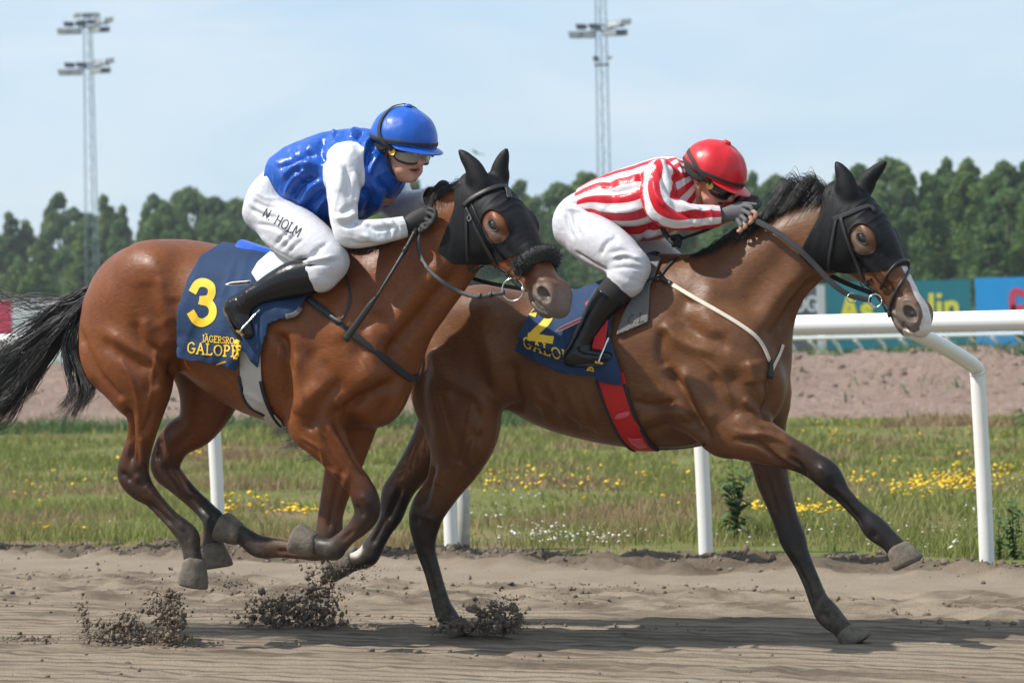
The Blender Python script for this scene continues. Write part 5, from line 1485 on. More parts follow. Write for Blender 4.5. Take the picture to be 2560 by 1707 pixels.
for px, py in ((1177, 545), (1243, 664)):
    mb = MB(); p, n = hit(FR1, hb1, px, py, .008); M = frame_from(n, (.5, 0, -.8))
    for s in (-1, 1):
        mb.box(p + np.array([s * .010, 0, 0]) @ M, (.0014, .010, .0014), M); mb.box(p + np.array([0, s * .010, 0]) @ M, (.010, .0014, .0014), M)
    mb.build('buckle', MAT_STEEL, B1, False)
mb = MB(); P, N = nose_ring(mb, G1, .375, .18, -.03, 1.95, .02, .004, off=.0, flat=False, rad=.030)
k = np.linspace(0, 1, len(P)); mb.tube(P, .031 * (np.sin(np.pi * np.clip(k * .96 + .02, 0, 1)) ** .25), 12, ref=N)
roll = np.array(mb.v); fl = mb.build('fleece_noseband', MAT_FLEECE, B1)
rv = []; rf = []
for _ in range(5200):                                     # the tufts of the sheepskin roll
    i = RNG.integers(0, len(P)); a = RNG.uniform(0, 2 * math.pi)
    T = P[min(i + 1, len(P) - 1)] - P[max(i - 1, 0)]; T /= np.linalg.norm(T); B = np.cross(T, N[i])
    d = math.cos(a) * N[i] + math.sin(a) * B
    p = P[i] + T * RNG.uniform(-.006, .006) + d * .026; q = p + (d + RNG.normal(0, .55, 3)) * RNG.uniform(.006, .015)
    s = np.cross(q - p, RNG.normal(size=3)); s *= .0016 / np.linalg.norm(s); b0 = len(rv)
    rv += [p - s, p + s, q]; rf.append((b0, b0 + 1, b0 + 2))
new_mesh('fleece_tufts', rv, np.array(rf), MAT_FLEECE, fl)['kind'] = 'stuff'
bit1 = hq(G1, (.425, -.056, -.068))
mb = MB(); ring(mb, FR1.pix(1282, 724, bit1[1] - .012), np.array([.1, -1, .05]), .044, .0034)
c = FR1.pix(1308, 724, bit1[1] - .012); mb.lathe([(.001, -.012), (.008, -.009), (.010, 0), (.008, .009), (.001, .012)], c, None, 10)
mb.build('bit_ring', MAT_STEEL, B1)
mb = MB(); ring(mb, mir(FR1.pix(1282, 724, bit1[1] - .012)), np.array([.1, 1, .05]), .044, .0034); mb.build('bit_ring', MAT_STEEL, B1)
mb = MB()
strap_px(mb, FR1, hb1, [(1258, 690), (1270, 712), (1272, 742)], .014, .010, .004)
strap_px(mb, FR1, hb1, [(1268, 742), (1290, 752), (1312, 752)], .010, .004, .004, mirror=mir)
strap_px(mb, FR1, hb1, [(1230, 747), (1255, 762), (1282, 758), (1308, 766)], .008, .006, .004)
mb.build('chin_strap', MAT_LEATHER, B1)

def free_line(fr, pts):
    """pixel points with a lateral each -> local points of a smooth line"""
    return catmull(np.array([fr.pix(px, py, lat) for px, py, lat in pts]), 8)
mb = MB()
la = float(bit1[1]) - .02
Lr = free_line(FR1, [(1262, 731, la), (1225, 737, la - .01), (1190, 742, la - .02), (1145, 728, la - .02), (1105, 704, la - .03), (1070, 672, la - .02), (1050, 636, la), (1045, 595, la + .01), (1052, 560, -.10)])
nr = np.array([.15, -1, .25]); ribbon(mb, Lr, nr, .017, .0045)
for px, py in ((1228, 737), (1200, 741)):
    p = FR1.pix(px, py, la - .016); ribbon(mb, np.array([p + [0, -.003, -.012], p + [0, -.004, .012]]), np.array([0, -1, 0]), .010, .008)
mb.build('rein', MAT_LEATHER, B1)
mb = MB(); ribbon(mb, catmull(np.array([mir(FR1.pix(1262, 731, la)), FR1.pix(1170, 690, .14), FR1.pix(1110, 600, .12), FR1.pix(1085, 545, .06)]), 8), np.array([-.2, 1, .2]), .017, .0045)
mb.build('rein', MAT_LEATHER, B1)

# ---- bridle of the far horse
B2 = thing_at(FR2, 'bridle', 'black bridle with crossed nosebands on the horse with a white blaze', 'bridle', 'bridles')
hb2 = [G2['hood'], G2['hbvh'], G2['bvh']]
mir2 = head_mirror(G2)
strap_obj('browband', FR2, hb2, [(2084, 548), (2106, 541), (2160, 519), (2205, 507)], .020, B2, MAT_WEB)
strap_obj('cheek_strap', FR2, hb2, [(2102, 543), (2118, 596), (2142, 656), (2160, 704), (2174, 740)], .014, B2, MAT_WEB, mirror=mir2)
strap_obj('throat_lash', FR2, hb2, [(2091, 548), (2080, 610), (2071, 665), (2078, 702)], .012, B2, MAT_WEB)
mb = MB(); P, N = nose_ring(mb, G2, .345, -.30, -.04, 2.3, .012, .011, off=.003); mb.build('noseband', MAT_LEATHER, B2)
mb = MB(); strap_px(mb, FR2, hb2, [(2272, 674), (2250, 714), (2232, 752), (2222, 792)], .012, .003, .011, mirror=None); mb.build('flash_noseband', MAT_LEATHER, B2)
mb = MB(); strap_px(mb, FR2, hb2, [(2150, 722), (2163, 705), (2180, 696)], .010, .003, .006); 
strap_px(mb, FR2, hb2, [(2174, 738), (2182, 762), (2186, 780)], .016, .008, .006); strap_px(mb, FR2, hb2, [(2184, 786), (2200, 797), (2222, 786)], .012, .003, .006)
mb.build('chin_strap', MAT_LEATHER, B2)
mb = MB(); p, n = hit(FR2, hb2, 2161, 707, .010); M = frame_from(n, (.5, 0, -.8))
for s in (-1, 1):
    mb.box(p + np.array([s * .010, 0, 0]) @ M, (.0016, .011, .0016), M); mb.box(p + np.array([0, s * .011, 0]) @ M, (.010, .0016, .0016), M)
mb.build('buckle', MAT_STEEL, B2, False)
bit2 = hq(G2, (.42, -.055, -.07)); lb = float(bit2[1])
mb = MB(); ring(mb, FR2.pix(2188, 752, lb - .012), np.array([.2, -1, .05]), .026, .0036); mb.build('bit_ring', MAT_STEEL, B2)
mb = MB(); ring(mb, FR2.pix(2130, 745, lb - .035), np.array([.5, -1, .1]), .019, .0026); mb.build('martingale_ring', MAT_STEEL, B2)
mb = MB()
Lr = free_line(FR2, [(2178, 750, lb - .014), (2150, 745, lb - .025), (2118, 735, lb - .04), (2080, 708, lb - .05), (2040, 666, -.15), (1995, 622, -.155), (1950, 586, -.14), (1905, 560, -.12), (1868, 543, -.10), (1850, 538, -.09)])
ribbon(mb, Lr, np.array([.15, -1, .25]), np.linspace(.020, .026, len(Lr)), .0045)
mb.build('rein', MAT_WEB, B2)
mb = MB(); ribbon(mb, catmull(np.array([mir2(FR2.pix(2178, 750, lb - .014)), FR2.pix(2080, 690, .15), FR2.pix(1960, 590, .14), FR2.pix(1880, 545, .06)]), 8), np.array([-.2, 1, .2]), .02, .0045)
mb.build('rein', MAT_WEB, B2)
# slack of the rein knotted over the withers
mb = MB()
ribbon(mb, free_line(FR2, [(1655, 566, -.12), (1664, 585, -.12), (1680, 602, -.11)]), np.array([.2, -1, .2]), .022, .005)
ribbon(mb, free_line(FR2, [(1700, 598, -.10), (1730, 588, -.10), (1765, 575, -.10), (1795, 560, -.08)]), np.array([.1, -.6, .8]), .022, .005)
for k in range(6):
    a = k * 1.1; c = FR2.pix(1692, 602, -.105)
    ring(mb, c + np.array([.008 * math.cos(a * 2), .006 * math.sin(a), .008 * math.sin(a * 3)]), np.array([math.cos(a), math.sin(a * 1.7), math.sin(a)]), .021, .0075, 16)
mb.build('rein_knot', MAT_WEB, B2)
# ------------------------------------------------------------------ jockeys
def satin(name, col, stripe=None, sleeve=None, crease=.20):
    t = NT(name)
    c = t.mix(t.ramp(t.noise(7.0, 3, .5), .3, .7), tuple(x * .88 for x in col), tuple(min(1, x * 1.08) for x in col))
    if stripe is not None:
        s = t.ramp(t.attr('stripe'), stripe[1] - .06, stripe[1] + .06)
        c = t.mix(s, c, stripe[0])
    if sleeve is not None:
        s = t.ramp(t.attr('sleeve'), -.0015, .0015)
        c = t.mix(s, c, sleeve)
    wr = t.ramp(t.math('ABSOLUTE', t.math('SUBTRACT', t.noise(11.0, 3, .5, t.coords((1, 1, .7)), .7), .5)), 0, .22)
    t.set(Base_Color=c, Roughness=.36, Specular_IOR_Level=.5, Sheen_Weight=.12, Sheen_Roughness=.35,
          Normal=t.bump(wr, crease, .012, t.bump(t.noise(1200, 2, .5), .08, .001)))
    return t.done()
MAT_SKIN = NT('skin')
_c = MAT_SKIN.mix(MAT_SKIN.ramp(MAT_SKIN.noise(22, 4, .6), .35, .7), (.52, .27, .19), (.60, .33, .25))
_c = MAT_SKIN.mix(MAT_SKIN.attr('lip'), _c, (.36, .10, .09)); _c = MAT_SKIN.mix(MAT_SKIN.attr('mouth'), _c, (.05, .012, .012))
MAT_SKIN.set(Base_Color=_c, Roughness=.48, Subsurface_Weight=.12, Subsurface_Radius=(.012, .005, .003), Normal=MAT_SKIN.bump(MAT_SKIN.noise(220, 3, .6), .12, .002))
MAT_SKIN = MAT_SKIN.done()
MAT_BREECH = cloth_mat('white_breeches', (.56, .56, .60), .65, 900, .03, crease=.15)
MAT_SILK1 = satin('blue_satin', (.003, .080, .42), sleeve=(.66, .66, .69))
MAT_SILK2 = satin('red_striped_satin', (.68, .66, .68), stripe=((.55, .006, .018), 0.0))
MAT_CAP1 = satin('blue_cap_satin', (.005, .090, .46), crease=.08)
MAT_CAP2 = satin('red_cap_satin', (.58, .006, .015), crease=.08)
MAT_BOOT = plain('black_patent_boot', (.007, .007, .008), .2, .2, 12, .12, 40, Specular_IOR_Level=.4)
MAT_SOCK = cloth_mat('black_knit', (.014, .014, .015), .85, 700)
MAT_GLOVE1 = cloth_mat('black_glove', (.016, .016, .017), .7, 500)
MAT_GLOVE2 = cloth_mat('grey_glove', (.115, .112, .118), .75, 500)
MAT_RUBBER = plain('black_elastic', (.020, .019, .019), .7, .2, 40, .2, 300)
MAT_BROWN = plain('dark_brown_hair_and_strap', (.035, .018, .012), .6, .3, 40, .3, 300)
MAT_TAN = plain('tan_padding', (.30, .13, .05), .7, .15, 20, .2, 120)
MAT_LENS = NT('smoked_lens').set(Base_Color=(.62, .60, .57), Roughness=.06, Transmission_Weight=.6, IOR=1.2, Coat_Weight=.6).done()
MAT_LENS_DARK = NT('dark_lens').set(Base_Color=(.012, .012, .014), Roughness=.08, Coat_Weight=.6).done()
MAT_BRASS = plain('brass_stud', (.55, .33, .08), .35, .15, 40, .1, 100, Metallic=.8)
MAT_PAPER = plain('printed_label', (.55, .53, .48), .6, .1, 40, .0)

def ridged(P, seed=0, oct=3):
    a = 1.0; r = 0; tot = 0
    P = np.asarray(P, float)
    for k in range(oct):
        r = r + a * (1 - 2 * np.abs(vnoise(P, seed + 31 * k))); tot += a; P = P * 2.1; a *= .5
    return r / tot

def garment(name, prims, mat, parent, h=.0062, smooth=3, grow=0.0, fold=None, clip=None, attrs=None, thick=.002, strokes=None, fr=None):
    bb = [p.bbox() for p in prims]
    f = Field(np.min([b[0] for b in bb], 0) - .03, np.max([b[1] for b in bb], 0) + .03, h).add(prims, grow)
    V, F = f.mesh(0, smooth)
    at = attrs(V) if attrs is not None else {}
    if fold is not None:
        N = vnormals(V, F); V = V + N * fold(V)[:, None]
        V = relax(V, F, 2)
    if strokes: V = sculpt(V, F, fr, strokes)
    if clip is not None:
        keys = list(at); r = clip_mesh(V, F, clip(V), tuple(at[k] for k in keys)); V, F = r[0], r[1]
        if keys: at = dict(zip(keys, r[2]))
    o = new_mesh(name, V, F, mat, parent)
    for k, v in at.items(): set_attr(o, k, v)
    if clip is not None: solidify(o, thick, -1)
    return o, V, F

def mirror_rows(rows): return [[r[0], -r[1], *r[2:]] for r in rows]

def face_prims(hf, L=1.0):
    def T(rows, k, n=4, sub=False): return Tube([[a * L for a in r[:5]] + [0.0] for r in rows], k, n, hf, sub)
    def B(c, r, k, sub=False, M=None): return Blob(np.asarray(c) * L @ hf[0] + hf[1], np.asarray(r) * L, k, hf[0], sub)
    P = [B((-.012, 0, .018), (.100, .078, .098), .03), B((.030, 0, -.040), (.066, .060, .080), .03),
         T([(.020, 0, -.085, .040, .050), (.062, 0, -.098, .026, .034), (.080, 0, -.102, .018, .020)], .03),         # jaw and chin
         T([(-.035, 0, -.05, .055, .056), (-.055, 0, -.12, .052, .056), (-.085, 0, -.19, .055, .060)], .03),          # neck
         T([(.088, 0, .008, .010, .011), (.107, 0, -.014, .011, .011), (.124, 0, -.034, .012, .013), (.102, 0, -.043, .010, .014)], .010),  # nose
         B((.076, 0, .020), (.022, .055, .014), .02),
         B((.087, 0, -.061), (.017, .026, .007), .008), B((.083, 0, -.081), (.016, .023, .008), .008),                  # lips
         T([(.088, -.024, -.071, .004, .005), (.101, 0, -.071, .0055, .006), (.088, .024, -.071, .004, .005)], .003, 4, True)]
    for s in (-1, 1):
        P += [B((.062, s * .040, -.028), (.026, .024, .022), .02), B((.052, s * .034, -.075), (.030, .022, .022), .02),
              B((.084, s * .030, .000), (.014, .017, .011), .010, True), B((.101, s * .013, -.036), (.010, .008, .008), .008),
              T([(-.012, s * .078, -.030, .010, .008), (-.018, s * .086, -.010, .013, .007), (-.022, s * .090, .012, .014, .006), (-.010, s * .086, .022, .010, .006)], .008, 4),
              B((-.010, s * .094, .000), (.007, .008, .012), .004, True)]
    return P

def hand_prims(fr, wrist, palm, knuckles, fingers, thumb, r=.0095):
    """wrist, palm: (px,py,lat,r,w); knuckles etc. are chains of (px,py,lat)"""
    def S(p): q = fr.pix(p[0], p[1], p[2]); return [q[0], p[2], q[2]]
    P = [Tube([S(wrist) + [wrist[3], wrist[4], 0], S(palm) + [palm[3], palm[4], 0], S(knuckles) + [knuckles[3], knuckles[4], 0]], .012, 5)]
    for ch in fingers + [thumb]:
        n = len(ch)
        P.append(Tube([S(p) + [r * (1.05 - .10 * i), r * (1.05 - .10 * i), 0] for i, p in enumerate(ch)], .004, 5))
    return P

def make_helmet(person, hf, L, cap, seams, label_txt, strap_mat, name='helmet'):
    Rm, t = hf
    def W(q): return np.asarray(q, float) * L @ Rm + t
    root = empty('helmet'); root.parent = person
    n, m = 48, 22; vs = []
    a, b, c = .142, .124, .126
    for i in range(m + 1):
        th = math.pi / 2 * i / m * 1.06
        for j in range(n):
            ph = 2 * math.pi * j / n
            d = np.array([math.sin(th) * math.cos(ph), math.sin(th) * math.sin(ph), math.cos(th)])
            r = 1 + .010 * fbm(np.array([[d[0] * 5, d[1] * 5, d[2] * 7]]), 3, 8)[0]
            g = min(abs(((ph + .0) % (math.pi / 3)) - math.pi / 6), 9)
            sm = math.exp(-((math.pi / 6 - g) * math.sin(th) / .05) ** 2)
            pk = .008 * (math.sin(9 * ph * 2 + 3 * th) * .5 + .5) * max(0, math.sin(th * 2 - .6)) * .5
            q = d * [a, b, c] * (r - .014 * sm + pk) + [-.004, 0, .030]
            vs.append(W(q))
    fs = [(i * n + j, (i + 1) * n + j, (i + 1) * n + (j + 1) % n, i * n + (j + 1) % n) for i in range(m) for j in range(n)]
    o = new_mesh('cap', vs, fs, cap, root); solidify(o, .006, -1)
    mb = MB(); mb.lathe([(.002, .012), (.014, .010), (.018, .004), (.016, -.004)], W((-.004, 0, .155)), Rm, 14); mb.build('button', cap, root)
    # dark shell under the cover, down to the brow
    mb = MB(); vs = []
    for i in range(7):
        z = .030 - .036 * i / 6
        for j in range(n):
            ph = 2 * math.pi * j / n
            f = 1.0 - .05 * (i / 6) ** 2
            vs.append(W([(.130 * f) * math.cos(ph) - .004, .113 * f * math.sin(ph), z + (.0 if math.cos(ph) > .2 else -.012 * (i / 6))]))
    fs = [(i * n + j, (i + 1) * n + j, (i + 1) * n + (j + 1) % n, i * n + (j + 1) % n) for i in range(6) for j in range(n)]
    o = new_mesh('shell', vs, fs, MAT_RUBBER, root); solidify(o, .005, -1)
    # elastic band round the cap
    a1 = np.linspace(0, 2 * math.pi, 50); P = np.array([W([.1425 * math.cos(u) - .004, .1248 * math.sin(u), .030 + .004 * math.cos(u)]) for u in a1])
    N = np.array([np.array([math.cos(u), math.sin(u), .05]) @ Rm for u in a1])
    mb = MB(); ribbon(mb, P, N, .014, .003); mb.build('elastic_band', strap_mat, root)
    # peak
    vs = []; nu, nv = 26, 6
    for i in range(nu):
        u = -1.05 + 2.1 * i / (nu - 1)
        for j in range(nv):
            v = j / (nv - 1)
            e = .052 * math.cos(u / 1.05 * math.pi / 2) ** .6
            rr = v * e
            vs.append(W([(.136 + rr) * math.cos(u) - .004, (.118 + rr * .8) * math.sin(u), .020 - .30 * rr - .010 * (1 - math.cos(u))]))
    fs = [(i * nv + j, i * nv + j + 1, (i + 1) * nv + j + 1, (i + 1) * nv + j) for i in range(nu - 1) for j in range(nv - 1)]
    o = new_mesh('peak', vs, fs, cap, root); solidify(o, .003, 0)
    return root, W

def make_goggles(person, W, Rm, lens, zc=-.004, strap_mat=None, lift=0.0, strap_path=None):
    root = empty('goggles'); root.parent = person
    nu, nv = 30, 9; vs = []
    for i in range(nu):
        u = -1.12 + 2.24 * i / (nu - 1)
        for j in range(nv):
            v = -1 + 2 * j / (nv - 1)
            e = (1 - abs(u / 1.14) ** 5) ** .5
            nose = .010 * math.exp(-(u / .22) ** 2) * (v < 0) * -v
            bul = .112 + .012 * (1 - v * v)
            vs.append(W([bul * math.cos(u) * .98 + .004, (.092 + .004 * (1 - v * v)) * math.sin(u), zc + v * .035 * e + nose * .9]))
    fs = [(i * nv + j, i * nv + j + 1, (i + 1) * nv + j + 1, (i + 1) * nv + j) for i in range(nu - 1) for j in range(nv - 1)]
    o = new_mesh('lens', vs, fs, lens, root); solidify(o, .0015, 0)
    vs = np.array(vs).reshape(nu, nv, 3)
    edge = np.vstack([vs[:, -1], vs[-1, ::-1][1:], vs[::-1, 0][1:], vs[0][1:]])
    mb = MB(); mb.tube(edge, .0052, 6, ref=(edge - edge.mean(0)) + 1e-4); mb.build('frame', MAT_RUBBER, root)
    for s in (-1, 1):
        p = W([.062, s * .096, zc]); M = frame_from(np.array([.55, s, .1]) @ Rm, np.array([1, 0, 0]) @ Rm)
        mb = MB(); mb.lathe([(.015, -.004), (.015, .004), (.0125, .006), (.011, .0035), (.004, .0035), (.001, .004)], p, M, 16); mb.build('stud', MAT_BRASS, root)
    # the elastic goes up over the helmet
    pts = np.array(strap_path)
    for s in (-1, 1):
        P = catmull(np.array([W([x, s * y, z]) for x, y, z in pts]), 6)
        c0 = W([-.004, 0, .03]); N = P - c0; N /= np.linalg.norm(N, axis=1)[:, None]
        mb = MB(); ribbon(mb, P, N, .016, .0035); mb.build('elastic_strap', strap_mat or MAT_RUBBER, root)
    return root

def make_jockey(fr, D, label):
    person = tag(empty('person', fr.o, -fr.psi), label, 'person', 'jockeys')
    st = lambda rows: stations(fr, [(*r, 0) for r in rows])
    torso = st(D['torso']); arm = st(D['arm']); farm = st(D['far_arm'])
    pelvis = st(D['pelvis']); thigh = st(D['thigh']); calf = st(D['calf']); foot = st(D['foot'])
    hf = head_frame(fr, D['head'][0], D['head'][1], D['head'][2], D['head'][3])
    L = D.get('head_size', 1.0)
    fp = face_prims(hf, L)
    # the body: one skin from head to foot, a little slimmer than the clothes
    allp = [Tube(torso, .05, 6), Tube(arm, .03, 5), Tube(farm, .03, 5), Tube(pelvis, .05, 4), Tube(thigh, .04, 5), Tube(mirror_rows(thigh), .04, 5),
            Tube(calf, .03, 4), Tube(mirror_rows(calf), .03, 4)]
    neck = Tube([torso[-1][:5] + [0], list(np.array([-.085, 0, -.19]) * L @ hf[0] + hf[1]) + [.055, .06, 0], list(np.array([-.05, 0, -.10]) * L @ hf[0] + hf[1]) + [.05, .054, 0]], .03, 5)
    bb = [p.bbox() for p in allp + [neck]]
    bf = Field(np.min([b[0] for b in bb], 0) - .02, np.max([b[1] for b in bb], 0) + .02, .012).add(allp, grow=-.026).add([neck], grow=-.006)
    V, F = bf.mesh(0, 3)
    bb = [p.bbox() for p in fp]
    ff = Field(np.min([b[0] for b in bb], 0) - .01, np.max([b[1] for b in bb], 0) + .01, .0034).add(fp)
    HV, HF = ff.mesh(0, 2)
    body = new_mesh('body', np.vstack([V, HV]), np.vstack([F, HF + len(V)]), D['skin'], person)
    fq = (HV - hf[1]) @ hf[0].T / L; z0 = np.zeros(len(V))
    lip = np.clip(1.6 - ((fq[:, 0] - .092) / .020) ** 2 - (fq[:, 1] / .024) ** 2 - ((fq[:, 2] + .071) / .014) ** 2, 0, 1)
    mth = np.clip(1.5 - ((fq[:, 0] - .090) / .016) ** 2 - (fq[:, 1] / .020) ** 2 - ((fq[:, 2] + .071) / .0048) ** 2, 0, 1)
    set_attr(body, 'lip', np.concatenate([z0, lip * .75])); set_attr(body, 'mouth', np.concatenate([z0, mth]))
    # jersey
    J = [Tube(torso, .05, 7), Tube(arm, D.get('arm_k', .030), 6), Tube(farm, .03, 6)]
    tor0, arm0 = Tube(torso, .05, 9), Tube(arm, .03, 9)
    def tparam(T, V):
        best = np.full(len(V), 9.0); ang = np.zeros(len(V)); along = np.zeros(len(V)); acc = 0
        for a, b in zip(T.S[:-1], T.S[1:]):
            ab = b[:3] - a[:3]; l = np.linalg.norm(ab); t = np.clip(((V - a[:3]) @ ab) / (l * l), 0, 1)
            q = V - a[:3] - t[:, None] * ab
            r = a[3] + t * (b[3] - a[3]); w = a[4] + t * (b[4] - a[4])
            u = np.array([-ab[2], 0, ab[0]]) / (np.hypot(ab[0], ab[2]) + 1e-9)
            p_ = (q @ u); d = np.sqrt(((q[:, [0, 2]] ** 2).sum(1)) + (q[:, 1] * r / w) ** 2) - r
            m = d < best
            ang = np.where(m, np.arctan2(p_ / r, -q[:, 1] / w), ang); along = np.where(m, acc + t * l, along); best = np.where(m, d, best); acc += l
        return best, ang, along
    def jfold(V):
        dt, at, lt = tparam(tor0, V); da, aa, la = tparam(arm0, V)
        on = np.clip((dt - da) / .02 + .5, 0, 1)
        C = np.array([math.cos(.35), 0, math.sin(.35)])
        w1 = ridged(np.stack([lt * 8 + V[:, 2] * 3, at * 1.3, V[:, 1] * 4], 1), 3, 2) * D['fold'][0]
        w2 = ridged(np.stack([la * 9 + aa * 1.2, aa * .7, np.zeros(len(V))], 1), 9, 2) * D['fold'][1]
        return (w1 * (1 - on) + w2 * on) * np.clip(V[:, 1] * -6 + 1.2, .5, 1)
    def jattr(V):
        dt, at, lt = tparam(tor0, V); da, aa, la = tparam(arm0, V); df, af, lf = tparam(Tube(farm, .03, 4), V)
        on = da + D.get('seam', 0.0) < dt; far = (df < dt) & (V[:, 1] > .0)
        s = np.sin(D['stripes'][0] * at + D['stripes'][1]); s2 = np.sin(D['stripes'][2] * aa + D['stripes'][3]); s3 = np.sin(4 * af)
        sl = np.maximum(dt - da - D.get('seam', 0), np.where(V[:, 1] > 0, dt - df, -1))
        return dict(stripe=np.where(far, s3, np.where(on, s2, s)), sleeve=sl)
    cut = D['jersey_cut']; cp = [fr.pix(*p) for p in cut]
    # the hem at the waist and the cuffs are open
    hem_o = np.array(torso[0][:3]); hem_n = np.array(torso[1][:3]) - hem_o; hem_n /= np.linalg.norm(hem_n)
    cuffs = []
    for A in (arm, farm):
        e = np.array(A[-1][:3]); nn = np.array(A[-2][:3]) - e; nn /= np.linalg.norm(nn); cuffs.append((e, nn))
    def jclip(V):
        g = (V - hem_o) @ hem_n + .012
        for e, nn in cuffs:
            near = np.linalg.norm(V - e, axis=1) < .09
            g = np.where(near, np.minimum(g, (V - e) @ nn), g)
        c = hf[1] + np.array([-.07, 0, -.15]) * L @ hf[0]
        g = np.minimum(g, np.linalg.norm(V - c, axis=1) - D.get('neck_hole', .062))
        return g
    garment('jersey', J, D['silk'], person, .0058, 2, 0.003, jfold, jclip, jattr, strokes=D['jersey_strokes'], fr=fr)
    # breeches
    PB = [Tube(pelvis, .05, 5), Tube(thigh, .045, 6), Tube(mirror_rows(thigh), .045, 6)]
    th0 = Tube(thigh, .03, 4)
    kn = np.array(thigh[-1][:3])
    cd = np.array(calf[1][:3]) - np.array(calf[0][:3]); cd /= np.linalg.norm(cd)
    PB += [Tube([thigh[-1], [*(np.array(calf[0][:3]) + cd * .02), calf[0][3] * 1.16, calf[0][4] * 1.18, 0]], .02, 4), Tube(mirror_rows([thigh[-1], [*(np.array(calf[0][:3]) + cd * .02), calf[0][3] * 1.16, calf[0][4] * 1.18, 0]]), .02, 4)]
    def bfold(V):
        d, a, l = tparam(th0, V); tot = l.max() + 1e-6
        k = np.clip(l / tot, 0, 1)
        w = ridged(np.stack([l * 26 + a * 1.2, a * 1.5, V[:, 1] * 3], 1), 21) * D['bfold'] * (np.exp(-((k - 1.0) / .22) ** 2) + .55 * np.exp(-(k / .25) ** 2) + .12)
        return w
    bo, BV, BF = garment('breeches', PB, D['breech'], person, .0060, 2, .003, bfold, strokes=D['breech_strokes'], fr=fr)
    # boots
    for mr in (False, True):
        c_, f_ = (mirror_rows(calf), mirror_rows(foot)) if mr else (calf, foot)
        b = empty('boot'); b.parent = person
        def boot_fold(V):
            ank = np.array(c_[-1][:3]); dd = np.linalg.norm(V - ank, axis=1)
            ax = np.array(c_[-2][:3]) - ank; ax /= np.linalg.norm(ax)
            return ridged(np.stack([(V - ank) @ ax * 34, V[:, 1] * 8, V[:, 0] * 6], 1), 41) * .0055 * np.exp(-(dd / .06) ** 2) + fbm(V * 18, 2, 4) * .0012
        top = np.array(c_[D['boot_from']][:3]); ax = np.array(c_[-1][:3]) - top; ax /= np.linalg.norm(ax)
        garment('boot_leather', [Tube(c_, .02, 5), Tube(f_, .02, 5)], MAT_BOOT, b, .0048, 2, .004, boot_fold, lambda V: (V - top) @ ax + .0, thick=.003)
        if D['boot_from'] > 0:
            sk, _, _ = garment('sock', [Tube(c_[:D['boot_from'] + 2], .02, 5)], MAT_SOCK, b, .0055, 2, .0015)
        # sole and heel
        h, tt = np.array(f_[0][:3]), np.array(f_[-1][:3])
        d = tt - h; ln = np.linalg.norm(d); d /= ln
        up = np.array(D['sole_up']); up = up - d * (up @ d); up /= np.linalg.norm(up)
        sd = np.cross(d, up); mb = MB()
        for i, z in enumerate((0, 1)):
            pass
        n = 24; ring_ = []
        for j in range(n):
            a = 2 * math.pi * j / n; u = math.cos(a); v = math.sin(a)
            wdt = .036 * (1 + .14 * u) * (1 if u > -.7 else .96)
            ring_.append(h + d * (ln * .5 + u * (ln * .5 + .030)) + sd * v * wdt)
        lo = -D['sole_r']; vs = [p + up * (lo + .010) for p in ring_] + [p + up * (lo - .002) for p in ring_]
        mb.add(vs, [(j, (j + 1) % n, n + (j + 1) % n, n + j) for j in range(n)] + [tuple(range(n))[::-1], tuple(range(n, 2 * n))])
        mb.build('sole', MAT_LEATHER, b, False)
    # gloves with the hands in them
    for hd in D['hands']:
        o, _, _ = garment('glove' if not hd.get('bare') else 'glove', hand_prims(fr, *hd['p']), D['glove'], person, .0032, 2)
        if hd.get('tips'):
            for tp in hd['tips']:
                a = [fr.pix(*q) for q in tp]
                garment('finger', [Tube([[*a[0], .0088, .0088, 0], [*a[1], .0088, .0088, 0], [*a[2], .0078, .0078, 0]], .004, 4)], D['skin'], body, .003, 2)
    return dict(person=person, hf=hf, L=L, fr=fr, bvh_breech=bvh_of(BV, BF), body=body, head_bvh=bvh_of(HV, HF))

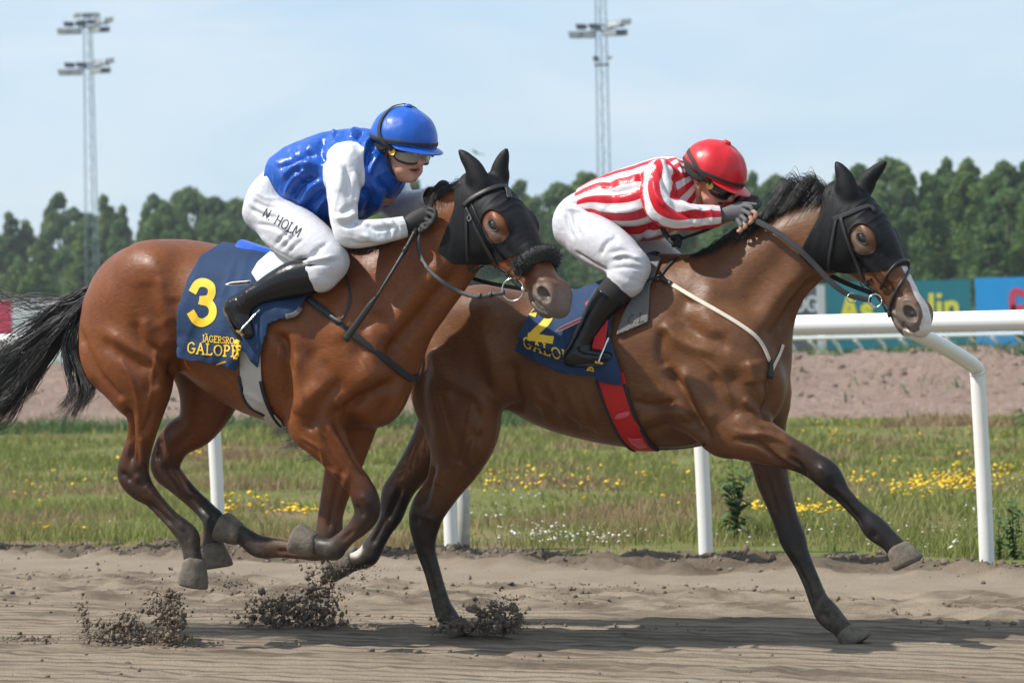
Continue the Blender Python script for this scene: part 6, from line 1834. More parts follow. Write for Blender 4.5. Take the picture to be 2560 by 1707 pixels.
# folds of the clothes: pixel lines, radius, height, lateral limit
JS1 = [(l, r, a, .3) for l, r, a in [
    ([(865, 303), (845, 318), (834, 336)], 8, .009), ([(852, 314), (843, 328), (838, 342)], 5, -.008), ([(897, 314), (884, 328), (874, 342)], 7, .009), ([(908, 326), (896, 338), (888, 350)], 5, -.009), ([(928, 345), (914, 362), (908, 385)], 6, .009),
    ([(936, 362), (922, 385), (916, 415)], 5, -.009), ([(944, 390), (930, 415), (922, 440)], 6, .009), ([(700, 420), (745, 400), (790, 385)], 8, -.010), ([(705, 445), (745, 415), (800, 410)], 9, .012), ([(715, 490), (735, 450), (770, 425)], 7, .012),
    ([(728, 500), (752, 462), (790, 440)], 7, -.013), ([(745, 512), (772, 478), (800, 455)], 7, .012), ([(762, 525), (790, 492), (812, 475)], 6, -.012), ([(785, 535), (803, 508), (815, 495)], 6, .010), ([(745, 420), (760, 470), (752, 505)], 6, -.007),
    ([(905, 470), (925, 500), (910, 540)], 7, -.010), ([(930, 455), (950, 490), (935, 530)], 8, .010), ([(950, 450), (972, 480), (960, 520)], 6, -.009), ([(810, 345), (800, 380), (812, 410)], 9, -.008), ([(780, 352), (768, 390), (780, 430)], 10, .007),
    ([(842, 405), (852, 440), (838, 485)], 9, .005), ([(862, 410), (872, 455), (866, 500)], 7, -.007), ([(885, 430), (893, 470), (886, 515)], 6, .006), ([(898, 545), (880, 560), (850, 562)], 6, -.011), ([(892, 530), (868, 545), (838, 545)], 6, .007),
    ([(893, 510), (870, 520), (850, 535)], 5, -.007), ([(915, 560), (940, 575), (990, 565)], 6, -.006), ([(905, 585), (940, 600), (985, 592)], 6, .006), ([(960, 552), (975, 575), (970, 598)], 5, -.006), ([(985, 548), (996, 570), (992, 592)], 4, -.006), ([(870, 600), (900, 612), (940, 608)], 5, -.005)]]
BS1 = [(l, r, a, .05) for l, r, a in [
    ([(740, 652), (770, 642), (805, 625)], 4.5, -.0065), ([(752, 658), (790, 650), (835, 640)], 4, .005), ([(765, 662), (800, 660), (848, 652)], 4.5, -.006), ([(770, 640), (800, 618), (818, 608)], 4.5, -.006), 
    ([(625, 520), (650, 535), (695, 545)], 5, -.007), ([(632, 500), (660, 515), (705, 520)], 5, -.006), ([(640, 480), (665, 495), (705, 500)], 5, .005), ([(640, 560), (690, 570), (722, 600)], 5, -.005), ([(690, 612), (705, 590), (722, 575)], 4, -.006), ([(706, 622), (722, 600), (738, 586)], 4, -.005), ([(722, 632), (740, 612), (756, 600)], 4, -.004), ([(650, 590), (680, 612), (720, 636)], 6, .004)]]
JS2 = [(l, r, a, .3) for l, r, a in [
    ([(1652, 430), (1667, 470), (1692, 500)], 6, -.010), ([(1634, 445), (1642, 490), (1667, 520)], 7, .008), ([(1682, 490), (1722, 520), (1762, 530)], 7, .008), ([(1676, 506), (1702, 531), (1742, 548)], 6, -.009), ([(1642, 560), (1622, 580), (1602, 600)], 7, -.010), ([(1600, 430), (1604, 480), (1618, 522)], 8, -.012),
    ([(1665, 395), (1680, 430), (1700, 470)], 6, -.009), ([(1685, 395), (1700, 430), (1712, 470)], 6, .008), ([(1500, 470), (1540, 480), (1590, 470)], 8, -.006), ([(1490, 520), (1540, 530), (1600, 520)], 9, .006), ([(1540, 575), (1590, 575), (1640, 560)], 7, -.008), ([(1580, 600), (1620, 590), (1660, 575)], 6, .007),
    ([(1715, 530), (1730, 550), (1728, 570)], 5, -.006), ([(1750, 520), (1762, 540), (1760, 562)], 5, -.006), ([(1772, 520), (1780, 540), (1778, 560)], 4, .005), ([(1520, 445), (1530, 480), (1525, 530)], 10, -.005)]]
BS2 = [(l, r, a, .05) for l, r, a in [
    ([(1414, 535), (1422, 570), (1432, 595)], 4.5, -.006), ([(1432, 530), (1440, 565), (1450, 590)], 4.5, -.006), ([(1525, 632), (1560, 626), (1592, 642)], 5, -.0045), ([(1530, 652), (1570, 646), (1606, 656)], 4.5, -.004), ([(1528, 672), (1565, 668), (1610, 672)], 4.5, -.0035),
    ([(1532, 642), (1568, 636), (1600, 648)], 4, .005), ([(1440, 630), (1480, 655), (1520, 676)], 3.5, -.005), ([(1420, 505), (1450, 512), (1480, 530)], 5, -.006), ([(1412, 520), (1450, 528), (1490, 545)], 5, .005), ([(1500, 640), (1515, 610), (1540, 590)], 5, -.006), ([(1470, 560), (1510, 580), (1545, 600)], 6, -.004)]]
J1 = dict(
    torso=[(706, 452, 53, 0, .135), (752, 450, 84, 0, .160), (808, 450, 106, 0, .172), (866, 440, 112, 0, .180), (918, 424, 94, 0, .170), (948, 412, 62, 0, .11)],
    arm=[(866, 400, 40, -.146, .054), (858, 440, 43, -.184, .056), (857, 505, 36, -.214, .047), (863, 560, 33, -.224, .044), (876, 584, 33, -.220, .044), (930, 582, 30, -.192, .042), (985, 573, 26, -.146, .038), (1012, 566, 23, -.12, .034)],
    far_arm=[(935, 415, 48, .16, .072), (965, 470, 50, .22, .07), (1005, 515, 42, .24, .06), (1050, 512, 34, .19, .05), (1082, 496, 26, .10, .04)],
    pelvis=[(672, 532, 46, 0, .155), (692, 500, 62, 0, .165), (712, 462, 52, 0, .140)],
    thigh=[(676, 534, 53, -.085, .090), (712, 565, 64, -.125, .095), (752, 592, 64, -.165, .090), (792, 622, 58, -.20, .080), (822, 654, 47, -.225, .066)],
    calf=[(812, 676, 42, -.235, .058), (772, 690, 44, -.25, .060), (735, 698, 44, -.262, .058), (695, 712, 37, -.272, .050), (660, 728, 29, -.280, .042), (632, 742, 27, -.285, .040), (612, 760, 28, -.288, .040)],
    foot=[(588, 768, 26, -.29, .036), (600, 790, 28, -.29, .038), (614, 812, 22, -.29, .040), (626, 834, 14, -.29, .034)],
    sole_up=(.85, 0, .5), sole_r=.044, boot_from=0,
    head=((1008, 368), R(50), R(15), -.02), head_size=1.05,
    jersey_cut=[], stripes=(0, 0, 0, 0), seam=-.012, fold=(.010, .004), bfold=.003, jersey_strokes=JS1, breech_strokes=BS1, silk=MAT_SILK1, breech=MAT_BREECH, glove=MAT_GLOVE1, skin=MAT_SKIN, neck_hole=.064,
    hands=[dict(p=((1012, 567, -.118, .028, .024), (1036, 552, -.105, .037, .024), (1058, 540, -.095, .036, .020),
                   [[(1072, 522, -.10), (1088, 528, -.11), (1086, 548, -.115), (1070, 552, -.11)], [(1068, 532, -.10), (1084, 542, -.115), (1078, 560, -.12), (1062, 560, -.115)],
                    [(1060, 545, -.10), (1074, 556, -.118), (1066, 572, -.122), (1052, 568, -.115)], [(1050, 556, -.10), (1060, 570, -.118), (1052, 582, -.12), (1040, 576, -.112)]],
                   [(1030, 540, -.095), (1056, 522, -.075), (1078, 516, -.07)])),
           dict(p=((1080, 497, .10, .028, .024), (1096, 484, .085, .034, .024), (1108, 470, .07, .032, .02),
                   [[(1112, 462, .06), (1122, 466, .05), (1120, 480, .04)], [(1108, 470, .06), (1118, 476, .05), (1114, 488, .04)], [(1104, 478, .06), (1112, 484, .05), (1108, 494, .04)], [(1098, 485, .06), (1106, 492, .05), (1101, 500, .04)]],
                   [(1090, 474, .08), (1104, 462, .06), (1114, 458, .05)]))],
)
J2 = dict(
    torso=[(1472, 514, 46, 0, .130), (1513, 508, 62, 0, .150), (1565, 510, 84, 0, .165), (1620, 505, 95, 0, .175), (1668, 484, 90, 0, .170), (1703, 464, 60, 0, .11)],
    arm=[(1650, 442, 42, -.150, .062), (1644, 482, 43, -.188, .062), (1656, 521, 39, -.212, .054), (1690, 540, 34, -.202, .048), (1735, 543, 30, -.17, .044), (1775, 541, 27, -.13, .042), (1798, 540, 23, -.11, .038)],
    far_arm=[(1700, 455, 46, .155, .072), (1715, 500, 46, .21, .068), (1745, 532, 40, .22, .058), (1800, 530, 32, .16, .048), (1850, 515, 24, .09, .038)],
    pelvis=[(1440, 575, 42, 0, .150), (1452, 548, 58, 0, .162), (1478, 518, 47, 0, .135)],
    thigh=[(1446, 574, 50, -.085, .088), (1472, 592, 60, -.125, .093), (1505, 612, 61, -.165, .088), (1545, 638, 54, -.20, .078), (1578, 668, 44, -.225, .064)],
    calf=[(1572, 688, 40, -.235, .056), (1552, 712, 40, -.247, .056), (1526, 740, 38, -.258, .052), (1500, 773, 33, -.267, .046), (1475, 818, 28, -.276, .041), (1455, 856, 27, -.284, .040), (1446, 878, 29, -.287, .040)],
    foot=[(1430, 893, 22, -.29, .037), (1462, 894, 23, -.29, .039), (1496, 894, 19, -.29, .040), (1524, 893, 13, -.29, .034)],
    sole_up=(0, 0, 1), sole_r=.034, boot_from=2,
    head=((1780, 444), R(36), R(30), -.02), head_size=1.0,
    jersey_cut=[], stripes=(13, .4, 4, .9), seam=0.0, fold=(.005, .003), bfold=.003, jersey_strokes=JS2, breech_strokes=BS2, silk=MAT_SILK2, breech=MAT_BREECH, glove=MAT_GLOVE2, skin=MAT_SKIN, neck_hole=.060, arm_k=.022,
    hands=[dict(p=((1800, 540, -.108, .024, .022), (1824, 534, -.10, .032, .022), (1848, 530, -.095, .032, .019),
                   [[(1858, 514, -.10), (1876, 518, -.11), (1882, 528, -.112)], [(1856, 526, -.10), (1872, 534, -.115), (1876, 542, -.118)],
                    [(1850, 538, -.10), (1864, 550, -.118), (1862, 558, -.118)], [(1842, 546, -.10), (1852, 562, -.118), (1852, 568, -.118)]],
                   [(1820, 522, -.095), (1850, 510, -.085), (1890, 512, -.08)]),
                tips=[[(1882, 528, -.112), (1890, 536, -.112), (1886, 546, -.108)], [(1876, 542, -.118), (1880, 552, -.118), (1872, 558, -.112)], [(1862, 558, -.118), (1864, 566, -.118), (1856, 572, -.112)], [(1852, 568, -.118), (1852, 576, -.118), (1846, 578, -.112)]]),
           dict(p=((1850, 515, .09, .024, .022), (1866, 508, .075, .030, .022), (1882, 502, .06, .028, .019),
                   [[(1890, 496, .05), (1900, 502, .04), (1898, 514, .03)], [(1886, 504, .05), (1896, 510, .04), (1892, 520, .03)], [(1882, 510, .05), (1890, 518, .04), (1886, 526, .03)], [(1876, 516, .05), (1884, 524, .04), (1880, 532, .03)]],
                   [(1864, 498, .07), (1880, 492, .05), (1892, 492, .04)]))],
)
PJ1 = make_jockey(FR1, J1, 'rider in blue satin with white sleeves and a blue cap')
PJ2 = make_jockey(FR2, J2, 'rider in red and white stripes with a red cap, crouching low')
for PJ, cap, sm in ((PJ1, MAT_CAP1, MAT_RUBBER), (PJ2, MAT_CAP2, MAT_RUBBER)):
    r_, W_ = make_helmet(PJ['person'], PJ['hf'], PJ['L'], cap, 6, '', sm)
    PJ['W'] = W_
    make_goggles(PJ['person'], W_, PJ['hf'][0], MAT_LENS if PJ is PJ1 else MAT_LENS_DARK, -.010, sm, 0,
                 [(.062, .099, -.004), (.034, .122, .018), (.004, .1280, .050), (-.018, .110, .100), (-.030, .056, .147), (-.032, .0, .162)] if PJ is PJ1 else
                 [(.062, .099, -.004), (.022, .122, .018), (-.050, .120, .050), (-.112, .076, .062), (-.146, .0, .066)])
    # chin strap and the hair at the nape
    hr = MB()
    for s in (-1, 1):
        P = catmull(np.array([W_([.022, s * .100, .010]), W_([.018, s * .088, -.040]), W_([.030, s * .066, -.085]), W_([.045, s * .030, -.118]), W_([.050, 0, -.124])]), 5)
        c0 = W_([0, 0, -.04]); N = P - c0; N /= np.linalg.norm(N, axis=1)[:, None]
        ribbon(hr, P, N, .013, .003)
    hr.build('chin_strap', MAT_BROWN if PJ is PJ1 else MAT_TAN, PJ['person'])
# ------------------------------------------------------------------ hair
def hair_mesh(name, ctrl, rad, mat, parent, n=4):
    """ctrl: (m, k, 3) control points of m strands; three-sided tapering strands"""
    ctrl = np.asarray(ctrl, float); m, k, _ = ctrl.shape
    Q = np.concatenate([2 * ctrl[:, :1] - ctrl[:, 1:2], ctrl, 2 * ctrl[:, -1:] - ctrl[:, -2:-1]], 1)
    pts = []
    for i in range(k - 1):
        p0, p1, p2, p3 = (Q[:, i + j] for j in range(4))
        for t in np.arange(n) / n:
            pts.append(.5 * (2 * p1 + (p2 - p0) * t + (2 * p0 - 5 * p1 + 4 * p2 - p3) * t * t + (3 * p1 - p0 - 3 * p2 + p3) * t ** 3))
    pts.append(ctrl[:, -1]); P = np.stack(pts, 1); K = P.shape[1]
    T = np.gradient(P, axis=1); T /= np.linalg.norm(T, axis=2, keepdims=True) + 1e-9
    ref = RNG.normal(size=(m, 1, 3)); N = np.cross(T, ref); N /= np.linalg.norm(N, axis=2, keepdims=True) + 1e-9; B = np.cross(T, N)
    tp = np.linspace(0, 1, K)[None, :, None]
    rr = np.asarray(rad).reshape(-1, 1, 1) * (1 - .82 * tp ** 1.5)
    ring_ = [P + rr * (math.cos(a) * N + math.sin(a) * B) for a in (0, 2.094, 4.189)]
    V = np.stack(ring_, 2).reshape(-1, 3)
    idx = np.arange(m * K * 3).reshape(m, K, 3)
    F = np.concatenate([np.stack([idx[:, :-1, j], idx[:, :-1, (j + 1) % 3], idx[:, 1:, (j + 1) % 3], idx[:, 1:, j]], -1).reshape(-1, 4) for j in range(3)])
    return new_mesh(name, V, F, mat, parent)
def hair_mat():
    t = NT('black_horse_hair')
    t.set(Base_Color=t.mix(t.ramp(t.noise(30, 3, .6), .35, .65), (.006, .0055, .006), (.020, .018, .018)), Roughness=.42, Specular_IOR_Level=.5)
    return t.done()
MAT_HAIR = hair_mat()

def fan(fr, m, rows, jit, lats, clump=18, cj=.35):
    """strands that follow a chain of pixel points, each row (px, py, spread px x, spread px y); strands gather in clumps"""
    k = len(rows); out = np.zeros((m, k, 3))
    cl = RNG.integers(0, clump, m); co = RNG.normal(size=(clump, k, 2)); cl_l = RNG.normal(size=clump)
    co = np.cumsum(co * .6, 1) / np.sqrt(np.arange(1, k + 1))[None, :, None] + RNG.normal(size=(clump, 1, 2)) * .8
    own = RNG.normal(size=(m, k, 2)) * cj
    for i, (px, py, sx, sy) in enumerate(rows):
        x = px + sx * (co[cl, i, 0] + own[:, i, 0]); y = py + sy * (co[cl, i, 1] + own[:, i, 1])
        lat = lats[i] * (cl_l[cl] + .4 * RNG.normal(size=m))
        out[:, i] = fr.pix(x, y, lat)
    return out
tail1 = np.concatenate([
    fan(FR1, 1300, [(240, 728, 5, 7), (196, 760, 9, 10), (130, 820, 14, 18), (50, 900, 20, 30), (-50, 970, 36, 42), (-170, 1030, 60, 54)], 1, (.015, .03, .05, .07, .09, .11), 34),
    fan(FR1, 500, [(236, 735, 5, 7), (190, 775, 10, 12), (120, 850, 16, 24), (40, 950, 24, 26), (-60, 1030, 40, 26), (-150, 1050, 50, 30)], 1, (.015, .03, .05, .06, .07, .08), 14),
    fan(FR1, 340, [(238, 730, 4, 6), (200, 780, 8, 12), (178, 850, 14, 18), (192, 920, 16, 16), (205, 975, 16, 14), (178, 1020, 18, 22)], 1, (.015, .02, .03, .04, .05, .05), 12),
    fan(FR1, 60, [(240, 722, 4, 4), (180, 752, 10, 10), (90, 770, 20, 22), (10, 760, 26, 36), (-60, 740, 40, 50), (-140, 720, 50, 60)], 1, (.015, .03, .04, .06, .07, .08), 10)])
hair_mesh('tail', tail1, RNG.uniform(.0012, .0024, len(tail1)), MAT_HAIR, horse1)['kind'] = 'stuff'
tail2 = fan(FR2, 700, [(1108, 800, 5, 6), (1060, 830, 8, 10), (980, 890, 16, 22), (880, 970, 22, 30), (790, 1040, 26, 30), (722, 1078, 22, 22)], 1, (.015, .03, .04, .06, .07, .08), 20)
hair_mesh('tail', tail2, RNG.uniform(.0009, .0019, len(tail2)), MAT_HAIR, horse2)['kind'] = 'stuff'

def mane(fr, crest, m, back, length, lift, lean, parent, tufts=14):
    """short hair rising from the crest line (px, py), swept back along the neck and tipping to the side"""
    L = catmull(np.array(crest, float), 10); n = len(L)
    u = RNG.uniform(0, 1, m); x = np.interp(u, np.linspace(0, 1, n), L[:, 0]); y = np.interp(u, np.linspace(0, 1, n), L[:, 1])
    lift_u = np.interp(u, np.linspace(0, 1, len(lift)), lift); len_u = np.interp(u, np.linspace(0, 1, len(length)), length)
    ph = (u * tufts); tid = np.floor(ph).astype(int); tn = RNG.normal(size=(tufts + 2, 3)) * .55
    j = tn[tid] * .8 + RNG.normal(size=(m, 3)) * .30
    ln = len_u * RNG.uniform(.55, 1.1, m)
    lat = RNG.normal(0, .012, m)
    side = np.where(RNG.uniform(size=m) < lean, -1.0, 1.0)
    C = []
    dirx = np.array(back, float); dirx /= np.linalg.norm(dirx)
    y0 = y + 10
    for t in (0, .3, .65, 1.0):
        px = x + dirx[0] * ln * t * (.75 + .35 * j[:, 0]) + RNG.normal(size=m) * 1.5 * t
        py = y0 + dirx[1] * ln * t * (.75 + .35 * j[:, 0]) - lift_u * math.sin(min(1, t * 1.05) * math.pi * .62) * (1 + .5 * j[:, 1]) + ln * .30 * t * t * (1 + .4 * j[:, 2])
        C.append(fr.pix(px, py, lat + side * (.012 + .060 * t * (1 + .3 * j[:, 2]))))
    hair_mesh('mane', np.stack(C, 1), RNG.uniform(.0009, .0019, m), MAT_HAIR, parent, 3)['kind'] = 'stuff'
mane(FR1, [(1168, 470), (1130, 480), (1090, 515), (1040, 572), (980, 595), (900, 612), (855, 628)], 2100, (-1, .35), (46, 62, 60, 50, 50, 50, 46), (26, 40, 34, 14, 10, 8, 8), .35, horse1)
mane(FR2, [(2098, 492), (2050, 500), (1995, 517), (1940, 545), (1880, 572), (1820, 603), (1760, 632), (1700, 650), (1660, 655)], 3300, (-1, .42), (80, 105, 100, 90, 90, 86, 84, 76, 60), (40, 72, 62, 30, 26, 22, 20, 14, 8), .55, horse2, 20)

# ------------------------------------------------------------------ pieces that lie on the body
def body_patch(G, poly, off, wr=None, both=True, feather=0.0, lift=None):
    """the part of the horse's skin inside a pixel outline (camera side), lifted off the skin; mirrored to the far side"""
    fr = G['fr']; V, F = G['V'], G['F']
    N = vnormals(V, F); W = fr.world(V); px, py, _ = project(W)
    poly = np.asarray(poly, float)
    lo = poly.min(0) - 30; hi = poly.max(0) + 30
    sel = (px > lo[0]) & (px < hi[0]) & (py > lo[1]) & (py < hi[1]) & (V[:, 1] < .03)
    fm = sel[F].all(1); Fs = F[fm]; used = np.unique(Fs); mp = np.full(len(V), -1); mp[used] = np.arange(len(used))
    Vs, Fs, Ns = V[used], mp[Fs], N[used]
    P2 = np.stack([px[used], py[used]], 1)
    g = poly_sdf(P2, poly)
    view = CAM - W[used]; fac = (Ns @ fr.M * view).sum(1)
    g = np.where((Vs[:, 1] > .0), np.minimum(g, -Vs[:, 1] * 600), g)
    g = np.where((fac < 0) & (Vs[:, 1] < -.03) & (Vs[:, 2] < .9), np.minimum(g, -5.0), g)
    o = np.full(len(Vs), off)
    if wr is not None: o = o + wr(Vs, P2)
    Vo = Vs + Ns * o[:, None]
    A, B, ex = clip_mesh(Vo, Fs, g, (P2[:, 0], P2[:, 1]))
    if both:
        A2 = A * [1, -1, 1]
        return np.vstack([A, A2]), np.vstack([B, B[:, ::-1] + len(A)]), A, B
    return A, B, A, B
def on_horse(fr, o, label=None, cat=None, group=None):
    o.location = fr.o; o.rotation_euler = (0, 0, -fr.psi)
    return tag(o, label, cat, group) if label else o

def write(txt, place, thick, track, mat, parent):
    x = 0.0
    for ch in txt:
        st, w = glyph_polys(ch, thick, track)
        if st:
            mb = MB(); letters(mb, place, [(L + [x, 0], th) for L, th in st])
            solidify(mb.build('letter', mat, parent, False), .0007)
        x += w + track

# ---- saddle cloths
C1 = [(575, 560), (560, 612), (505, 646), (473, 700), (455, 767), (453, 831), (462, 889), (500, 898), (537, 902), (570, 908), (604, 920), (610, 900), (613, 872), (622, 876), (634, 898), (650, 917), (658, 880), (675, 812),
      (700, 803), (745, 797), (766, 752), (800, 690), (790, 560)]
def wr1(V, P):
    r = ridged(np.stack([P[:, 0] / 62 + P[:, 1] / 210, P[:, 1] / 300, V[:, 1] * 2], 1), 5, 2)
    low = np.clip((P[:, 1] - 640) / 260, 0, 1)
    bag = np.exp(-(((P[:, 0] - 700) / 60) ** 2 + ((P[:, 1] - 775) / 26) ** 2)) * .022 + np.exp(-(((P[:, 0] - 600) / 22) ** 2 + ((P[:, 1] - 890) / 30) ** 2)) * .022
    return r * (.005 + .010 * low) + .010 * low + bag
V_, F_, A1, B1_ = body_patch(G1, C1, .010, wr1)
cl1 = thing_at(FR1, 'saddle_cloth', 'navy saddle cloth with yellow number 3 and GALOPP lettering', 'saddle cloth', 'numbered saddle cloths')
o = new_mesh('cloth', V_, F_, MAT_NAVY, cl1); solidify(o, .003, 1)
CB1 = bvh_of(A1, B1_); cb1 = [CB1]
def glyph3():
    a = catmull(np.array([(.09, .76), (.18, .91), (.34, .95), (.50, .87), (.53, .72), (.46, .59), (.30, .545)]), 5); b = catmull(np.array([(.28, .545), (.46, .50), (.57, .36), (.54, .17), (.36, .05), (.18, .09), (.06, .25)]), 5)
    return [(a, .19), (b, .19)]
def glyph2():
    return [(catmull(np.array([(.08, .66), (.14, .86), (.32, .95), (.52, .86), (.54, .66), (.42, .46), (.24, .27), (.10, .10)]), 5), .19), (np.linspace((.06, .10), (.66, .10), 8), .19)]
mb = MB(); letters(mb, px_writer(FR1, cb1, (473, 811), (104, 3), (3, -110), .0050), glyph3()); solidify(mb.build('number', MAT_YELLOW, cl1, False), .0006)
write('JÄGERSRO', px_writer(FR1, cb1, (508, 853), (14.2, 1.3), (0, -15.5), .0052), .13, .05, MAT_YELLOW, cl1)
write('GALOPP', px_writer(FR1, cb1, (470, 881), (26.5, 2.4), (1, -26), .0052), .13, .12, MAT_YELLOW, cl1)
lion = [([(.15, .95), (.5, 1.0), (.85, .95)], .10), ([(.2, .84), (.55, .86), (.7, .74), (.45, .66), (.6, .5), (.55, .3), (.4, .2)], .22), ([(.55, .62), (.85, .70), (.95, .62)], .10), ([(.55, .46), (.85, .5), (.98, .40)], .10),
        ([(.45, .24), (.75, .2), (.9, .06)], .12), ([(.42, .22), (.2, .12), (.1, .02)], .12), ([(.3, .4), (.08, .5), (.05, .7), (.16, .66)], .09), ([(.05, .02), (.4, .05), (.95, .0)], .07)]
mb = MB(); letters(mb, px_writer(FR1, cb1, (584, 897), (20, 1), (0, -46), .0052), [(catmull(np.array(l), 4), w) for l, w in lion]); solidify(mb.build('emblem', MAT_YELLOW, cl1), .0008)
mb = MB(); strap_px(mb, FR1, cb1, [(767, 752), (748, 794), (722, 801), (690, 803)], .010, .004, .006); mb.build('trim', MAT_BLUE_PVC, cl1)
mb = MB(); strap_px(mb, FR1, cb1, [(752, 770), (738, 786), (715, 791)], .020, .004, .003); mb.build('corner_patch', MAT_PAD, cl1)

C2 = [(1372, 700), (1360, 752), (1322, 796), (1307, 830), (1291, 877), (1345, 905), (1403, 928), (1450, 936), (1492, 937), (1495, 946), (1530, 954), (1560, 960), (1556, 925), (1545, 893), (1528, 846), (1530, 815), (1545, 777), (1575, 745), (1596, 722), (1640, 650), (1640, 600)]
def wr2(V, P):
    r = ridged(np.stack([P[:, 0] / 70 - P[:, 1] / 160, P[:, 1] / 260, V[:, 1] * 2], 1), 15, 2)
    low = np.clip((P[:, 1] - 740) / 180, 0, 1)
    # the fold that lies over the lettering
    t = (P[:, 0] - 1300) * .42 + 846 - P[:, 1]
    f = np.where(P[:, 0] < 1440, np.exp(-(np.clip(t, 0, 99) / 26) ** 2) * (t > 0) * .026 - np.exp(-(np.clip(-t, 0, 99) / 6) ** 2) * (t <= 0) * .004, 0)
    return r * (.005 + .009 * low) + .010 * low + f + np.exp(-(((P[:, 0] - 1528) / 26) ** 2 + ((P[:, 1] - 925) / 30) ** 2)) * .02
V_, F_, A2_, B2_ = body_patch(G2, C2, .010, wr2)
cl2 = thing_at(FR2, 'saddle_cloth', 'navy saddle cloth with yellow number 2 folded over its lettering', 'saddle cloth', 'numbered saddle cloths')
o = new_mesh('cloth', V_, F_, MAT_NAVY, cl2); solidify(o, .003, 1)
CB2 = bvh_of(A2_, B2_); cb2 = [CB2]
mb = MB(); letters(mb, px_writer(FR2, cb2, (1318, 852), (92, 14), (10, -100), .0050), glyph2()); solidify(mb.build('number', MAT_YELLOW, cl2, False), .0006)
write('GALOPP', px_writer(FR2, cb2, (1311, 868), (27, 9.5), (-3, -26), .0050), .13, .16, MAT_YELLOW, cl2)
mb = MB(); letters(mb, px_writer(FR2, cb2, (1468, 926), (20, 2), (0, -40), .0052), [(catmull(np.array(l), 4), w) for l, w in lion]); solidify(mb.build('emblem', MAT_YELLOW, cl2), .0008)
# grey pad under the cloth in front
PADP = [(1612, 640), (1655, 650), (1640, 690), (1627, 716), (1622, 807), (1543, 840), (1556, 800), (1570, 770), (1598, 726)]
V_, F_, A3, B3 = body_patch(G2, PADP, .006)
pad = on_horse(FR2, new_mesh('saddle_pad', V_, F_, MAT_PAD), 'grey rubber saddle pad marked C.L in front of the navy cloth', 'saddle pad')
solidify(pad, .010, 1)
write('C.L', px_writer(FR2, [bvh_of(A3, B3)], (1571, 813), (21, -4), (3, -22), .0112), .07, .16, MAT_INK, pad)

# ---- saddles
def make_saddle(fr, label, seat_px, cant, flap, seat_mat, flap_mat, G, cbv):
    s = thing_at(fr, 'saddle', label, 'saddle', 'racing saddles')
    L = catmull(np.array([fr.pix(px, py, 0.0) for px, py in seat_px]), 6); n = len(L); k = 13
    wd = np.interp(np.linspace(0, 1, n), [0, .12, .35, .7, 1], cant)
    vs = []
    for i in range(n):
        for j in range(k):
            v = -1 + 2 * j / (k - 1)
            vs.append(L[i] + [0, v * wd[i], -.055 * abs(v) ** 2.2 * (wd[i] / .08) + .012 * (1 - i / n) ** 2 * abs(v)])
    o = new_mesh('seat', vs, [(i * k + j, i * k + j + 1, (i + 1) * k + j + 1, (i + 1) * k + j) for i in range(n - 1) for j in range(k - 1)], seat_mat, s); solidify(o, .012, 0)
    vs = np.array(vs).reshape(n, k, 3); edge = np.vstack([vs[::-1, 0], vs[0, 1:-1], vs[:, -1]])
    mb = MB(); mb.tube(edge, .0062, 6); mb.build('rim', MAT_LEATHER, s)
    V_, F_, a, b = body_patch(G, flap, .022, lambda V, P: np.full(len(V), .004))
    h = len(a)
    for m_ in range(2):
        o = new_mesh('flap', a if m_ == 0 else a * [1, -1, 1], b if m_ == 0 else b[:, ::-1], flap_mat, s); solidify(o, .005, 1)
    return s
SD1 = make_saddle(FR1, 'blue topped racing saddle with white flap under the rider in blue', [(606, 603), (640, 614), (690, 629), (740, 630), (790, 620)], (.06, .085, .085, .07, .05),
                  [(634, 694), (648, 670), (676, 646), (705, 632), (770, 640), (790, 690), (770, 726), (700, 728), (650, 716)], MAT_BLUE_PVC, MAT_WHITE_LEATHER, G1, cb1)
SD2 = make_saddle(FR2, 'pink red racing saddle under the rider in red and white stripes', [(1418, 724), (1450, 731), (1500, 728), (1550, 712), (1600, 690)], (.06, .085, .085, .07, .05),
                  [(1470, 770), (1500, 745), (1540, 720), (1590, 700), (1560, 760), (1528, 800), (1516, 878), (1486, 874), (1500, 820)], MAT_PINK, MAT_RED_WEB, G2, cb2)
def billet(fr, s, p, q, lat, mat, edge):
    a = catmull(np.array([fr.pix(*p, lat - .012), fr.pix(*q, lat)]), 8); nrm = np.array([0, -1, .15])
    mb = MB(); ribbon(mb, a, nrm, np.minimum(.017, np.linspace(.004, .06, len(a))), .004); mb.build('stirrup_leather_end', edge, s)
    mb = MB(); ribbon(mb, a[1:] + [0, -.0016, 0], nrm, np.minimum(.011, np.linspace(.004, .05, len(a) - 1)), .0035); mb.build('strap_facing', mat, s)
billet(FR1, SD1, (564, 711), (626, 706), -.30, MAT_LEATHER, MAT_WHITE_LEATHER)
billet(FR2, SD2, (1387, 829), (1455, 797), -.30, MAT_PINK, MAT_WHITE_LEATHER)

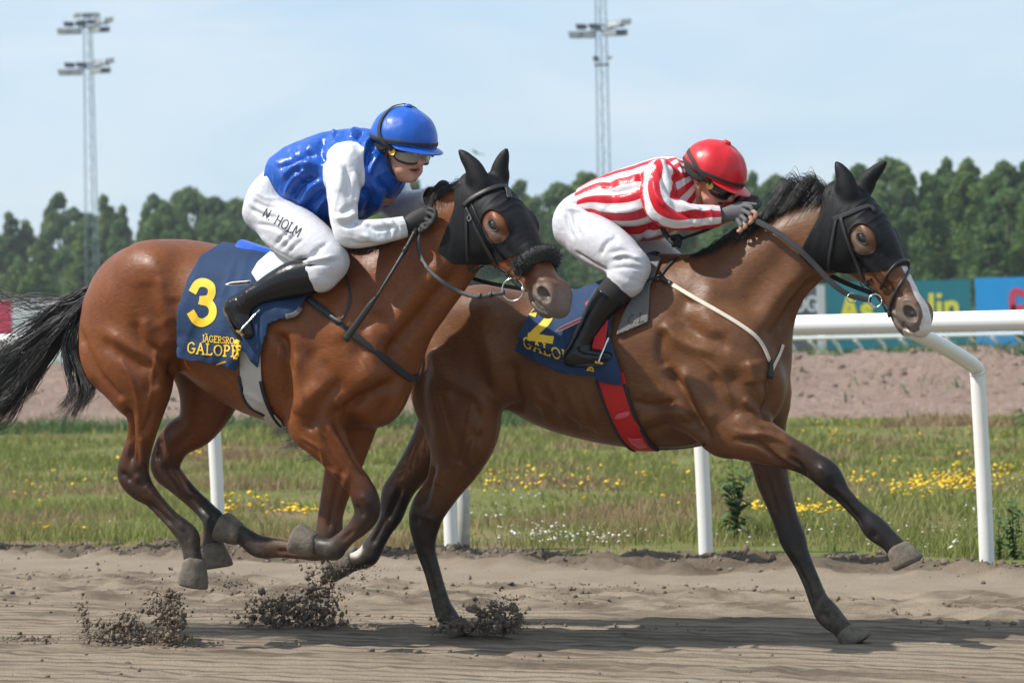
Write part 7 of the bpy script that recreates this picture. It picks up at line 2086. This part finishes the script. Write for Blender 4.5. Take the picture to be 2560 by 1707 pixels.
# ---- stirrups
def stirrup(fr, label, top, foot, lat, s, leather):
    st_ = thing_at(fr, 'stirrup', label, 'stirrup', 'stirrups')
    for m_ in (1, -1):
        mm = np.array([1, m_, 1.0])
        a = fr.pix(*top, lat); b = fr.pix(*foot, lat); d = b - a; ln = np.linalg.norm(d)
        sd = np.array([0, 1.0, 0]); wv = np.cross(d / ln, sd)
        P = []
        for u in np.linspace(-1, 1, 15): P.append(a + d * (.05 + .95 * (1 - (1 - abs(u)) ** 1.6 * 1.0)) * 1.0 + sd * .056 * np.sign(u) * min(1, abs(u) * 1.5))
        P = np.array(P) * mm
        mb = MB(); mb.tube(P, .0045, 8); mb.build('iron', MAT_STEEL, st_)
        mb = MB(); M = frame_from(-d * mm, wv * mm); mb.box(b * mm, (.018, .056, .004), M); mb.build('tread', MAT_BRASS, st_, False)
        mb = MB(); ribbon(mb, np.array([fr.pix(*leather, lat + .03), a]) * mm, np.array([0, -1.0, .2]) * mm, .016, .004); mb.build('leather', MAT_LEATHER, st_)
stirrup(FR1, 'steel stirrup under the boot of the rider in blue', (655, 765), (616, 832), -.29, 1, (672, 740))
stirrup(FR2, 'steel stirrup under the boot of the rider in stripes', (1521, 842), (1510, 906), -.29, 1, (1528, 800))

# ---- girths
def girth(G, label, poly, mat, left, right, cbv):
    g = thing_at(G['fr'], 'girth', label, 'girth', 'girths')
    V_, F_, a, b = body_patch(G, poly, .006)
    o = new_mesh('band', V_, F_, mat, g); solidify(o, .006, 1)
    for L in (left, right):
        mb = MB(); P, N = strap_px(mb, G['fr'], [G['bvh']], L, .014, .004, .014); mb.build('edge_binding', MAT_WEB, g)
        mb = MB(); ribbon(mb, P * [1, -1, 1], N * [1, -1, 1], .014, .014); mb.build('edge_binding', MAT_WEB, g)
    return g
GI1 = girth(G1, 'pale grey elastic girth with black edges below the number 3 cloth', [(600, 850), (604, 943), (618, 1003), (655, 1030), (690, 1075), (720, 1090), (705, 1050), (680, 1025), (668, 1000), (656, 950), (651, 850)], MAT_GIRTH_GREY,
            [(602, 938), (608, 980), (628, 1012), (664, 1032)], [(655, 950), (667, 1000), (690, 1042), (704, 1058)], cb1)
GI2 = girth(G2, 'red webbing girth with black edges below the number 2 cloth', [(1492, 930), (1518, 1022), (1556, 1096), (1580, 1125), (1600, 1160), (1660, 1160), (1626, 1109), (1585, 1038), (1560, 930)], MAT_RED_WEB,
            [(1494, 950), (1519, 1022), (1557, 1096), (1586, 1119)], [(1562, 958), (1588, 1038), (1627, 1106), (1645, 1118)], cb2)
for pl in ([(1538, 1040), (1545, 1030), (1572, 1023), (1579, 1027), (1572, 1037), (1545, 1043)], [(1570, 1085), (1585, 1090), (1606, 1088), (1620, 1108), (1600, 1112), (1580, 1100)]):
    V_, F_, a, b = body_patch(G2, pl, .0145, None, False); o = new_mesh('billet_tab', V_, F_, MAT_PINK, GI2); solidify(o, .003, 1)
mb = MB(); strap_px(mb, FR2, [G2['bvh']], [(1600, 1118), (1650, 1119), (1705, 1116), (1762, 1108)], .012, .004, .006); mb.build('martingale_strap', MAT_LEATHER, GI2)

# ---- breast collars
BC1 = thing_at(FR1, 'breast_collar', 'black breast collar with neck strap on the bright bay horse', 'breast collar', 'breast collars')
b1 = [G1['bvh']]
mb = MB(); strap_px(mb, FR1, b1, [(755, 735), (846, 806), (942, 882), (1000, 928), (1026, 946), (1036, 938)], .028, .003, .008, mirror=lambda P, v=False: P * [1, -1, 1]); mb.build('chest_band', MAT_WEB, BC1)
mb = MB(); strap_px(mb, FR1, b1, [(762, 742), (810, 776), (846, 803), (856, 806)], .014, .012, .004); mb.build('buckle_strap', MAT_LEATHER, BC1)
mb = MB(); strap_px(mb, FR1, b1, [(870, 628), (862, 660), (868, 700), (876, 738), (870, 772), (853, 803)], .010, .004, .004); mb.build('neck_strap', MAT_LEATHER, BC1)
BC2 = thing_at(FR2, 'breast_collar', 'cream and black breast collar on the darker bay horse', 'breast collar', 'breast collars')
b2 = [G2['bvh'], bvh_of(A3, B3)]
mb = MB(); strap_px(mb, FR2, b2, [(1672, 708), (1760, 759), (1849, 812), (1893, 846), (1915, 884), (1922, 905)], .017, .003, .006); mb.build('chest_strap', MAT_CREAM, BC2)
mb = MB(); strap_px(mb, FR2, b2, [(1926, 935), (1938, 905), (1950, 880), (1956, 862)], .014, .003, .005); mb.build('chest_strap', MAT_CREAM, BC2)
mb = MB(); strap_px(mb, FR2, b2, [(1922, 900), (1925, 922), (1926, 945)], .024, .005, .006); mb.build('centre_fork', MAT_LEATHER, BC2)
mb = MB(); strap_px(mb, FR2, b2, [(1598, 722), (1622, 706), (1648, 697)], .014, .008, .006); mb.build('saddle_strap', MAT_LEATHER, BC2)
mb = MB(); strap_px(mb, FR2, b2, [(1651, 692), (1668, 670), (1692, 646)], .014, .004, .005); mb.build('wither_strap', MAT_LEATHER, BC2)
mb = MB(); strap_px(mb, FR2, b2, [(1652, 697), (1664, 704), (1680, 712)], .018, .008, .006); mb.build('chape', MAT_LEATHER, BC2)
p, n = hit(FR2, b2, 1649, 697, .010); mb = MB(); ring(mb, p, n, .011, .0022); mb.build('ring', MAT_STEEL, BC2)
p, n = hit(FR2, b2, 1601, 718, .014); M = frame_from(n, (.7, 0, .5)); mb = MB()
for s in (-1, 1):
    mb.box(p + np.array([s * .008, 0, 0]) @ M, (.0013, .010, .0013), M); mb.box(p + np.array([0, s * .010, 0]) @ M, (.008, .0013, .0013), M)
mb.build('buckle', MAT_STEEL, BC2, False)

# ---- whip
WH = thing_at(FR1, 'whip', 'black whip with padded flap held against the shoulder of the bright bay horse', 'whip')
sh = catmull(np.array([FR1.pix(1041, 573, -.14), FR1.pix(1006, 637, -.22), FR1.pix(972, 693, -.27), FR1.pix(939, 746, -.295)]), 6)
mb = MB(); mb.tube(sh, np.linspace(.0085, .0055, len(sh)), 8); mb.build('shaft', MAT_LEATHER, WH)
mb = MB(); c = FR1.pix(1012, 626, -.212); mb.tube(np.array([c + [.01, 0, .016], c, c - [.01, 0, .016]]), [.009, .0105, .009], 8); mb.build('collar', MAT_LEATHER, WH)
fl_ = catmull(np.array([FR1.pix(941, 742, -.295), FR1.pix(920, 770, -.30), FR1.pix(890, 812, -.305), FR1.pix(863, 850, -.305)]), 6)
mb = MB(); ribbon(mb, fl_, np.array([.4, -1, .3]), np.interp(np.linspace(0, 1, len(fl_)), [0, .25, 1], [.010, .024, .028]), .014); mb.build('flap', MAT_LEATHER, WH)

# ---- writing on the riders
write('N. HOLM', px_writer(FR1, [PJ1['bvh_breech']], (655, 541), (18.6, 10.8), (11.5, -21), .0015), .11, .08, MAT_INK, PJ1['person'])
def helmet_mark(PJ, txt, x0, ang, z, sz, mat, plate=None):
    W_ = PJ['W']
    def place(P, k=0):
        return np.array([W_([(.1365 + k * .0003) * math.cos(ang + u * sz / .13) - .004, -(.1195) * math.sin(-(ang + u * sz / .13)), z + v * sz]) for u, v in P])
    write(txt, place, .13, .1, mat, PJ['person'])
helmet_mark(PJ2, 'LAS', 0, -.42, .004, .014, MAT_PAPER)
W_ = PJ1['W']; mb = MB(); vs = []
for i in range(7):
    for z in (-.006, .026):
        a = -.34 + .5 * i / 6; vs.append(W_([.1345 * math.cos(a) - .003, .1175 * math.sin(a), z]))
mb.add(vs, [(2 * i, 2 * i + 2, 2 * i + 3, 2 * i + 1) for i in range(6)]); solidify(mb.build('helmet_label', MAT_PAPER, PJ1['person']), .001)
for i in range(5):
    mb = MB(); vs = []
    for a in (-.31 + .012 * i, -.08 - .02 * i):
        for z in (.020 - .006 * i, .0225 - .006 * i): vs.append(W_([.1358 * math.cos(a) - .003, .1188 * math.sin(a), z]))
    mb.add(vs, [(0, 2, 3, 1)]); solidify(mb.build('label_print', MAT_INK, PJ1['person']), .0005)
# ------------------------------------------------------------------ flying dirt
def spray(lat0, blobs, label, fr, seed):
    """blobs: (px, py, spread x, spread y, count, rmin, rmax): ragged clouds of clods at a lateral of the horse's frame"""
    g = np.random.default_rng(seed); C, Rr = [], []
    for x, y, sx, sy, n, r0, r1 in blobs:
        m = max(3, n // 26)                                   # sub-clumps, so that the cloud is knotted and ragged
        cx, cy = g.normal(0, .75, m), g.normal(0, .75, m); cs = g.uniform(.10, .42, m); k = g.integers(0, m, n)
        px = x + sx * (cx[k] + g.normal(size=n) * cs[k]); py = y + sy * (cy[k] + g.normal(size=n) * cs[k])
        p = fr.world(fr.pix(px, py, lat0 + g.normal(0, .06, n)))
        r = (r0 + (r1 - r0) * g.uniform(size=n) ** 6 * 1.25); fine = g.uniform(size=n) < .35; r[fine] *= .45; px[fine] += g.normal(0, sx * .55, fine.sum()); py[fine] -= np.abs(g.normal(0, sy * .9, fine.sum()))
        p = fr.world(fr.pix(px, py, lat0 + g.normal(0, .06, n)))
        low = p[:, 2] < r * .4; p[low, 2] = g.uniform(.2, .9, low.sum()) * r[low] + .004
        C.append(p); Rr.append(r)
    o = clod_mesh('flying_dirt', np.vstack(C), np.concatenate(Rr), MAT_CLOD)
    return tag(o, label, 'flying dirt', kind='stuff')
spray(.05, [(210, 1560, 16, 28, 500, .0015, .008), (225, 1480, 20, 46, 260, .0008, .003), (290, 1430, 34, 22, 120, .0007, .002), (255, 1592, 40, 10, 420, .002, .009), (320, 1562, 34, 24, 900, .002, .013), (405, 1520, 30, 32, 1000, .002, .014), (435, 1560, 20, 26, 700, .002, .014),
            (370, 1592, 62, 10, 1000, .002, .012), (440, 1490, 12, 20, 220, .002, .010), (535, 1500, 44, 40, 420, .0008, .004), (600, 1455, 26, 14, 160, .0008, .004), (90, 1606, 70, 6, 300, .002, .010), (430, 1150, 130, 150, 90, .0008, .002)],
      'burst of moist dirt thrown up behind the bright bay horse', FR1, 1)
spray(.05, [(700, 1520, 60, 26, 1500, .002, .013), (800, 1500, 34, 40, 1400, .002, .014), (640, 1545, 36, 12, 500, .002, .011), (760, 1552, 70, 8, 800, .002, .012), (830, 1450, 18, 30, 420, .0015, .008), (620, 1470, 40, 22, 200, .0008, .004)],
      "burst of dark dirt between the two horses' hind feet", FR2, 2)
spray(.06, [(850, 1418, 46, 10, 620, .001, .007), (905, 1445, 26, 26, 520, .0008, .004), (800, 1432, 16, 12, 160, .001, .006)], 'dirt clinging round the trailing hind hoof of the darker horse', FR2, 3)
spray(-.14, [(1180, 1568, 56, 10, 1000, .002, .012), (1245, 1535, 36, 24, 1100, .002, .012), (1285, 1555, 18, 20, 420, .002, .012), (1140, 1562, 24, 10, 260, .002, .009), (1270, 1505, 24, 12, 180, .001, .006)], 'dirt pushed up in front of the planted hind hoof', FR2, 4)

# ------------------------------------------------------------------ thin summer haze over the course
mb = MB(); mb.box((0, 130, 24), (420, 560, 25.2)); hz = mb.build('haze', None, None, False)
hm = bpy.data.materials.new('thin_haze'); hm.use_nodes = True; hm.node_tree.nodes.clear()
ho = hm.node_tree.nodes.new('ShaderNodeOutputMaterial'); hv = hm.node_tree.nodes.new('ShaderNodeVolumePrincipled')
hv.inputs['Color'].default_value = (.86, .92, 1.0, 1); hv.inputs['Density'].default_value = .00042; hv.inputs['Anisotropy'].default_value = .2
hm.node_tree.links.new(hv.outputs[0], ho.inputs['Volume']); hz.data.materials.append(hm)
tag(hz, 'thin pale summer haze hanging over the whole course', 'haze', kind='stuff')
